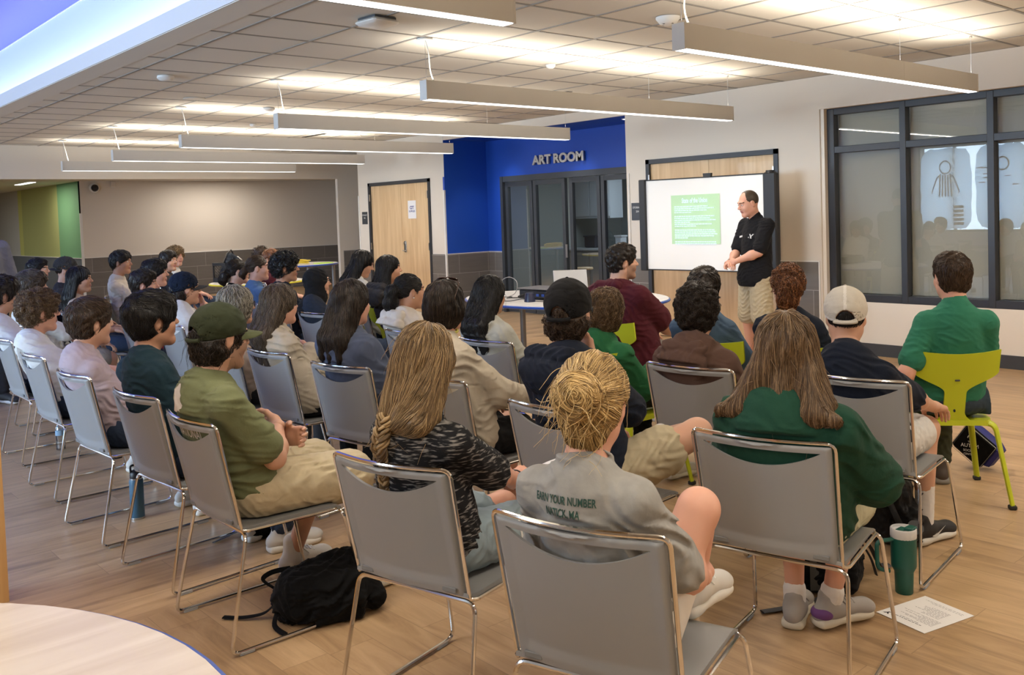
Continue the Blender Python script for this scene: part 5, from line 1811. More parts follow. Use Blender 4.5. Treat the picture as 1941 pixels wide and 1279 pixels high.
# ================================================================= chairs
M_shell = mat('chair_shell_grey', (0.27, 0.275, 0.275), 0.42, spec=0.4, bump=(400, 0.08, 0.0005))
M_lime = mat('chair_lime', (0.50, 0.58, 0.02), 0.38)
M_rub = mat('rubber_foot', (0.02, 0.02, 0.02), 0.7)
M_glide = mat('clear_glide', (0.5, 0.5, 0.48), 0.3, alpha=0.6)
WB = 0.222
def back_pt(s_, t, off=0.0):
    """s_ -1..1 across, t 0..1 up; off = towards the rear"""
    wx = WB * (0.955 + 0.045 * t)
    curve = 0.042 * (1 - s_ * s_) * (0.45 + 0.55 * t)
    y = -0.205 - 0.085 * t - curve - off
    z = 0.455 + 0.385 * t - (0.0 if t < 0.9 else 0.0)
    return Vector((s_ * wx, y, z))
def make_grey_chair():
    r = empty('stacking_chair')
    nu, nv = 40, 40
    TH = 0.945; SD = 0.86
    def tl(s_):
        return TH - 0.004 - (0.135 * (1 - (s_ / SD) ** 2) if abs(s_) < SD else 0)
    ss = [-1, -0.965] + [-0.93 + 0.07 * 0] + [-SD + 2 * SD * i / 34 for i in range(35)] + [0.93, 0.965, 1]
    ss = sorted(set(ss)); nu = len(ss) - 1
    lowN, midN, topN = 22, 3, 5
    def tv(i, s_):
        l = tl(s_)
        if i <= lowN: return l * i / lowN
        if i <= lowN + midN: return l + (TH - l) * (i - lowN) / midN
        return TH + (1 - TH) * (i - lowN - midN) / topN
    nv = lowN + midN + topN
    def raised(s_, t):
        tb = 0.10 + 0.03 * s_ * s_
        e = max(min((abs(s_) - 0.86) / 0.05, 1), min((tb - t) / 0.02, 1), min((t - tl(s_) * 1.2) / 0.01, 1))
        return 0.007 * max(0, min(1, e))
    S_ = lambda u: ss[min(int(round(u * nu)), nu)]
    def rim(s_, t):
        k = 0
        e = max(0, (abs(s_) - 0.965) / 0.035); e2 = max(0, (t - 0.985) / 0.015)
        return -0.006 * max(e, e2)
    def fr(u, v):
        s_ = S_(u); t = tv(int(round(v * nv)), s_)
        return back_pt(s_, t, -0.006)
    def bk(u, v):
        s_ = S_(u); t = tv(int(round(v * nv)), s_)
        return back_pt(s_, t, 0.004 + raised(s_, t) + rim(s_, t))
    hole = lambda i, j: lowN <= j < lowN + midN and abs((ss[i] + ss[i + 1]) / 2) < SD
    q = MB(); q.grid(fr, nu, nv, thick=bk, hole=hole)
    q.f = [tuple(reversed(f_)) for f_ in q.f]
    b = q.build('backrest', M_shell, r, smooth=50)
    for sd in (-1, 1):
        q = MB(); p = back_pt(sd * 0.78, 0.035, 0.012)
        q.box((p.x - 0.026, p.y - 0.004, p.z - 0.006), (p.x + 0.026, p.y + 0.004, p.z + 0.010), bev=0.002)
        q.build('clip', mat('clip_grey', (0.17, 0.175, 0.175), 0.5), b)
    # seat
    def st_(u, v, dz=0.0):
        x = (u - 0.5) * 2
        y = -0.215 + 0.435 * v
        wx = 0.226 - 0.012 * v
        z = 0.452 - 0.014 * (1 - x * x) * math.sin(PI * min(v * 1.0, 1)) + 0.012 * (1 - min(v / 0.12, 1)) ** 2 - 0.018 * max(0, (v - 0.86) / 0.14) ** 2 + 0.0
        return Vector((x * wx, y, z + dz))
    q = MB(); q.grid(lambda u, v: st_(u, v), 16, 18, thick=lambda u, v: st_(u, v, -0.014)); q.build('seat', M_shell, r, smooth=50)
    # side rail of seat and back
    e = 0.012
    LB = [back_pt(-1, 0.0) + Vector((-e, 0, -0.012)), back_pt(-1, 0.5) + Vector((-e, 0, 0)), back_pt(-1, 1.0) + Vector((-e, 0, e))]
    TB = [back_pt(x, 1.0) + Vector((0, 0, e)) for x in (-0.7, -0.35, 0, 0.35, 0.7)]
    RB = [Vector((-p.x, p.y, p.z)) for p in reversed(LB)]
    path = [Vector((-0.225, 0.20, 0.432)), Vector((-0.240, -0.19, 0.443))] + LB + TB + RB + [Vector((0.240, -0.19, 0.443)), Vector((0.225, 0.20, 0.432))]
    q = MB(); q.tube(rounded(path, 0.028, 4, closed=True), 0.0062, 8, closed=True); q.build('back_rail', M_chrome, r, smooth=True)
    # sled base in one loop
    leg = [(-0.262, -0.285, 0.012), (-0.236, -0.195, 0.430), (0.236, -0.195, 0.430), (0.262, -0.285, 0.012), (0.262, 0.305, 0.012), (0.232, 0.215, 0.424), (-0.232, 0.215, 0.424), (-0.262, 0.305, 0.012)]
    q = MB(); q.tube(rounded(leg, 0.035, 5, closed=True), 0.0072, 8, closed=True); q.build('sled_base', M_chrome, r, smooth=True)
    for sd in (-1, 1):
        for y in (-0.225, 0.235):
            q = MB(); q.box((sd * 0.262 - 0.009, y - 0.03, 0.0), (sd * 0.262 + 0.009, y + 0.03, 0.014), bev=0.003); q.build('glide', M_glide, r)
    return r
def make_lime_chair():
    r = empty('shell_chair')
    def wdt(t):
        # t 0 at the seat, 1 at the top
        if t < 0.40: return 0.052 + 0.030 * max(0, (0.12 - t) / 0.12) ** 2
        k = (t - 0.40) / 0.30
        if k < 1: return 0.052 + 0.153 * (k * k * (3 - 2 * k))
        return 0.205 + 0.005 * (t - 0.7) / 0.3
    def bp(u, v, off=0.0):
        s_ = (u - 0.5) * 2; t = v
        w_ = wdt(t)
        x = s_ * w_
        y = -0.205 - 0.075 * t - 0.035 * (1 - (x / 0.21) ** 2) * t - off
        z = 0.445 + 0.375 * t - (0.018 * (1 - s_ * s_) * t if t > 0.9 else 0.018 * (1 - s_ * s_) * t * t)
        return Vector((x, y, z))
    q = MB(); q.grid(lambda u, v: bp(u, v, -0.006), 20, 36, thick=lambda u, v: bp(u, v, 0.006)); q.f = [tuple(reversed(f_)) for f_ in q.f]; b = q.build('backrest', M_lime, r, smooth=50)
    q = MB(); q.box((-0.012, -0.289, 0.660), (0.012, -0.284, 0.668), bev=0.001); q.build('maker_mark', M_grey, b)
    def st_(u, v, dz=0.0):
        x = (u - 0.5) * 2
        wx = 0.215 - 0.02 * (1 - v) - 0.03 * max(0, (0.15 - v) / 0.15) ** 2
        return Vector((x * wx, -0.215 + 0.43 * v, 0.445 - 0.012 * (1 - x * x) * math.sin(PI * v) - 0.02 * max(0, (v - 0.85) / 0.15) ** 2 + dz))
    q = MB(); q.grid(lambda u, v: st_(u, v), 16, 16, thick=lambda u, v: st_(u, v, -0.028)); q.build('seat', M_lime, r, smooth=50)
    for sx in (-1, 1):
        for sy in (-1, 1):
            p = rounded([(sx * 0.12, sy * 0.16, 0.427), (sx * 0.205, sy * 0.195, 0.425), (sx * 0.262, sy * 0.262, 0.02)], 0.05, 5)
            q = MB(); n = len(p)
            q.tube(p, [0.032 - 0.013 * i / (n - 1) for i in range(n)], 8, flat=0.62); lg = q.build('leg', M_lime, r, smooth=60)
            q = MB(); e = p[-1]; q.box((e.x - 0.018, e.y - 0.018, 0), (e.x + 0.018, e.y + 0.018, 0.022), bev=0.004); q.build('foot_cap', M_rub, lg)
    return r
GREY = LIME = None
def chair(kind, x, y, deg, label, z=0.0):
    """deg: heading of the sitter, 0 = towards the window wall"""
    global GREY, LIME
    if kind == 'grey':
        if GREY is None: c = GREY = make_grey_chair()
        else: c = copy_tree(GREY)
        g = 'grey stacking chairs in rows'
    else:
        if LIME is None: c = LIME = make_lime_chair()
        else: c = copy_tree(LIME)
        g = 'lime green shell chairs'
    c.location = (x, y, z)
    c.rotation_euler = (0, 0, math.radians(deg - 90))
    tag(c, label, 'chair', g)
    return c

def seat_person(S):
    """S: hip (x, y) and heading in the room, head in room coordinates"""
    a = math.radians(S['deg'] - 90)
    hx, hy = S['hip']
    root = empty('person', (hx, hy, 0), a, S['label'], 'person')
    c, s_ = math.cos(-a), math.sin(-a)
    dx, dy, z = S['headw'][0] - hx, S['headw'][1] - hy, S['headw'][2]
    S['sitk'] = S.get('sitk', 'grey')
    S['head'] = (dx * c - dy * s_, dx * s_ + dy * c, z)
    d = S.get('q', 1)
    S['hh'] = (0.0040, 0.0055, 0.0075)[d]; S['hb'] = (0.0075, 0.010, 0.014)[d]; S['hd'] = (0.0034, 0.0045, 0.0055)[d]; S['hc'] = (0.0058, 0.0085, 0.013)[d]; S['hx'] = (0.0042, 0.006, 0.009)[d]
    S['nstr'] = (1800, 800, 260)[d]
    hr = dict(S['hair']); hr.setdefault('rad', (0.0013, 0.0020, 0.0032)[d]); S['hair'] = hr
    K = skeleton(S)
    K['root'] = root
    build_body(root, K, S)
    if S.get('top'): top(root, K, S)
    if S.get('bottom'): bottom(root, K, S)
    hair(root, K, S)
    if S.get('cap'): ballcap(root, K, S)
    sh = S.get('shoes', ('white', 'white'))
    if sh:
        for l in K['legs']:
            shoe(root, l['A'], l['foot'], sh[0] if not isinstance(sh[0], str) else M_shw, sh[1] if not isinstance(sh[1], str) else M_sole, K['s'], high=S.get('hightop', False), mlace=S.get('lace'), h=(0.005, 0.008, 0.012)[d])
    if S.get('socks'):
        for l in K['legs']:
            u = nrm(l['K'] - l['A'])
            solid('sock', [rcone(l['A'] + u * -0.02, l['A'] + u * S['socks'], 0.040, 0.043, k=0.01)], S['hc'], M_sock, root, disp=lumps(3, 0.0015, 0.03))
    return root, K
def shoe_mark(root, l, pts, m, name='shoe_emblem', sc_=1.0, off=0.0435):
    fo = nrm((l['foot'][0], l['foot'][1], 0)); sd = np.cross(fo, V(0, 0, 1)) * l['sd']
    B = l['A'] - V(0, 0, 0.082)
    q = MB(); q.add([tuple(B + fo * (y * sc_ + 0.05) + V(0, 0, z * sc_ + 0.045) + sd * (off - max(0, z * sc_) * 0.25 - abs(y * sc_) * 0.03)) for y, z in pts], [tuple(range(len(pts)))])
    return q.build(name, m, root)
SWOOSH = [(-0.045, 0.000), (-0.040, -0.010), (-0.028, -0.014), (-0.008, -0.010), (0.050, 0.018), (-0.006, 0.000), (-0.024, -0.003), (-0.034, 0.002), (-0.036, 0.014)]
M_shw = mat('shoe_white', (0.62, 0.60, 0.56), 0.7)
M_sole = mat('sole_white', (0.70, 0.68, 0.62), 0.6)
M_sock = mat('sock_white', (0.75, 0.73, 0.71), 0.9, bump=(300, 0.4, 0.001))
CH = {'c1': (1.783, 1.609, 17.1), 'c2': (1.798, 2.396, 14.0), 'c3': (1.650, 3.442, 0.0), 'c4': (1.685, 4.166, 4.0), 'c5': (1.667, 4.998, 3.0), 'c6': (1.720, 5.970, 1.0), 'c7': (1.800, 7.020, 0.0), 'c8': (2.771, 1.740, 13.0), 'c10': (3.867, 1.998, 8.0), 'c11': (3.687, 2.698, 5.9), 'c12': (2.671, 2.544, 6.0), 'c13': (2.752, 3.417, 4.0), 'c14': (3.689, 4.177, 4.5), 'c15': (2.671, 4.115, 8.7), 'c16': (2.668, 4.866, 3.0), 'c17': (2.640, 5.420, 0.0), 'c18': (2.864, 6.796, 0.0), 'c19': (3.913, 6.577, 0.0), 'c20': (3.660, 4.920, 2.0), 'c21b': (3.780, 5.853, 0.0), 'c9': (4.948, 2.198, 40.0), 'c36': (3.900, 3.420, 0.0), 'c37': (4.620, 3.300, 10.0), 'c38': (4.720, 2.830, 20.0), 'c35': (4.980, 4.350, 0.0), 'c21': (4.620, 6.250, 0.0)}
HD = {'1': (1.619, 1.564, 1.110), '2': (1.663, 2.318, 1.126), '3': (1.480, 3.400, 1.144), '4': (1.529, 4.251, 1.149), '5': (1.512, 5.104, 1.084), '6': (1.546, 6.221, 1.072), '7': (1.580, 7.299, 1.127), '8': (2.631, 1.666, 1.100), '10': (3.736, 2.066, 1.083), '11': (3.563, 2.734, 1.080), '12': (2.611, 2.640, 1.177), '13': (2.627, 3.487, 1.151), '14': (3.533, 4.240, 1.097), '15': (2.515, 4.140, 1.146), '16': (2.515, 4.933, 1.097), '17': (2.520, 5.528, 1.059), '18': (2.764, 6.965, 1.091), '19': (3.763, 6.721, 1.077), '20': (3.506, 5.036, 1.089), '9': (4.845, 2.088, 1.178), '36': (3.750, 3.500, 1.018), '37': (4.483, 3.385, 1.093), '38': (4.549, 2.862, 1.117), '35': (4.860, 4.370, 1.215), '21': (4.470, 6.726, 1.140), '22': (4.558, 7.290, 1.170), '23': (3.884, 7.489, 1.170), '24': (3.869, 7.998, 1.160), '25': (3.828, 8.339, 1.120), '26': (5.387, 11.045, 1.140), '26b': (5.275, 10.532, 1.120), '27': (4.758, 12.275, 1.160), '28a': (4.256, 11.204, 1.150), '28b': (3.102, 8.499, 1.150), '29': (3.379, 10.248, 1.200), '30': (2.555, 8.869, 1.120), '31': (2.941, 10.634, 1.140), '32': (2.644, 10.612, 1.160), '33': (1.939, 7.965, 1.130)}
CH['c21'] = (4.72, 6.85, 0.0)
TALK = (7.6, 5.2)
# ---- cloth and hair tones
g_tee = fabric('heather_grey', (0.27, 0.265, 0.25), col2=(0.38, 0.37, 0.35), bump=60, dist=0.003)
f_marl = mat('fabric_marl', (0.018, 0.018, 0.020), 0.85, spec=0.15)
def _marl():
    nt = f_marl.node_tree
    b = nt.nodes['Principled BSDF']
    tc = nt.nodes.new('ShaderNodeTexCoord'); mp = nt.nodes.new('ShaderNodeMapping'); mp.inputs['Scale'].default_value = (26, 26, 150); mp.inputs['Rotation'].default_value = (0.1, 0.25, 0)
    n = nt.nodes.new('ShaderNodeTexNoise'); n.inputs['Scale'].default_value = 1.0; n.inputs['Detail'].default_value = 2
    r = nt.nodes.new('ShaderNodeValToRGB'); r.color_ramp.elements[0].position = 0.52; r.color_ramp.elements[0].color = (0.014, 0.014, 0.016, 1); r.color_ramp.elements[1].position = 0.66; r.color_ramp.elements[1].color = (0.26, 0.25, 0.235, 1)
    nt.links.new(tc.outputs['Object'], mp.inputs[0]); nt.links.new(mp.outputs[0], n.inputs['Vector']); nt.links.new(n.outputs[0], r.inputs[0]); nt.links.new(r.outputs[0], b.inputs['Base Color'])
_marl()
FB = lambda n, c, **k: fabric(n, c, **k)
f_olive = FB('olive_tee', (0.145, 0.160, 0.080)); f_cream = FB('cream_twill', (0.50, 0.43, 0.29), bump=90)
f_navy = FB('teal_navy', (0.012, 0.030, 0.042)); f_lilac = FB('lilac', (0.40, 0.33, 0.36)); f_white = FB('white_tee', (0.62, 0.62, 0.60)); f_offw = FB('offwhite', (0.58, 0.53, 0.46))
f_green = FB('bottle_fleece', (0.012, 0.052, 0.032)); f_sage = FB('pale_sage', (0.50, 0.50, 0.36)); f_polo = FB('sea_green_polo', (0.030, 0.170, 0.105)); f_slate = FB('slate_trousers', (0.030, 0.045, 0.060))
f_dknavy = FB('dark_navy', (0.010, 0.014, 0.026)); f_brown = FB('brown_hoodie', (0.095, 0.055, 0.042)); f_oat = FB('oatmeal', (0.44, 0.39, 0.31)); f_ltgrey = FB('light_grey_knit', (0.40, 0.40, 0.36))
f_blueg = FB('slate_blue', (0.065, 0.080, 0.125)); f_black = FB('black_cloth', (0.010, 0.010, 0.011)); f_char = FB('charcoal', (0.035, 0.034, 0.038)); f_maroon = FB('maroon', (0.065, 0.010, 0.016)); f_grnsw = FB('leaf_green_sweat', (0.020, 0.115, 0.045))
f_denim = FB('faded_blue_tee', (0.060, 0.100, 0.155)); f_blue = FB('mid_blue_tee', (0.10, 0.19, 0.36)); f_greysh = FB('grey_shorts', (0.30, 0.28, 0.245)); f_red = FB('red_tee', (0.30, 0.03, 0.03)); f_ltblue = FB('pale_blue_shorts', (0.22, 0.28, 0.31)); f_khaki = FB('khaki', (0.44, 0.38, 0.26), bump=90); f_beige = FB('beige_top', (0.46, 0.36, 0.27)); f_jean = FB('jeans', (0.03, 0.045, 0.08))
M_capolive = FB('cap_olive', (0.030, 0.037, 0.019)); M_capblack = FB('cap_black', (0.009, 0.009, 0.010)); M_capnavy = FB('cap_navy', (0.008, 0.014, 0.030)); M_capgrey = FB('cap_grey', (0.05, 0.05, 0.048))
M_mesh = FB('cap_mesh_cream', (0.58, 0.55, 0.48), bump=700, dist=0.003); M_capwhite = FB('cap_white', (0.72, 0.70, 0.65))

def PS(key, ck, label, skin, hc, hair_, top_, bot=None, q=1, deg=None, sit='grey', clabel=None, **kw):
    hw = HD[key]
    if ck in CH:
        cx, cy, dg = CH[ck]
    else:
        dg = 0.0 if deg is None else deg
        a = math.radians(dg)
        cx, cy = hw[0] + 0.16 * math.cos(a), hw[1] + 0.16 * math.sin(a)
    if sit:
        chair(sit, cx, cy, dg, clabel or ('chair under the ' + label))
    a = math.radians(dg)
    S = dict(seed=sum(map(ord, key)) * 7 + 3, label=label, deg=dg, headw=hw, hip=(cx - 0.075 * math.cos(a), cy - 0.075 * math.sin(a)), skin=skin, haircol=hc, hair=hair_, top=top_, bottom=bot or dict(mat=f_jean, len=1.9), q=q)
    look = math.degrees(math.atan2(TALK[1] - hw[1], TALK[0] - hw[0])) - dg
    S['hyaw'] = max(-70, min(70, look))
    S.update(kw)
    fem = kw.get('fem', False)
    S.setdefault('s', 0.93 if fem else 1.0)
    S.setdefault('hs', 0.95 if fem else 1.0)
    S.setdefault('shw', 0.158 if fem else 0.172)
    S['sitk'] = sit
    S.setdefault('fat', 0.95 if fem else 1.0)
    hx, hy = hw[0] - S['hip'][0], hw[1] - S['hip'][1]
    lat = hx * math.sin(a) - hy * math.cos(a)
    S.setdefault('hroll', 0)
    # a low head means a slumped, rounded back
    S.setdefault('bow', 0.03 + max(0, 1.16 - hw[2]) * 0.25)
    return seat_person(S)
T = lambda kind, m, **k: dict(kind=kind, mat=m, **k)
Bm = lambda m, ln=1.9, **k: dict(mat=m, len=ln, **k)

# ---------------- back row, nearest the camera
r1, K1 = PS('1', 'c1', 'seated woman with messy blonde bun and grey printed tee', 'fair', 'blonde', dict(style='bun', at=(-0.002, -0.136, 0.038), r=0.056, nape=True, fly=150, n=9000, rad=0.0011, lift=(-0.001, 0.004), stray=0.035, t=0.016, slen=0.085, base=0.35),
    T('tee', g_tee, loose=1.15, sleeve=0.86, amp=0.016, lam=0.085, hem=0.10), Bm(M_white, 0.5, th=0.008), q=0, fem=True, clabel='grey chair holding the woman with the blonde bun', hyaw=9, hpitch=-4, hroll=3,
    rleg=dict(K=(0.175, 0.12, 0.81), A=(0.08, 0.32, 0.53)), rarm=((0.15, 0.20, 0.61), (-0.5, 0.8, 0), (0, 0, -1)), poler=(0.6, -0.35, -0.8), larm=((-0.13, 0.20, 0.61), (0.5, 0.8, 0), (0, 0, -1)), polel=(-0.6, -0.35, -0.8), lace=M_white, droop=0.058)
ink = mat('dark_green_print', (0.018, 0.060, 0.045), 0.8)
Nn = K1['N']
cloth_text(K1, 'EARN YOUR NUMBER', 0.027, ink, (Nn[0] - 0.012, Nn[1] - 0.22, Nn[2] - 0.028), (1, 0, 0.0), (0, -1, 0.15), K1['topfn'], K1['top'], squeeze=0.62)
cloth_text(K1, 'NATICK, MA', 0.027, ink, (Nn[0] - 0.014, Nn[1] - 0.22, Nn[2] - 0.064), (1, 0, 0.0), (0, -1, 0.1), K1['topfn'], K1['top'], squeeze=0.62)

r2, K2 = PS('2', 'c2', 'seated woman with long plait and black marled top', 'fair', 'dirtyblonde', dict(style='braid', gather=(-0.045, -0.10, -0.01), base=0.42, n=4600, rad=0.0013, t=0.017, fly=60),
    T('tee', f_marl, loose=1.1, sleeve=0.98, lam=0.10), Bm(f_ltblue, 0.62), q=0, fem=True, clabel='grey chair holding the woman with the plait', hyaw=22, hpitch=-10,
    rarm=((0.10, 0.36, 0.64), (-0.1, 0.95, 0.1), (-0.3, 0, -1)), larm='lap', poler=(0.8, -0.4, -1), rleg=dict(K=(0.15, 0.42, 0.52), A=(0.12, 0.46, 0.085), foot=(0.35, 1, 0)), lleg=dict(K=(-0.06, 0.44, 0.52), A=(0.20, 0.52, 0.085), foot=(0.35, 1, 0)), lace=M_white, shoes=(mat('shoe_pale_grey', (0.42, 0.39, 0.35), 0.75), mat('sole_clear', (0.30, 0.29, 0.26), 0.25)))
n2 = Vector(K2['N'])
pth = [n2 + Vector((-0.045, -0.105, 0.015)), n2 + Vector((-0.062, -0.150, -0.075)), n2 + Vector((-0.080, -0.170, -0.16)), n2 + Vector((-0.088, -0.170, -0.25)), n2 + Vector((-0.090, -0.160, -0.33))]
pp = np.array([tuple(p) for p in pth], F32)
for _ in range(12):
    dd = K2['topfn'](pp); pp[1:, 1] += np.clip(dd[1:] - 0.022, -0.02, 0.02)
pp[:, 1] += np.maximum(backclear(pp) + 0.018, 0)
braid(r2, K2, dict(seed=5, haircol='dirtyblonde'), [tuple(p) for p in pp], 0.027, 0.013, n=8)
q = MB()
W2 = Vector(K2['arms'][1]['W']); d2_ = (W2 - Vector(K2['arms'][1]['E'])).normalized(); x2 = d2_.cross(Vector((0, 0, 1))).normalized(); y2 = d2_.cross(x2)
c2 = W2 - d2_ * 0.015
q.tube([c2 + x2 * 0.031 * math.cos(a) + y2 * 0.031 * math.sin(a) for a in [2 * PI * i / 18 for i in range(18)]], 0.003, 6, closed=True); q.build('hair_band', M_black, r2, smooth=True)
# three white stripes round the right leg of the shorts
l2 = K2['legs'][1]; u2_ = Vector(l2['K'] - l2['H']); e2 = Vector(l2['H']) + u2_ * 0.60; u2n = u2_.normalized(); xa = u2n.cross(Vector((0, 0, 1))).normalized(); ya = xa.cross(u2n)
for k in range(3):
    q = MB(); cc = []
    for i in range(29):
        a = -0.6 + 2.2 * i / 28 - 1.0
        cc.append(e2 - u2n * (0.012 + 0.022 * k) + xa * math.cos(a) * 0.097 + ya * math.sin(a) * 0.097)
    P_ = np.array([tuple(p) for p in cc], F32)
    c0_ = np.array(tuple(e2 - u2n * (0.012 + 0.022 * k)), F32)
    for _ in range(20):
        dd = K2['botfn'](P_); nn = (P_ - c0_); nn /= np.linalg.norm(nn, axis=1, keepdims=True); P_ = P_ - nn * np.clip(dd - 0.0005, -0.01, 0.01)[:, None]
    q.tube([tuple(p) for p in P_], 0.005, 6, flat=1.0); q.build('stripe', f_white, r2, smooth=True)

r3, K3 = PS('3', 'c3', 'seated man in olive cap and green tee with white blotch', 'light', 'darkbrown', dict(style='mid', t=0.014, n=2600, a=0.12, wav=0.06, curl=0.35, stray=0.3, lift=(0, 0.008), fly=40), T('tee', f_olive, loose=1.25, sleeve=0.74), Bm(f_cream, 0.90, th=0.022, amp=0.009), q=0, fat=1.1, shw=0.185,
    clabel='grey chair holding the man in the olive cap', hyaw=4, hpitch=-6, rarm=((0.02, 0.13, 0.76), (-0.9, 0.15, -0.05), (0, -1, 0)), larm=((0.02, 0.17, 0.71), (0.85, 0.2, 0.1), (0, -1, 0)), poler=(0.75, 0.15, -1), stubble=True, hightop=True, lace=M_white,
    rleg=dict(K=(0.13, 0.43, 0.52), A=(0.10, 0.48, 0.09), foot=(-0.1, 1, 0)), lleg=dict(K=(-0.16, 0.42, 0.52), A=(-0.33, 0.36, 0.09), foot=(-0.2, 1, 0)), cap=dict(mat=M_capolive, visor=FB('cap_olive_visor', (0.075, 0.085, 0.040)), z=0.010, tilt=0))
# worn white print on the back
def blotch(K, top_, m, cx, cz, r, seed):
    r_ = random.Random(seed)
    q = MB()
    pts = []
    for i in range(40):
        a = 2 * PI * i / 40
        rr_ = r * (0.75 + 0.35 * r_.random()) * (1 + 0.25 * math.sin(2 * a + 1))
        pts.append((cx + rr_ * math.cos(a), cz + rr_ * 1.15 * math.sin(a)))
    rings = [[(cx + (p[0] - cx) * k, cz + (p[1] - cz) * k) for p in pts] for k in (1, 0.8, 0.6, 0.4, 0.2)]
    V_ = [(p[0], K['T'](0.6)[1] - 0.25, p[1]) for rg in rings for p in rg] + [(cx, K['T'](0.6)[1] - 0.25, cz)]
    P_ = np.array(V_, F32)
    for _ in range(40):
        d = K['topfn'](P_) - 0.0016
        P_[:, 1] += np.clip(d, -0.02, 0.02) * 0.8
    fs = []
    for k in range(4):
        for i in range(40):
            j = (i + 1) % 40; fs.append((k * 40 + i, k * 40 + j, (k + 1) * 40 + j, (k + 1) * 40 + i))
    for i in range(40): fs.append((160 + i, 160 + (i + 1) % 40, 200))
    q.add([tuple(p) for p in P_], fs); return q.build('print', m, top_, smooth=True)
blotch(K3, K3['top'], f_offw, -0.01, 0.925, 0.060, 4)
cloth_text(K3, 'NATIONAL', 0.05, f_offw, (0.02, K3['T'](0.4)[1] - 0.25, 0.795), (1, 0, 0), (0, -1, 0), K3['topfn'], K3['top'], squeeze=0.8)

PS('4', 'c4', 'seated man with thick black hair and dark teal long tee', 'tan', 'black', dict(style='short', t=0.026, n=2200, a=0.055, lump=0.004, stray=0.3, slen=0.06), T('long', f_navy, sleeve=1.5), q=0, hyaw=-4, clabel='grey chair holding the man in the dark teal tee', hpitch=2)
PS('5', 'c5', 'seated young man with straight brown hair and lilac tee', 'light', 'brown', dict(style='short', base=0.42, t=0.022, n=2600, front=0.01, a=0.05, slen=0.07), T('tee', f_lilac, sleeve=0.9), q=0, hyaw=4, clabel='grey chair holding the young man in lilac', rarm='clasp', larm='clasp')
PS('6', 'c6', 'seated young man with curly light brown hair and white tee', 'fair', 'lightbrown', dict(style='curly', base=0.35, t=0.026, n=3200, slen=0.05), T('tee', f_white, sleeve=0.95), q=0, hyaw=-2, clabel='grey chair holding the curly haired man in white', rarm='knee', larm='knee')
PS('7', 'c7', 'seated man in white tee cut by the picture edge, dark hair', 'light', 'darkbrown', dict(style='messy', t=0.024), T('tee', f_white, sleeve=0.9), clabel='grey chair holding the dark haired man in white', hyaw=0)

# ---------------- second row
r8, K8 = PS('8', 'c8', 'seated woman with straight brown hair and bottle green fleece', 'fair', 'lightbrown', dict(style='long', len=0.012, n=6500, rad=0.0014, t=0.026, slen=0.17, fly=40, sides=0, part=0.0, wide=2.0), T('sweater', f_green, loose=1.15, amp=0.010), Bm(f_sage, 0.9, th=0.02), q=0, fem=True, fat=1.22, shw=0.185, s=0.97,
    clabel='grey chair holding the woman in bottle green fleece', rarm=((0.14, 0.26, 0.70), (-0.6, 0.8, 0), (0, 0, -1)), poler=(0.95, -0.2, -0.9), larm=((-0.14, 0.26, 0.70), (0.6, 0.8, 0), (0, 0, -1)), hyaw=24, rleg=dict(K=(0.10, 0.40, 0.50), A=(0.02, 0.40, 0.095), foot=(0.55, 0.9, 0)), lleg=dict(K=(-0.12, 0.40, 0.50), A=(-0.10, 0.36, 0.085)), lace=mat('lace_grey', (0.3, 0.28, 0.27), 0.8), shoes=(mat('shoe_grey', (0.34, 0.32, 0.30), 0.8), mat('sole_cream', (0.62, 0.58, 0.48), 0.6)), socks=0.045)
s8 = [o for o in r8.children if o.name.startswith('shoe')][1]
l8 = K8['legs'][1]
A8, F8 = l8['A'], nrm((l8['foot'][0], l8['foot'][1], 0))
solid('heel_counter', [ell(A8 - F8 * 0.035 - V(0, 0, 0.032), (0.043, 0.046, 0.030), rotm(rz=math.degrees(math.atan2(-F8[0], F8[1]))), k=0.01)], 0.005, mat('shoe_purple', (0.14, 0.05, 0.20), 0.7), s8)

r12, K12 = PS('12', 'c12', 'seated young man in black cap and navy hoodie, leg crossed', 'light', 'brown', dict(style='mid', t=0.012, n=2400, a=0.13, wav=0.05, curl=0.5, stray=0.4, lift=(0, 0.012)), T('hoodie', f_dknavy), Bm(f_khaki, 0.60, th=0.018, amp=0.008), q=0, clabel='grey chair holding the man in the black cap', hyaw=18,
    rleg=dict(K=(0.33, 0.26, 0.70), A=(0.02, 0.46, 0.60), foot=(-0.5, 0.3, -0.5)), rarm='chin', poler=(0.5, 0.6, -1), cap=dict(mat=M_capblack, z=0.005, tilt=0, t=0.016))
r13, K13 = PS('13', 'c13', 'seated woman in oatmeal sweatshirt with sunglasses on dark hair', 'fair', 'darkbrown', dict(style='bob', len=-0.005, t=0.018, n=4200, rad=0.0014), T('sweater', f_oat, loose=1.15), Bm(f_black, 0.6), q=0, fem=True, clabel='grey chair holding the woman in the oatmeal sweatshirt', hyaw=14, rarm=((0.10, 0.30, 0.68), (-0.5, 0.8, 0), (0, 0, -1)), poler=(0.9, -0.2, -1))
specs(r13, K13, {}, mat('tortoise_frame', (0.05, 0.02, 0.01), 0.2), mat('dark_lens', (0.01, 0.008, 0.006), 0.08), on_head=True)
q = MB(); c_ = Vector(K13['h'].w((0, -0.02, -0.125))); q.tube([c_ + Vector((0.062 * math.cos(a), 0.062 * math.sin(a), 0.01 * math.sin(a))) for a in [2 * PI * i / 24 for i in range(24)]], 0.006, 8, closed=True); q.build('collar', mat('yellow_band', (0.55, 0.52, 0.10), 0.6), r13, smooth=True)
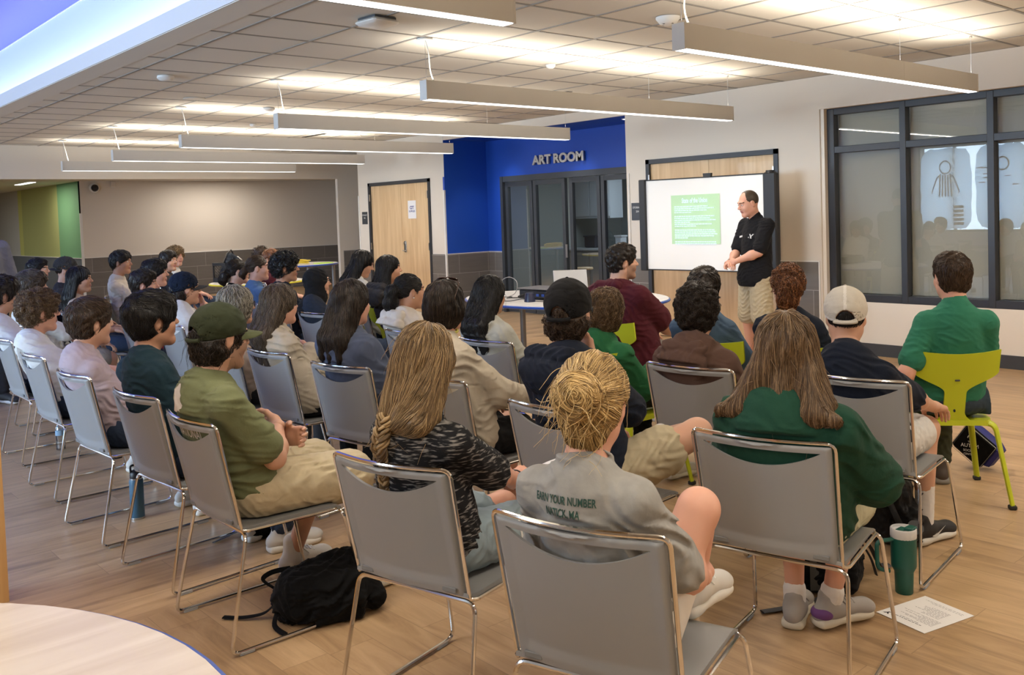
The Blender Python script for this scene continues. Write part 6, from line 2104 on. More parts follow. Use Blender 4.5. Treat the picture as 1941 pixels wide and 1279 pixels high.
PS('15', 'c15', 'seated woman with long dark brown hair and slate blue sweatshirt', 'fair', 'brown', dict(style='long', off=0.02, len=0.10, n=4200, rad=0.0015, slen=0.2, sides=0.6, t=0.016), T('sweater', f_blueg, loose=1.2, amp=0.010), q=0, fem=True, fat=1.1, shw=0.17, clabel='grey chair holding the woman in slate blue', hyaw=8, haircol='darkbrown')
PS('16', 'c16', 'seated woman with waist length brown hair and oatmeal sweater', 'fair', 'ashbrown', dict(style='long', off=0.025, base=0.42, len=0.27, n=4600, rad=0.0016, slen=0.26, wav=0.25, sides=1.0, t=0.018), T('sweater', f_oat, loose=1.25, amp=0.011), Bm(f_black, 1.9), q=0, fem=True, clabel='grey chair holding the woman with waist length hair', rarm='cross', hyaw=2)
r17, K17 = PS('17', 'c17', 'seated woman in black glasses with wavy ash blonde hair', 'light', 'greyblonde', dict(style='bob', len=0.02, t=0.022, n=3200, rad=0.0017, wav=0.05, lift=(0, 0.008), base=0.5), T('long', f_beige, sleeve=1.9), Bm(f_char, 1.9), q=1, fem=True, clabel='grey chair holding the woman in black glasses', hyaw=-8)
specs(r17, K17, {}, M_black)
r18, K18 = PS('18', 'c18', 'seated young man in dark cap, hand to mouth, white hoodie', 'light', 'darkbrown', dict(style='mid', t=0.012, n=900, a=0.09, curl=0.4, stray=0.3), T('hoodie', f_white), q=1, clabel='grey chair holding the man in the white hoodie', hyaw=-8, rarm='chin', poler=(0.3, 0.9, -1), curl=0.1, cap=dict(mat=M_capnavy, visor=M_capgrey, z=0.004, tilt=0))

# ---------------- third row
r10, K10 = PS('10', 'c10', 'seated young man in white mesh cap and dark navy tee', 'light', 'black', dict(style='crop', t=0.008, a=0.065, n=1500), T('tee', f_dknavy, sleeve=0.95), Bm(f_white, 0.66, th=0.012), q=0, clabel='grey chair holding the man in the white mesh cap', hyaw=20,
    rleg=dict(K=(0.10, 0.43, 0.52), A=(0.105, 0.36, 0.09), foot=(0.35, 1, 0)), socks=0.17, shoes=(mat('shoe_black', (0.02, 0.018, 0.018), 0.7), M_sole), cap=dict(mat=M_mesh, front=M_capwhite, seam=True, visor=M_capnavy, z=0.010, tilt=0), rarm='knee', larm='knee')
shoe_mark(r10, K10['legs'][1], SWOOSH, f_white, sc_=1.15)
shoe_mark(r2, K2['legs'][1], SWOOSH, M_black, sc_=0.5)
PS('11', 'c11', 'seated young man with thick dark brown hair and brown hoodie', 'light', 'darkbrown', dict(style='messy', t=0.026, n=3200, a=0.075, wav=0.05, base=0.5), T('hoodie', f_brown), Bm(f_black, 0.8), q=0, clabel='grey chair holding the man in the brown hoodie', hyaw=22, socks=0.15, rleg=dict(K=(0.20, 0.43, 0.52), A=(0.16, 0.46, 0.09)), lleg=dict(K=(-0.14, 0.43, 0.52), A=(-0.06, 0.40, 0.09)))
PS('14', 'c14', 'seated woman with long loose black hair and light grey sweater', 'tan', 'black', dict(style='long', off=0.03, len=0.24, n=3600, rad=0.0016, slen=0.25, wav=0.12, sides=0.8, fly=30), T('sweater', f_ltgrey, loose=1.2), q=0, fem=True, clabel='grey chair holding the woman with loose black hair', hyaw=14)
r20, K20 = PS('20', 'c20', 'seated woman with dark curly ponytail and cream hoodie', 'tan', 'black', dict(style='pony', len=0.16, vol=0.042, at=(0, -0.10, 0.035), n=2600, rad=0.0017, curl=0.3), T('hoodie', f_offw), q=1, fem=True, clabel='grey chair holding the woman in the cream hoodie', hyaw=-18)
q = MB(); q.lathe([(0.0045, -0.003), (0.006, 0.0), (0.0045, 0.003)], 10, M=Matrix.Translation(Vector(K20['h'].w((0.080, -0.004, -0.036))))); q.build('earring', mat('pearl', (0.8, 0.78, 0.75), 0.2), r20, smooth=True)
# hijab
r19, K19 = PS('19', 'c19', 'seated woman in black headscarf and glasses', 'light', 'black', dict(style='none'), T('long', FB('ink_blue', (0.020, 0.026, 0.040)), sleeve=1.9), q=1, fem=True, clabel='grey chair holding the woman in the headscarf', hyaw=-18, rarm=((0.06, 0.24, 0.86), (-0.1, 0.1, 1), (-0.2, -1, 0)), poler=(0.3, 0.8, -1))
h = K19['h']
def hjcut(p):
    c = h.inv(p)
    return (1 - np.sqrt(((c - V(0, 0.125, -0.008)) / V(0.052, 0.075, 0.085)) ** 2 @ np.ones(3, F32))) * 0.05
solid('headscarf', [h.el((0, -0.018, 0.030), (0.088, 0.110, 0.102), k=0.03), h.rc((0, -0.015, -0.02), (0, 0.0, -0.12), 0.085, 0.078, k=0.04), rcone(h.w((0, -0.03, -0.12)), K19['N'] + V(0, -0.03, -0.05), 0.078, 0.105, k=0.05)], 0.006, f_black, r19, disp=folds(4, 0.006, 0.07, axis=(0.3, 0.5, 0.8)), cut=hjcut)
specs(r19, K19, {}, M_black)
CH['c36'] = (3.92, 3.54, 0)
PS('36', 'c36', 'smaller seated person with shaggy brown hair and green sweatshirt', 'light', 'lightbrown', dict(style='mid', t=0.024, n=3000, a=0.14, wav=0.06, curl=0.3, stray=0.35, lift=(0, 0.01), overear=True, rad=0.0016, base=0.4), T('sweater', f_grnsw), Bm(f_black, 1.9), q=0, s=0.88, hs=0.97, sit='lime', clabel='lime chair under the person in the green sweatshirt', hyaw=22)

# ---------------- front rows
r9, K9 = PS('9', 'c9', 'seated man with cropped brown hair and sea green polo', 'fair', 'brown', dict(style='short', t=0.013, n=2600, a=0.055, slen=0.035), T('polo', f_polo, sleeve=0.72, loose=1.3), Bm(FB('olive_trousers', (0.045, 0.050, 0.032)), 1.9), q=0, fat=1.06, shw=0.160, sit='lime', clabel='lime chair under the man in the green polo', hyaw=8, shoes=(mat('shoe_brown', (0.07, 0.05, 0.04), 0.7), mat('sole_grey', (0.25, 0.24, 0.23), 0.6)),
    larm='low', rarm='lap', rleg=dict(K=(0.10, 0.42, 0.52), A=(0.06, 0.30, 0.085)), lleg=dict(K=(-0.13, 0.43, 0.52), A=(-0.02, 0.42, 0.085)))
PS('37', 'c37', 'seated man in faded blue tee, brown hair combed up', 'light', 'brown', dict(style='short', t=0.022), T('tee', f_denim, sleeve=0.9), Bm(f_black), q=1, sit='lime', clabel='lime chair under the man in the faded blue tee', fat=1.1, hyaw=20, haircol='darkbrown')
PS('38', 'c38', 'seated woman with curly red ponytail and navy top', 'fair', 'red', dict(style='pony', len=0.15, vol=0.044, at=(0, -0.095, 0.04), curl=0.8, stray=0.5, base=0.5, n=3000, t=0.016, lift=(0, 0.012), lump=0.007), T('sweater', f_dknavy), Bm(f_black), q=1, fem=True, hyaw=24, sit='lime', clabel='lime chair hidden by the woman with red hair')
PS('35', 'c35', 'seated bearded man in maroon short sleeved hoodie', 'light', 'darkbrown', dict(style='short', t=0.015, n=1500, lump=0.005, slen=0.03, stray=0.4), T('hoodie', f_maroon, sleeve=0.85), Bm(f_greysh, 0.85, th=0.02), q=0, fat=1.28, shw=0.205, s=1.06, sit='lime', clabel='lime chair under the man in maroon', hyaw=-28, stubble=True, rarm='knee', larm='knee')
PS('21', 'c21', 'seated woman with long black hair and charcoal hoodie', 'tan', 'black', dict(style='long', len=0.14, n=1400, rad=0.002), T('hoodie', f_char), q=1, fem=True, sit='lime', clabel='lime chair under the woman in the charcoal hoodie', hyaw=-25)
PS('22', '', 'seated woman bowing her head, long black hair, white jacket', 'tan', 'black', dict(style='long', len=0.16, n=900, rad=0.002), T('sweater', f_white), q=1, fem=True, hpitch=-22, hyaw=-25, deg=0)
PS('23', '', 'seated young man with curly black hair and navy top', 'tan', 'black', dict(style='curly', t=0.030, n=1500, rad=0.0022), T('tee', f_dknavy), q=1, hyaw=-32, deg=0)
PS('24', '', 'seated woman in mid blue tee, brown hair tied back', 'fair', 'brown', dict(style='pony', len=0.06, vol=0.028, at=(0, -0.10, 0.0), n=900), T('tee', f_blue), q=1, fem=True, hyaw=-30, deg=0)
PS('25', '', 'seated person in black with dark curls beside the milk crate', 'light', 'darkbrown', dict(style='pony', len=0.08, vol=0.04, at=(0, -0.10, -0.01), curl=0.5), T('tee', f_black), q=1, fem=True, hyaw=-20, deg=0)
PS('26', '', 'seated person with brown hair showing over the woman in blue', 'light', 'brown', dict(style='messy', t=0.02), T('tee', f_char), q=2, deg=-15)
PS('26b', '', 'seated person with reddish brown hair behind the curly haired man', 'light', 'red', dict(style='short', t=0.02), T('tee', f_maroon), q=2, deg=-15)
PS('27', '', 'seated young man with curly blond hair, furthest from the speaker', 'fair', 'dirtyblonde', dict(style='curly', t=0.03, n=900, rad=0.003), T('tee', f_white), q=2, deg=-15)
PS('28a', '', 'seated person with dark hair just before the blond curls', 'light', 'darkbrown', dict(style='short', t=0.018), T('tee', f_char), q=2, deg=-15)
PS('28b', '', 'seated young man with neat black hair behind the dark cap', 'fair', 'black', dict(style='short', t=0.020, n=1200), T('tee', f_white), q=1, deg=-5, hyaw=-25)
PS('29', '', 'young man in cream tee leaning on his knees, black hair', 'tan', 'black', dict(style='short', t=0.020, n=700, a=0.02), T('tee', f_offw, sleeve=0.85), q=1, deg=-30, hyaw=-10, rarm='knee', larm='knee')
PS('30', '', 'seated woman with straight black hair and thin strap top', 'tan', 'black', dict(style='long', len=0.22, n=1300, rad=0.0022, slen=0.25), T('tank', f_beige), q=1, fem=True, deg=-20, hyaw=-12)
HD['31'] = (2.676, 9.68, 1.180)
PS('31', '', 'seated man in backwards grey cap and dark tee', 'light', 'darkbrown', dict(style='crop', t=0.006), T('tee', f_char), q=1, deg=-20, hyaw=-10, cap=dict(mat=M_capgrey, back=True, z=0.008, tilt=0))
PS('32', '', 'seated man with slicked back black hair near the green wall', 'light', 'black', dict(style='short', t=0.010, a=0.04), T('tee', f_char), q=1, deg=-20, hyaw=-10)
r33, K33 = PS('33', '', 'seated young man with parted brown hair and printed white tee', 'light', 'ashbrown', dict(style='short', t=0.026, n=1300, rad=0.002, slen=0.07, overear=True), T('tee', f_white, sleeve=0.95), Bm(f_greysh, 0.85), q=1, deg=0, hyaw=-20, rarm='knee', larm='knee')
HD['41'] = (2.72, 7.72, 1.10)
PS('41', '', 'seated person in red tee resting folded arms, face hidden', 'fair', 'darkbrown', dict(style='short'), T('tee', f_red), q=1, deg=0, rarm='cross', larm='cross')
chair('grey', CH['c21b'][0], CH['c21b'][1], 0, 'grey chair half hidden behind the woman in slate blue')

# ---------------- the speaker
def standing(S, pos, deg):
    a = math.radians(deg - 90)
    root = empty('person', (*pos, 0), a, S['label'], 'person')
    S['stand'] = True
    d = S.get('q', 0)
    S['hh'] = (0.0040, 0.0055, 0.0075)[d]; S['hb'] = (0.007, 0.010, 0.014)[d]; S['hd'] = (0.0034, 0.0045, 0.0055)[d]; S['hc'] = (0.006, 0.0085, 0.013)[d]; S['hx'] = (0.0042, 0.006, 0.009)[d]
    S['nstr'] = (1500, 700, 260)[d]
    K = skeleton(S)
    build_body(root, K, S)
    fo = folds(S['seed'], 0.005, 0.09, axis=(0.2, 0.4, 0.9))
    s = K['s']; f = K['fat']; th = 0.014
    P = K['torso'](th) + [rcone(K['T'](0.55) + V(0, 0.02, 0), K['P'] + V(0, 0.015, 0.0), 0.10 * s * f, 0.11 * s * f, k=0.06), ell(K['P'] + V(0, 0.012, 0.0), (0.185 * s * f, 0.150 * s * f, 0.20), None, k=0.05)]
    for ar in K['arms']:
        e = ar['S'] + (ar['E'] - ar['S']) * S['top'].get('sleeve', 0.85)
        P.append(rcone(ar['S'], e, 0.052 * s * f + th, 0.054 * s * f + th, k=0.035))
    N = K['N']; nd = nrm(K['h'].w((0, -0.02, -0.05)) - N)
    P.append(rcone(N + V(0, -0.010, 0.0), N + nd * 0.045, 0.066 * s, 0.060 * s, k=0.015))
    P.append(ell(N + nd * 0.080 + V(0, 0.018, 0), (0.054, 0.062, 0.056), None, k=0.006, sub=True))
    zh = K['P'][2] - 0.085
    o, fn = solid('shirt', P, S['hc'], S['top']['mat'], root, disp=fo, cut=lambda p: zh - p[:, 2])
    K['topfn'] = fn; K['top'] = o
    b = dict(S['bottom']); bottom(root, K, S)
    hair(root, K, S)
    for l in K['legs']:
        shoe(root, l['A'], l['foot'], S['shoes'][0], S['shoes'][1], s, h=0.007)
    return root, K
SP = dict(seed=77, q=0, label='standing speaker in black polo and khaki shorts, hands clasped', skin='fair', haircol='ashbrown', s=0.96, fat=1.08, hs=1.0, shw=0.20, pelvis=(0, 0, 0.90), head=(0.0, 0.075, 1.605), hyaw=-8, hpitch=-16, bow=0.012, droop=0.06,
    hair=dict(style='crop', t=0.0030, a=0.030, b=0.75, n=0, base=0.3, fcut=((0, 0.085, 0.02), (0.068, 0.115, 0.125))), top=dict(kind='polo', mat=FB('black_polo', (0.010, 0.010, 0.012)), sleeve=0.82), bottom=dict(mat=f_khaki, len=0.86, th=0.022, amp=0.008),
    rarm=((0.045, 0.27, 1.035), (-0.9, 0.35, 0.0), (0.1, 0.2, -0.9)), larm=((-0.05, 0.275, 1.06), (0.85, 0.35, -0.25), (-0.1, -0.9, -0.3)), poler=(0.9, -0.6, -0.8), polel=(-0.9, -0.6, -0.8), thumbr=(0, 1, 0.5), thumbl=(0, 0.4, 1), stubble=False,
    rleg=dict(K=(0.115, 0.02, 0.475), A=(0.13, -0.01, 0.085), foot=(0.25, 1, 0)), lleg=dict(K=(-0.115, 0.03, 0.475), A=(-0.13, 0.0, 0.085), foot=(-0.25, 1, 0)), shoes=(mat('shoe_black', (0.02, 0.018, 0.018), 0.7), M_sole))
rs, KS = standing(SP, (7.60, 5.12), 160)
# name tag, letter mark, watch and wrist band
fnS = KS['topfn']
def patch(K, fn, cx, cz, w_, h_, m, name, rot=0.0, y0=0.22, shape=None):
    pts = shape or [(-w_, -h_), (w_, -h_), (w_, h_), (-w_, h_)]
    c, s_ = math.cos(rot), math.sin(rot)
    P_ = np.array([(cx + x * c - z * s_, y0, cz + x * s_ + z * c) for x, z in pts], F32)
    for _ in range(40):
        P_[:, 1] -= np.clip(fn(P_) - 0.003, -0.02, 0.02) * 0.8
    q = MB(); q.add([tuple(p) for p in P_], [tuple(range(len(pts)))]); return q.build(name, m, K['top'])
patch(KS, fnS, 0.085, 1.29, 0.030, 0.009, f_white, 'name_tag', -0.15)
patch(KS, fnS, -0.075, 1.295, 0, 0, f_white, 'emblem', 0, shape=[(0.022, 0.020), (0.010, 0.020), (0.0, 0.004), (-0.012, 0.020), (-0.026, 0.020), (-0.004, -0.006), (-0.010, -0.022), (0.006, -0.022), (0.012, -0.002)])
patch(KS, fnS, -0.048, 1.283, 0, 0, f_white, 'emblem', 0, shape=[(0.008, 0.0), (0.0, 0.008), (-0.006, 0.0), (0.0, -0.007)])
W_ = Vector(KS['arms'][1]['W']); d_ = (W_ - Vector(KS['arms'][1]['E'])).normalized(); xx = d_.cross(Vector((0, 0, 1))).normalized(); yy = d_.cross(xx)
q = MB(); c_ = W_ - d_ * 0.03; q.tube([c_ + xx * 0.030 * math.cos(a) + yy * 0.030 * math.sin(a) for a in [2 * PI * i / 18 for i in range(18)]], 0.008, 6, closed=True, flat=0.4); w_ = q.build('watch_strap', M_black, rs, smooth=True)
q = MB(); q.box((-0.016, -0.018, 0.028), (0.016, 0.018, 0.040), bev=0.004, M=Matrix.Translation(c_) @ Matrix(((xx.x, d_.x, yy.x, 0), (xx.y, d_.y, yy.y, 0), (xx.z, d_.z, yy.z, 0), (0, 0, 0, 1))).inverted().transposed().to_3x3().to_4x4()); q.build('watch', M_black, w_)
# man standing in the hall
SM_ = dict(seed=78, q=1, label='standing man in grey printed tee at the picture edge', skin='fair', haircol='brown', s=1.0, fat=1.1, hs=1.0, shw=0.19, pelvis=(0, 0, 0.95), head=(0, 0.05, 1.66), hyaw=0, bow=0.01,
    hair=dict(style='crop', n=200), top=dict(kind='tee', mat=FB('steel_grey_tee', (0.20, 0.21, 0.235)), sleeve=0.9), bottom=dict(mat=f_char, len=1.9), rarm=((0.27, 0.05, 0.86), (0, 0.3, -1), (-1, 0, 0)), larm=((-0.27, 0.05, 0.86), (0, 0.3, -1), (1, 0, 0)),
    rleg=dict(K=(0.11, 0.02, 0.50), A=(0.12, 0, 0.085)), lleg=dict(K=(-0.11, 0.02, 0.50), A=(-0.12, 0, 0.085)), shoes=(mat('shoe_black', (0.02, 0.018, 0.018), 0.7), M_sole))
rm, KM = standing(SM_, (1.90, 9.45), -75)
for i_, (s_, z_) in enumerate((('SPRING', 1.36), ('STRENGTH', 1.31))):
    P0 = text('print', s_, 0.07, mat('lime_print', (0.35, 0.45, 0.08), 0.8) if i_ == 0 else mat('black_print', (0.02, 0.02, 0.02), 0.8), frame_to((0.0, 0.20, z_), (-1, 0, -0.12), (-0.12, 0, 1)), KM['top'], 0.0)
    me = P0.data; ml = P0.matrix_local.copy(); me.transform(ml); P0.matrix_local = Matrix.Identity(4)
    k = len(me.vertices); A_ = np.empty(k * 3, F32); me.vertices.foreach_get('co', A_); A_ = A_.reshape(-1, 3)
    for _ in range(40):
        A_[:, 1] -= np.clip(KM['topfn'](A_) - 0.004, -0.02, 0.02) * 0.8
    me.vertices.foreach_set('co', A_.ravel()); me.update()
# ================================================================= things around the audience
# projection screen with its two black ends, standing in front of the storage door
t = empty('projection_screen', (8.45, 6.4, 0), 0, 'portable projection screen showing a pale green slide before the storage door', 'projection screen')
M_screen = mat('screen_fabric', (0.93, 0.93, 0.91), 0.7)
def scp(u, v): return Vector((0.035 * (1 - (2 * u - 1) ** 2) * 0.5, 0.80 - 1.64 * u, 0.872 + 0.005 * u + v * (1.045 - 0.010 * u)))
q = MB(); q.grid(scp, 16, 10); q.build('screen_fabric', M_screen, t, smooth=True)
q = MB(); q.box((-0.03, 0.79, 0.855), (0.03, 0.885, 1.935), bev=0.006); q.build('end_post', M_black, t)
q = MB(); q.lathe([(0.045, 0.86), (0.048, 0.87), (0.048, 1.94), (0.045, 1.95)], 20, M=Matrix.Translation((0.01, -0.90, 0))); q.box((-0.04, -0.99, 0.87), (0.04, -0.83, 1.93), bev=0.015); q.build('roller_housing', M_black, t, smooth=40)
q = MB(); q.tube([scp(u / 12, 1.0) + Vector((-0.004, 0, 0.006)) for u in range(13)], 0.007, 6); q.build('top_edge', M_black, t)
q = MB(); q.tube([scp(u / 12, 0.0) + Vector((-0.004, 0, -0.004)) for u in range(13)], 0.007, 6); q.build('bottom_edge', M_black, t)
q = MB(); q.prism([(-0.05, 0.0), (0.05, 0.0), (0.055, 0.045), (-0.055, 0.045)], -0.01, 0.02, M=Matrix.Translation((0.0, -0.10, 1.918)) @ Matrix(((0, 0, 1, 0), (1, 0, 0, 0), (0, 1, 0, 0), (0, 0, 0, 1)))); q.build('top_clip', M_black, t)
q = MB(); q.tube([(0.06, -0.05, 0.03), (0.06, -0.05, 1.92)], 0.012, 8)
for a in (0.4, 2.5, 4.5): q.tube([(0.06, -0.05, 0.35), (0.06 + 0.28 * math.cos(a) * 0.6, -0.05 + 0.42 * math.sin(a), 0.012)], 0.009, 6)
q.build('tripod', M_grey, t, smooth=True)
ms = bpy.data.materials.new('projected_slide'); ms.use_nodes = True; b_ = ms.node_tree.nodes['Principled BSDF']
b_.inputs['Base Color'].default_value = (0.50, 0.74, 0.46, 1); b_.inputs['Emission Color'].default_value = (0.55, 0.86, 0.50, 1); b_.inputs['Emission Strength'].default_value = 0.06
q = MB(); q.grid(lambda u, v: Vector((0.0145, 0.43 - 0.68 * u, 1.172 + 0.56 * v)), 4, 4); sl_ = q.build('slide', ms, t)
sl_.location.x = -0.004
MT_ = glow('slide_text', (0.80, 0.97, 1.0), 1.15)
text('slide_text', 'State of the Union', 0.078, MT_, frame_to((0.004, 0.09, 1.665), (0, -1, 0), (0, 0, 1)), t, 0.0003, squeeze=0.62, bold=0.0022)
rl = random.Random(5)
q = MB(); z = 1.60
for blk in ([0.46, 0.55, 0.42, 0.24], [0.55, 0.50, 0.56, 0.22, 0.52, 0.30], [0.54, 0.56, 0.57, 0.55, 0.16], [0.56, 0.54]):
    for w_ in blk:
        y = 0.38
        while y > 0.38 - w_:
            l_ = rl.uniform(0.012, 0.045)
            q.box((0.0035, y - l_, z - 0.0055), (0.0045, y, z + 0.0055)); y -= l_ + 0.006
        z -= 0.0225
    z -= 0.022
    q.build('lettering', MT_, t)
    q = MB()

# talk table
M_white_lam = wood('white_laminate', (0.66, 0.64, 0.62), (0.76, 0.75, 0.73), 'X', 0.8, 0.35, 0.2)
M_blueedge = mat('blue_edge', (0.015, 0.07, 0.38), 0.35)
M_yeledge = mat('yellow_edge', (0.75, 0.72, 0.05), 0.4)
def table(x, y, rx, ry, h, edge, label, legs, topm=M_white_lam, group=None):
    t = empty('table', (x, y, 0), 0, label, 'table', group)
    n = 64
    ring = [(rx * math.cos(2 * PI * i / n), ry * math.sin(2 * PI * i / n)) for i in range(n)]
    q = MB(); q.prism([(a * 0.992, b * 0.992) for a, b in ring], h - 0.029, h); q.build('tabletop', topm, t)
    q = MB(); q.tube([(a * 0.995, b * 0.995, h - 0.015) for a, b in ring], 0.0125, 8, closed=True, flat=1.0); q.build('edge_band', edge, t, smooth=True)
    for a, b in legs:
        q = MB(); q.lathe([(0.028, 0.02), (0.028, h - 0.03)], 14, M=Matrix.Translation((a, b, 0))); q.lathe([(0.036, 0), (0.036, 0.025)], 14, M=Matrix.Translation((a, b, 0))); q.prism([(-0.05, -0.05), (0.05, -0.05), (0.05, 0.05), (-0.05, 0.05)], h - 0.045, h - 0.03, M=Matrix.Translation((a, b, 0))); q.build('leg', M_leg, t, smooth=40)
    return t
M_leg = mat('leg_grey', (0.22, 0.22, 0.23), 0.35, metal=0.6)
table(6.40, 6.55, 0.85, 1.15, 0.74, M_blueedge, 'large white table with blue edge carrying the laptop and projector', [(-0.48, 0.08), (0.45, 0.5), (0.45, -0.6), (-0.42, -0.65)])
table(-0.234, 1.726, 0.93, 0.93, 0.74, M_blueedge, 'round pale table with thin blue edge, nearest the camera', [(-0.5, 0.4), (-0.5, -0.4), (0.3, -0.55), (0.15, 0.4)], wood('pale_laminate', (0.56, 0.48, 0.40), (0.68, 0.61, 0.53), 'X', 1.0, 0.4, 0.15))
table(5.98, 12.42, 0.66, 0.66, 0.74, M_yeledge, 'round white table with yellow edge under the milk crate', [(-0.35, 0.35), (0.35, 0.35), (0.35, -0.35), (-0.35, -0.35)])
table(7.20, 13.40, 0.60, 0.60, 0.90, M_blueedge, 'taller round table with blue edge under the yellow cord', [(-0.3, 0.3), (0.3, 0.3), (0.46, -0.25), (-0.1, -0.45)])
# laptop
t = empty('laptop', (6.86, 6.90, 0.74), -2.42 + PI, 'open silver laptop whose lid back faces the audience', 'laptop')
M_alu = mat('aluminium', (0.42, 0.43, 0.45), 0.35, metal=0.4)
q = MB(); q.box((-0.18, -0.25, 0.0), (0.18, 0.0, 0.016), bev=0.004); q.build('keyboard_base', M_alu, t)
q = MB(); q.box((-0.18, -0.004, 0.0), (0.18, 0.004, 0.225), bev=0.003, M=Matrix.Translation((0, 0.0, 0.014)) @ Matrix.Rotation(-0.30, 4, 'X')); q.build('lid', M_alu, t)
t.rotation_euler.z = math.radians(-35)
# projector
t = empty('projector', (6.18, 6.62, 0.74), 0.05, 'flat black projector with ports, at the table edge', 'projector')
q = MB(); q.box((-0.13, -0.20, 0.012), (0.16, 0.20, 0.10), bev=0.012); q.build('case', M_black, t, smooth=40)
q = MB(); q.box((-0.15, -0.21, 0.10), (0.17, 0.21, 0.113), bev=0.004); q.build('top_cover', mat('projector_grey', (0.10, 0.10, 0.11), 0.4), t)
q = MB(); q.lathe([(0.028, 0), (0.028, 0.02), (0.02, 0.03)], 16, M=Matrix.Translation((0.16, 0.1, 0.055)) @ Matrix.Rotation(PI / 2, 4, 'Y')); q.build('lens', M_glide, t)
for i in range(4):
    q = MB(); q.box((-0.136, -0.15 + i * 0.07, 0.035), (-0.129, -0.115 + i * 0.07, 0.06)); q.build('port', M_blueedge if i < 2 else M_steel, t)
for x_, y_ in ((-0.1, 0.15), (-0.1, -0.15), (0.12, 0.15), (0.12, -0.15)):
    q = MB(); q.lathe([(0.012, 0), (0.012, 0.014)], 10, M=Matrix.Translation((x_, y_, 0))); q.build('foot', M_rub, t)
t = empty('power_adapter', (5.90, 6.50, 0.74), 0.3, 'dark blue dome shaped adapter box near the table edge', 'adapter')
q = MB(); q.lathe([(0.055, 0), (0.052, 0.02), (0.045, 0.07), (0.04, 0.085), (0.0, 0.088)], 20); q.build('body', mat('adapter_navy', (0.010, 0.014, 0.045), 0.35), t, smooth=True)
def cable(name, pts, r, m, label, seed=0):
    P = [Vector(p) for p in pts]
    out = []
    n = len(P)
    for i in range(n - 1):
        p0, p1, p2, p3 = P[max(i - 1, 0)], P[i], P[i + 1], P[min(i + 2, n - 1)]
        for k in range(8):
            s_ = k / 8
            out.append(0.5 * ((2 * p1) + (p2 - p0) * s_ + (2 * p0 - 5 * p1 + 4 * p2 - p3) * s_ * s_ + (3 * p1 - p0 - 3 * p2 + p3) * s_ ** 3))
    out.append(P[-1])
    q = MB(); q.tube(out, r, 6)
    return tag(q.build(name, m, smooth=True), label, 'cable')
M_cable = mat('cable_black', (0.015, 0.015, 0.017), 0.5); M_cgrey = mat('cable_grey', (0.25, 0.25, 0.26), 0.5)
cable('cable', [(5.98, 6.92, 0.746), (6.05, 7.05, 0.80), (6.1, 7.14, 0.90), (6.12, 7.04, 0.945), (6.08, 6.88, 0.90), (6.0, 6.84, 0.79), (5.85, 6.95, 0.746)], 0.004, M_cgrey, 'grey cable standing up in a loop on the talk table')
cable('cable', [(5.85, 7.12, 0.746), (5.80, 6.88, 0.746), (5.78, 6.66, 0.75), (5.84, 6.54, 0.775), (5.90, 6.5, 0.80)], 0.004, M_cable, 'black cable curling into the adapter box')
cable('cable', [(5.95, 7.2, 0.746), (6.12, 7.02, 0.746), (5.95, 6.88, 0.757), (6.15, 6.76, 0.75), (6.02, 6.80, 0.765), (6.04, 6.74, 0.79)], 0.005, M_cable, 'tangled black cord beside the projector')
cable('cable', [(5.92, 6.44, 0.746), (5.95, 6.32, 0.746), (6.03, 6.36, 0.76), (6.04, 6.52, 0.775)], 0.003, M_cable, 'thin black lead from adapter to projector')
# milk crate with a bag in it
t = empty('milk_crate', (5.74, 12.78, 0.74), math.radians(8), 'black milk crate on the yellow edged table', 'crate')
M_crate = mat('crate_black', (0.018, 0.018, 0.020), 0.5)
cw, ch = 0.17, 0.28
q = MB(); q.box((-cw, -cw, 0), (cw, cw, 0.012)); q.build('bottom', M_crate, t)
for k in range(4):
    q = MB()
    M_ = Matrix.Rotation(k * PI / 2, 4, 'Z') @ Matrix.Translation((0, -cw, 0))
    q.box((-cw, -0.006, 0), (cw, 0.006, 0.06), M=M_); q.box((-cw, -0.010, ch - 0.04), (cw, 0.010, ch), M=M_)
    q.box((-cw, -0.008, 0), (-cw + 0.02, 0.008, ch), M=M_); q.box((cw - 0.02, -0.008, 0), (cw, 0.008, ch), M=M_)
    for i in range(-7, 8):
        for s_ in (-1, 1):
            a = Vector((i * 0.045, 0, 0.06)); b = Vector((i * 0.045 + s_ * 0.18, 0, ch - 0.04))
            if max(abs(a.x), abs(b.x)) > cw:
                lim = cw * (1 if b.x > 0 else -1)
                if abs(a.x) > cw: continue
                f_ = (lim - a.x) / (b.x - a.x); b = a.lerp(b, f_)
            q.tube([M_ @ a, M_ @ b], 0.0035, 4)
    q.build('side', M_crate, t)
t = empty('duffel_bag', (5.76, 12.80, 0.99), math.radians(20), 'dark blue bag with white cloth stuffed upright in the milk crate', 'bag')
solid('bag_body', [rcone((-0.09, 0, -0.10), (-0.02, 0, 0.10), 0.09, 0.05), rcone((0.0, 0, 0.14), (0.12, 0, 0.05), 0.035, 0.06), rcone((0.05, 0, -0.05), (0.08, 0, 0.05), 0.08, 0.05)], 0.010, FB('bag_navy', (0.018, 0.026, 0.040), rough=0.5), t, disp=folds(12, 0.012, 0.08))
solid('cloth', [rcone((0.12, -0.02, 0.09), (0.17, -0.03, 0.04), 0.025, 0.03)], 0.008, f_white, t)
q = MB(); q.tube([(-0.14, 0.0, 0.02), (-0.06, 0, 0.16), (0.02, 0, 0.21), (0.06, 0, 0.15)], 0.010, 6); q.build('handle', M_black, t, smooth=True)
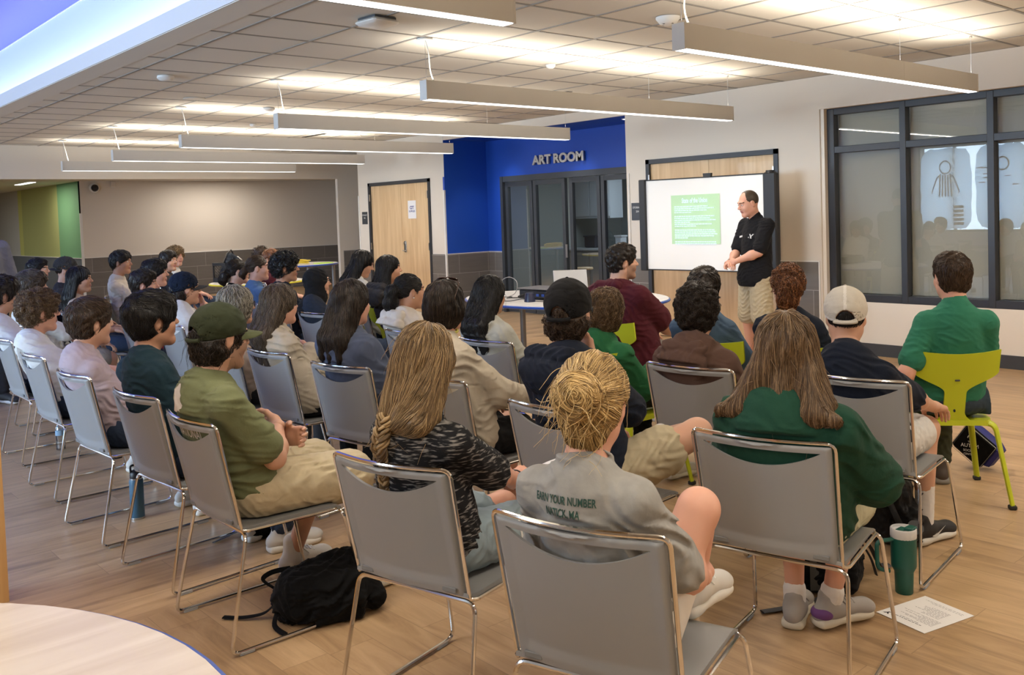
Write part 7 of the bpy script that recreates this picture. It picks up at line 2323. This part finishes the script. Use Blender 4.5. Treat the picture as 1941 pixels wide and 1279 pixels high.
# extension cord and green folder on the blue edged table
for k in range(1):
    pts = []
    for i in range(150):
        a = i / 150 * 2 * PI * 7.5
        r_ = 0.13 + 0.02 * math.sin(a * 0.37) + 0.015 * math.sin(a * 1.7)
        pts.append((7.02 + r_ * math.cos(a) * 1.25, 13.12 + r_ * math.sin(a) * 1.0, 0.912 + 0.004 * i / 10 + 0.02 * math.sin(a * 0.5) ** 2))
    q = MB(); q.tube(pts, 0.0065, 6); tag(q.build('extension_cord', mat('cord_yellow', (0.70, 0.55, 0.06), 0.5), smooth=True), 'coiled yellow extension cord on the taller far table', 'cord')
q = MB(); q.box((7.30, 12.95, 0.900), (7.55, 13.15, 0.912)); tag(q.build('green_folder', mat('folder_green', (0.40, 0.65, 0.08), 0.6)), 'lime green folder lying beside the yellow cord', 'folder')

# wood clad partition end close to the camera
c = MB(); c.box((-2.6, 4.37, 0), (0.905, 4.52, 2.6)); c.build('wall_partition', wood('oak_panel', (0.50, 0.28, 0.11), (0.62, 0.38, 0.16), 'Z', 1.0), kind='structure')

# drinks
def bottle(name, x, y, z, prof, m, label, cat, parts=()):
    t = empty(name, (x, y, z), 0, label, cat)
    q = MB(); q.lathe(prof, 28); q.build('body', m, t, smooth=45)
    for nm, pf, mm in parts:
        q = MB(); q.lathe(pf, 24); q.build(nm, mm, t, smooth=45)
    return t
M_pet = glass('clear_plastic', (0.90, 0.94, 0.97), 0.10, 1.6)
PET = [(0.028, 0.0), (0.031, 0.004), (0.031, 0.03), (0.029, 0.036), (0.031, 0.042), (0.031, 0.06), (0.029, 0.066), (0.031, 0.072), (0.031, 0.10), (0.0315, 0.102), (0.0315, 0.145), (0.030, 0.15), (0.026, 0.168), (0.014, 0.188), (0.0125, 0.195), (0.0125, 0.205)]
CAP = [(0.014, 0.200), (0.0145, 0.203), (0.0145, 0.215), (0.013, 0.217)]
for (x, y, lab) in ((1.86, 7.12, 'clear water bottle on the floor under the white chairs row'), (2.98, 5.66, 'clear water bottle standing beside the steel can')):
    bottle('water_bottle', x, y, 0, PET, M_pet, lab, 'bottle', (('cap', CAP, mat('cap_plastic', (0.75, 0.78, 0.80), 0.4)), ('label', [(0.0318, 0.105), (0.0318, 0.142)], mat('label_blue', (0.25, 0.40, 0.55), 0.5))))
bottle('drink_can', 3.03, 5.44, 0, [(0.026, 0), (0.031, 0.008), (0.031, 0.15), (0.027, 0.162), (0.0, 0.163)], mat('can_blue_steel', (0.20, 0.28, 0.36), 0.25, metal=0.7), 'slim blue steel can beside the water bottle', 'can', (('lid', [(0.028, 0.158), (0.029, 0.166), (0.024, 0.167)], M_black),))
t = bottle('steel_bottle', 1.70, 5.10, 0, [(0.034, 0.0), (0.0365, 0.004), (0.0365, 0.205), (0.034, 0.215), (0.027, 0.222)], mat('bottle_blue', (0.045, 0.125, 0.20), 0.45), 'blue steel bottle with black loop lid on the floor', 'bottle', (('base_ring', [(0.0345, -0.0), (0.037, 0.002), (0.037, 0.010)], M_steel), ('neck_ring', [(0.033, 0.212), (0.033, 0.221), (0.028, 0.224)], M_steel), ('lid', [(0.031, 0.222), (0.032, 0.226), (0.031, 0.252), (0.022, 0.262), (0.0, 0.264)], M_black)))
q = MB(); q.tube(rounded([(-0.026, 0, 0.25), (-0.028, 0, 0.292), (0.028, 0, 0.292), (0.026, 0, 0.25)], 0.012, 4), 0.006, 8); q.build('loop_handle', M_black, t, smooth=True)
bottle('drink_flask', 2.06, 6.55, 0, [(0.038, 0), (0.041, 0.005), (0.041, 0.07), (0.036, 0.075), (0.0, 0.076)], M_black, 'short black flask on the floor under the lilac row chairs', 'flask')
t = bottle('travel_mug', 3.575, 1.745, 0, [(0.032, 0.0), (0.034, 0.003), (0.0365, 0.085), (0.038, 0.09), (0.0475, 0.108), (0.0485, 0.115), (0.0495, 0.235)], mat('mug_green', (0.005, 0.085, 0.065), 0.45), 'tall dark green handled travel mug beside the chair leg', 'mug',
    (('rim', [(0.0495, 0.228), (0.0505, 0.232), (0.0505, 0.262), (0.047, 0.266), (0.045, 0.255), (0.0, 0.255)], mat('mug_rim', (0.60, 0.60, 0.60), 0.3)),))
q = MB(); q.tube(rounded([(0, 0, 0.222), (-0.09, 0, 0.222), (-0.088, 0, 0.11), (-0.035, 0, 0.095)], 0.025, 5), 0.0085, 8, M=Matrix.Rotation(math.radians(-30), 4, 'Z') @ Matrix.Translation((-0.03, 0, 0))); q.build('handle', MATS['mug_green'], t, smooth=True)
q = MB(); q.box((-0.008, -0.04, 0.256), (0.04, -0.005, 0.270), bev=0.003); q.box((-0.03, -0.01, 0.256), (0.02, 0.02, 0.262), bev=0.002); q.build('lid_slider', MATS['mug_green'], t)
# sheet on the floor
t = empty('paper_sheet', (3.432, 1.596, 0.0015), math.radians(76.5), 'white printed sheet of paper lying on the floor by the green mug', 'paper')
q = MB(); q.grid(lambda u, v: Vector(((u - 0.5) * 0.216, (v - 0.5) * 0.279, 0.001 + 0.004 * max(0, v - 0.85) * 6 * 0.15)), 6, 8, thick=lambda u, v: Vector(((u - 0.5) * 0.216, (v - 0.5) * 0.279, 0.0))); q.build('sheet', mat('paper_bright', (0.90, 0.89, 0.87), 0.7), t)
q = MB(); rl = random.Random(3)
def pline(y, x0, x1, h_):
    x = x0
    while x < x1:
        l_ = rl.uniform(0.006, 0.018); q.box((x, y - h_, 0.0014), (min(x + l_, x1), y + h_, 0.0017)); x += l_ + 0.004
pline(0.098, -0.06, 0.085, 0.0018); pline(0.088, -0.04, 0.04, 0.0009)
for k in range(8): pline(0.072 - k * 0.0075, -0.085, -0.085 + rl.uniform(0.05, 0.16), 0.0006)
for k in range(9): pline(0.0 - k * 0.0085, -0.06, -0.06 + rl.uniform(0.05, 0.13), 0.0006)
pline(-0.10, -0.085, 0.05, 0.0006); pline(-0.11, -0.085, 0.08, 0.0006)
q.build('printing', mat('print_grey', (0.22, 0.21, 0.22), 0.8), t)
q = MB(); q.prism([(x + 0.155, y + 0.012) for x, y in [(-0.085, 0.105), (-0.078, 0.105), (-0.073, 0.098), (-0.068, 0.105), (-0.060, 0.105), (-0.070, 0.092), (-0.072, 0.085), (-0.078, 0.085), (-0.076, 0.093)]], 0.0014, 0.0017); q.build('emblem', M_black, t)

# bags on the floor
def bag(name, x, y, rz, prims, m, label, cat='backpack', seed=1, h=0.006, amp=0.013):
    t = empty(name, (x, y, 0), math.radians(rz), label, cat)
    o, fn = solid('bag_body', prims, h, m, t, disp=(lambda f1, f2: (lambda p: f1(p) + f2(p)))(folds(seed, amp, 0.10), folds(seed + 1, amp * 0.5, 0.045)), cut=lambda p: 0.003 - p[:, 2])
    return t, fn
M_bagb = FB('bag_black', (0.003, 0.003, 0.0035), rough=0.85); M_bagg = FB('bag_gloss_black', (0.010, 0.010, 0.011), rough=0.45); M_strap = mat('strap_grey', (0.045, 0.045, 0.050), 0.7)
def strap(t, pts, w, m, name='strap', th=0.25):
    out = []
    P = [Vector(p) for p in pts]; n = len(P)
    for i in range(n - 1):
        p0, p1, p2, p3 = P[max(i - 1, 0)], P[i], P[i + 1], P[min(i + 2, n - 1)]
        for k in range(6):
            s_ = k / 6; out.append(0.5 * ((2 * p1) + (p2 - p0) * s_ + (2 * p0 - 5 * p1 + 4 * p2 - p3) * s_ * s_ + (3 * p1 - p0 - 3 * p2 + p3) * s_ ** 3))
    out.append(P[-1])
    q = MB(); q.tube(out, w, 8, flat=th); return q.build(name, m, t, smooth=True)
t, _ = bag('backpack', 1.80, 3.29, -18, [rbox((0, 0, 0.095), (0.17, 0.13, 0.09), 0.07, k=0.04), rcone((-0.12, 0.0, 0.08), (0.10, 0.02, 0.10), 0.08, 0.10, k=0.04), rcone((-0.02, 0.10, 0.16), (0.17, 0.08, 0.19), 0.035, 0.040, k=0.03), rcone((0.17, -0.02, 0.10), (0.20, -0.06, 0.05), 0.055, 0.05, k=0.03), rbox((0.04, -0.09, 0.06), (0.11, 0.06, 0.055), 0.03, k=0.02)], M_bagb, 'black backpack slumped on the floor between two chairs, straps out', seed=4)
strap(t, [(-0.17, 0.02, 0.08), (-0.22, 0.04, 0.03), (-0.30, 0.08, 0.012), (-0.37, 0.13, 0.008)], 0.014, M_bagb)
strap(t, [(-0.17, -0.02, 0.07), (-0.20, -0.07, 0.02), (-0.17, -0.15, 0.008)], 0.010, M_bagb)
strap(t, [(-0.17, 0.09, 0.10), (-0.21, 0.13, 0.13), (-0.17, 0.14, 0.15), (-0.10, 0.12, 0.16)], 0.010, M_bagb, 'handle')
t, _ = bag('backpack', 3.46, 2.03, 20, [rbox((0, 0, 0.11), (0.19, 0.11, 0.11), 0.07, k=0.03), rcone((0.10, 0.02, 0.10), (0.16, 0.02, 0.22), 0.09, 0.05, k=0.03), rbox((-0.04, -0.10, 0.08), (0.11, 0.05, 0.07), 0.03, k=0.02)], M_bagb, 'dark backpack lying under the green fleece woman, grey straps spread', seed=8)
strap(t, [(-0.12, -0.10, 0.10), (-0.18, -0.05, 0.03), (-0.28, 0.02, 0.01), (-0.42, 0.16, 0.008)], 0.018, M_strap)
strap(t, [(0.10, -0.11, 0.21), (0.15, -0.16, 0.12), (0.20, -0.19, 0.03), (0.26, -0.22, 0.012)], 0.018, M_strap)
strap(t, [(0.04, -0.12, 0.20), (0.08, -0.17, 0.10), (0.10, -0.19, 0.02)], 0.012, M_strap)
q = MB(); q.grid(lambda u, v: Vector((-0.20 + 0.02 * math.sin(PI * u), -0.10 + 0.12 * u, 0.03 + 0.13 * v)), 6, 6); q.build('mesh_pocket', mat('pocket_mesh', (0.06, 0.06, 0.055), 0.8), t)
t, _ = bag('backpack', 4.13, 2.10, 25, [rbox((0, 0, 0.15), (0.15, 0.12, 0.15), 0.08, k=0.03), rbox((-0.06, -0.10, 0.10), (0.10, 0.06, 0.09), 0.04, k=0.02), rcone((-0.10, 0.04, 0.24), (0.08, 0.02, 0.29), 0.05, 0.04, k=0.03), rcone((-0.12, -0.06, 0.05), (0.10, -0.08, 0.05), 0.055, 0.05, k=0.03)], M_bagg, 'glossy black backpack on the floor under the white cap man', seed=15, amp=0.010)
for i in range(2):
    strap(t, [(-0.12, -0.14, 0.16 + i * 0.07), (0.0, -0.17, 0.17 + i * 0.07), (0.11, -0.12, 0.16 + i * 0.06)], 0.005, M_black, 'zipper')
strap(t, [(-0.13, 0.0, 0.26), (-0.19, -0.05, 0.16), (-0.16, -0.10, 0.04)], 0.016, M_bagg)
t = empty('camera', (4.01, 1.955, 0.045), math.radians(-40), 'black camera with long lens resting against the glossy backpack', 'camera')
q = MB(); q.box((-0.05, -0.03, -0.04), (0.05, 0.03, 0.05), bev=0.012); q.box((-0.02, -0.02, 0.045), (0.02, 0.02, 0.065), bev=0.006); q.build('camera_body', M_black, t, smooth=40)
q = MB(); q.lathe([(0.028, 0.0), (0.032, 0.01), (0.032, 0.05), (0.034, 0.052), (0.034, 0.07), (0.031, 0.072), (0.031, 0.11), (0.034, 0.115), (0.034, 0.13), (0.028, 0.13)], 24, M=Matrix.Translation((0, -0.03, 0.01)) @ Matrix.Rotation(PI / 2 - 0.8, 4, 'X')); q.build('lens', MATS['cable_black'], t, smooth=40)
t, _ = bag('bag', 2.10, 4.36, 0, [rbox((0, 0, 0.05), (0.14, 0.09, 0.05), 0.04, k=0.03), rcone((-0.1, -0.06, 0.03), (0.1, -0.05, 0.06), 0.04, 0.03)], M_bagb, 'flat dark bag with loose straps by the white high top shoes', 'bag', seed=21)
strap(t, [(-0.13, 0.0, 0.05), (-0.2, 0.05, 0.015), (-0.28, 0.03, 0.01)], 0.012, M_strap)
# blue and black lunch bag with white print, tipped on its corner under the lime chair
t = empty('lunch_bag', (5.50, 2.24, 0.0), math.radians(-92), 'black and blue zip bag with white printed badge under the lime chair', 'bag')
Mb_ = Matrix.Translation((0, 0, 0.135)) @ Matrix.Rotation(0.62, 4, 'Y')
q = MB(); q.box((-0.115, -0.02, -0.085), (0.085, 0.02, 0.085), bev=0.012, M=Mb_); q.build('front_panel', M_bagb, t, smooth=40)
q = MB(); q.box((-0.105, 0.015, -0.080), (0.11, 0.12, 0.080), bev=0.02, M=Mb_); q.build('blue_side', mat('bag_blue', (0.010, 0.014, 0.16), 0.6), t, smooth=40)
q = MB(); q.tube([Mb_ @ Vector(p) for p in [(-0.115, -0.021, -0.085), (0.085, -0.021, -0.085), (0.085, -0.021, 0.085), (-0.115, -0.021, 0.085)]], 0.003, 6, closed=True); q.build('piping', M_glide, t)
MW_ = mat('print_white', (0.75, 0.75, 0.75), 0.7)
fb = lambda x, z: Mb_ @ frame_to((x, -0.0212, z), (0.8, 0, 0.6), (-0.6, 0, 0.8))
for (s_, sz, x, z) in (('THE', 0.013, -0.040, 0.010), ('AUTISM', 0.030, -0.028, -0.010), ('SOCIETY', 0.019, -0.012, -0.034), ('CENTRAL', 0.016, 0.000, -0.052)):
    text('print', s_, sz, MW_, fb(x, z), t, 0.0004)
q = MB(); q.tube([Mb_ @ Vector((-0.048 + 0.018 * math.cos(a), -0.0218, 0.030 + 0.016 * math.sin(a))) for a in [PI * i / 10 + 0.6 for i in range(11)]], 0.0025, 5); q.build('emblem', MW_, t)
t2 = t
# jacket tied round the waist of the man in the green polo
a9 = math.radians(CH['c9'][2] - 90)
solid('jacket', [ell((0.0, -0.02, 0.52), (0.20, 0.135, 0.085), None, k=0.04), rcone((0.17, -0.02, 0.55), (0.24, -0.06, 0.40), 0.055, 0.045, k=0.04), rcone((-0.16, 0.06, 0.53), (-0.19, 0.16, 0.50), 0.06, 0.05, k=0.04)], 0.007, f_slate, r9, disp=folds(31, 0.008, 0.07), cut=lambda p: np.maximum(0.462 - p[:, 2], -99) * (np.abs(p[:, 0]) < 0.2))
# sheets held by the woman with the plait
t = empty('paper_sheet', (K2['root'].location.x, K2['root'].location.y, 0), K2['root'].rotation_euler.z, 'folded white sheets held in the lap of the woman with the plait', 'paper')
W2 = Vector(K2['arms'][1]['W'])
q = MB(); q.grid(lambda u, v: W2 + Vector((-0.02 + 0.20 * u, 0.03 + 0.20 * v, 0.005 + 0.035 * math.sin(u * 2.6) - 0.05 * v * 0)), 10, 6, thick=lambda u, v: W2 + Vector((-0.02 + 0.20 * u, 0.03 + 0.20 * v, 0.003 + 0.035 * math.sin(u * 2.6)))); q.build('sheet', MATS['paper_bright'], t, smooth=True)
# bracelet on the man with his hand to his mouth
Wb = Vector(K18['arms'][1]['W']); q = MB()
for i in range(16):
    a = 2 * PI * i / 16; q.lathe([(0.0, -0.006), (0.005, -0.003), (0.006, 0), (0.005, 0.003), (0.0, 0.006)], 6, M=Matrix.Translation(Wb + Vector((0.033 * math.cos(a), 0.033 * math.sin(a), -0.03))), caps=False)
q.build('bead_bracelet', M_black, r18, smooth=True)
# drawings on paper taped inside the daylight windows, seen mirrored in the glass
M_kraft = bpy.data.materials.new('backlit_paper'); M_kraft.use_nodes = True
nt = M_kraft.node_tree; nt.nodes.clear()
o_ = nt.nodes.new('ShaderNodeOutputMaterial'); tl = nt.nodes.new('ShaderNodeBsdfTranslucent'); df = nt.nodes.new('ShaderNodeBsdfDiffuse'); mx = nt.nodes.new('ShaderNodeMixShader')
tl.inputs[0].default_value = (0.70, 0.80, 0.88, 1); df.inputs[0].default_value = (0.7, 0.72, 0.75, 1); mx.inputs[0].default_value = 0.15
nt.links.new(tl.outputs[0], mx.inputs[1]); nt.links.new(df.outputs[0], mx.inputs[2]); nt.links.new(mx.outputs[0], o_.inputs[0])
M_dr = mat('crayon_blue', (0.02, 0.10, 0.35), 0.8); M_dg = mat('crayon_grey', (0.10, 0.12, 0.18), 0.8); M_drd = mat('crayon_red', (0.55, 0.05, 0.06), 0.8)
for k, (yc, z0, z1, w_) in enumerate(((9.83, 0.86, 2.80, 0.60), (8.52, 0.86, 2.82, 0.61))):
    t = empty('drawing_sheet', (-4.46, yc, 0), 0, ('large paper with a blue figure drawing taped in the window', 'large paper with red dashes and a grey head taped in the window', 'third large drawing paper taped in the daylight window')[k], 'drawing')
    rl = random.Random(k); pts = []
    for i in range(36):
        a = 2 * PI * i / 36; c_, s_ = math.cos(a), math.sin(a)
        e_ = (abs(c_) ** 6 + abs(s_) ** 6) ** (-1 / 6) * (1 + rl.uniform(-0.03, 0.03))
        pts.append((0, w_ * c_ * e_, (z0 + z1) / 2 + (z1 - z0) / 2 * s_ * e_))
    q = MB(); q.add([(0.0, p[1], p[2]) for p in pts] + [(0.003, p[1], p[2]) for p in pts], [tuple(range(35, -1, -1)), tuple(range(36, 72))] + [(i, (i + 1) % 36, 36 + (i + 1) % 36, 36 + i) for i in range(36)]); q.build('sheet', M_kraft, t)
    q = MB(); zc = z1 - 0.45
    m_ = M_dr if k == 0 else M_dg
    q.tube([(0.006, 0.13 * math.cos(a), zc + 0.15 * math.sin(a)) for a in [2 * PI * i / 20 for i in range(20)]], 0.017, 5, closed=True)
    if k != 1:
        q.tube([(0.006, y, z) for y, z in ((0.10, zc - 0.16), (0.20, zc - 0.25), (0.33, zc - 0.6), (0.30, zc - 0.62))], 0.018, 5)
        q.tube([(0.006, -y, z) for y, z in ((0.10, zc - 0.16), (0.20, zc - 0.25), (0.33, zc - 0.6), (0.30, zc - 0.62))], 0.018, 5)
        for dx in (-0.12, -0.06, 0.0, 0.06, 0.12): q.tube([(0.006, dx, zc - 0.18), (0.006, dx * 1.2, zc - 0.7)], 0.020, 5)
    q.build('drawn_figure', m_, t)
    q = MB()
    if k == 1:
        for i in range(9): y = rl.uniform(-0.45, 0.45); z = rl.uniform(1.6, 2.4); q.box((0.003, y, z), (0.006, y + 0.14, z + 0.025))
        q.build('drawn_dashes', M_drd, t)
    else:
        for i in range(5): q.box((0.003, -0.42, z0 + 0.10 + i * 0.10), (0.006, -0.18, z0 + 0.17 + i * 0.10))
        q.build('drawn_bars', M_dg, t)
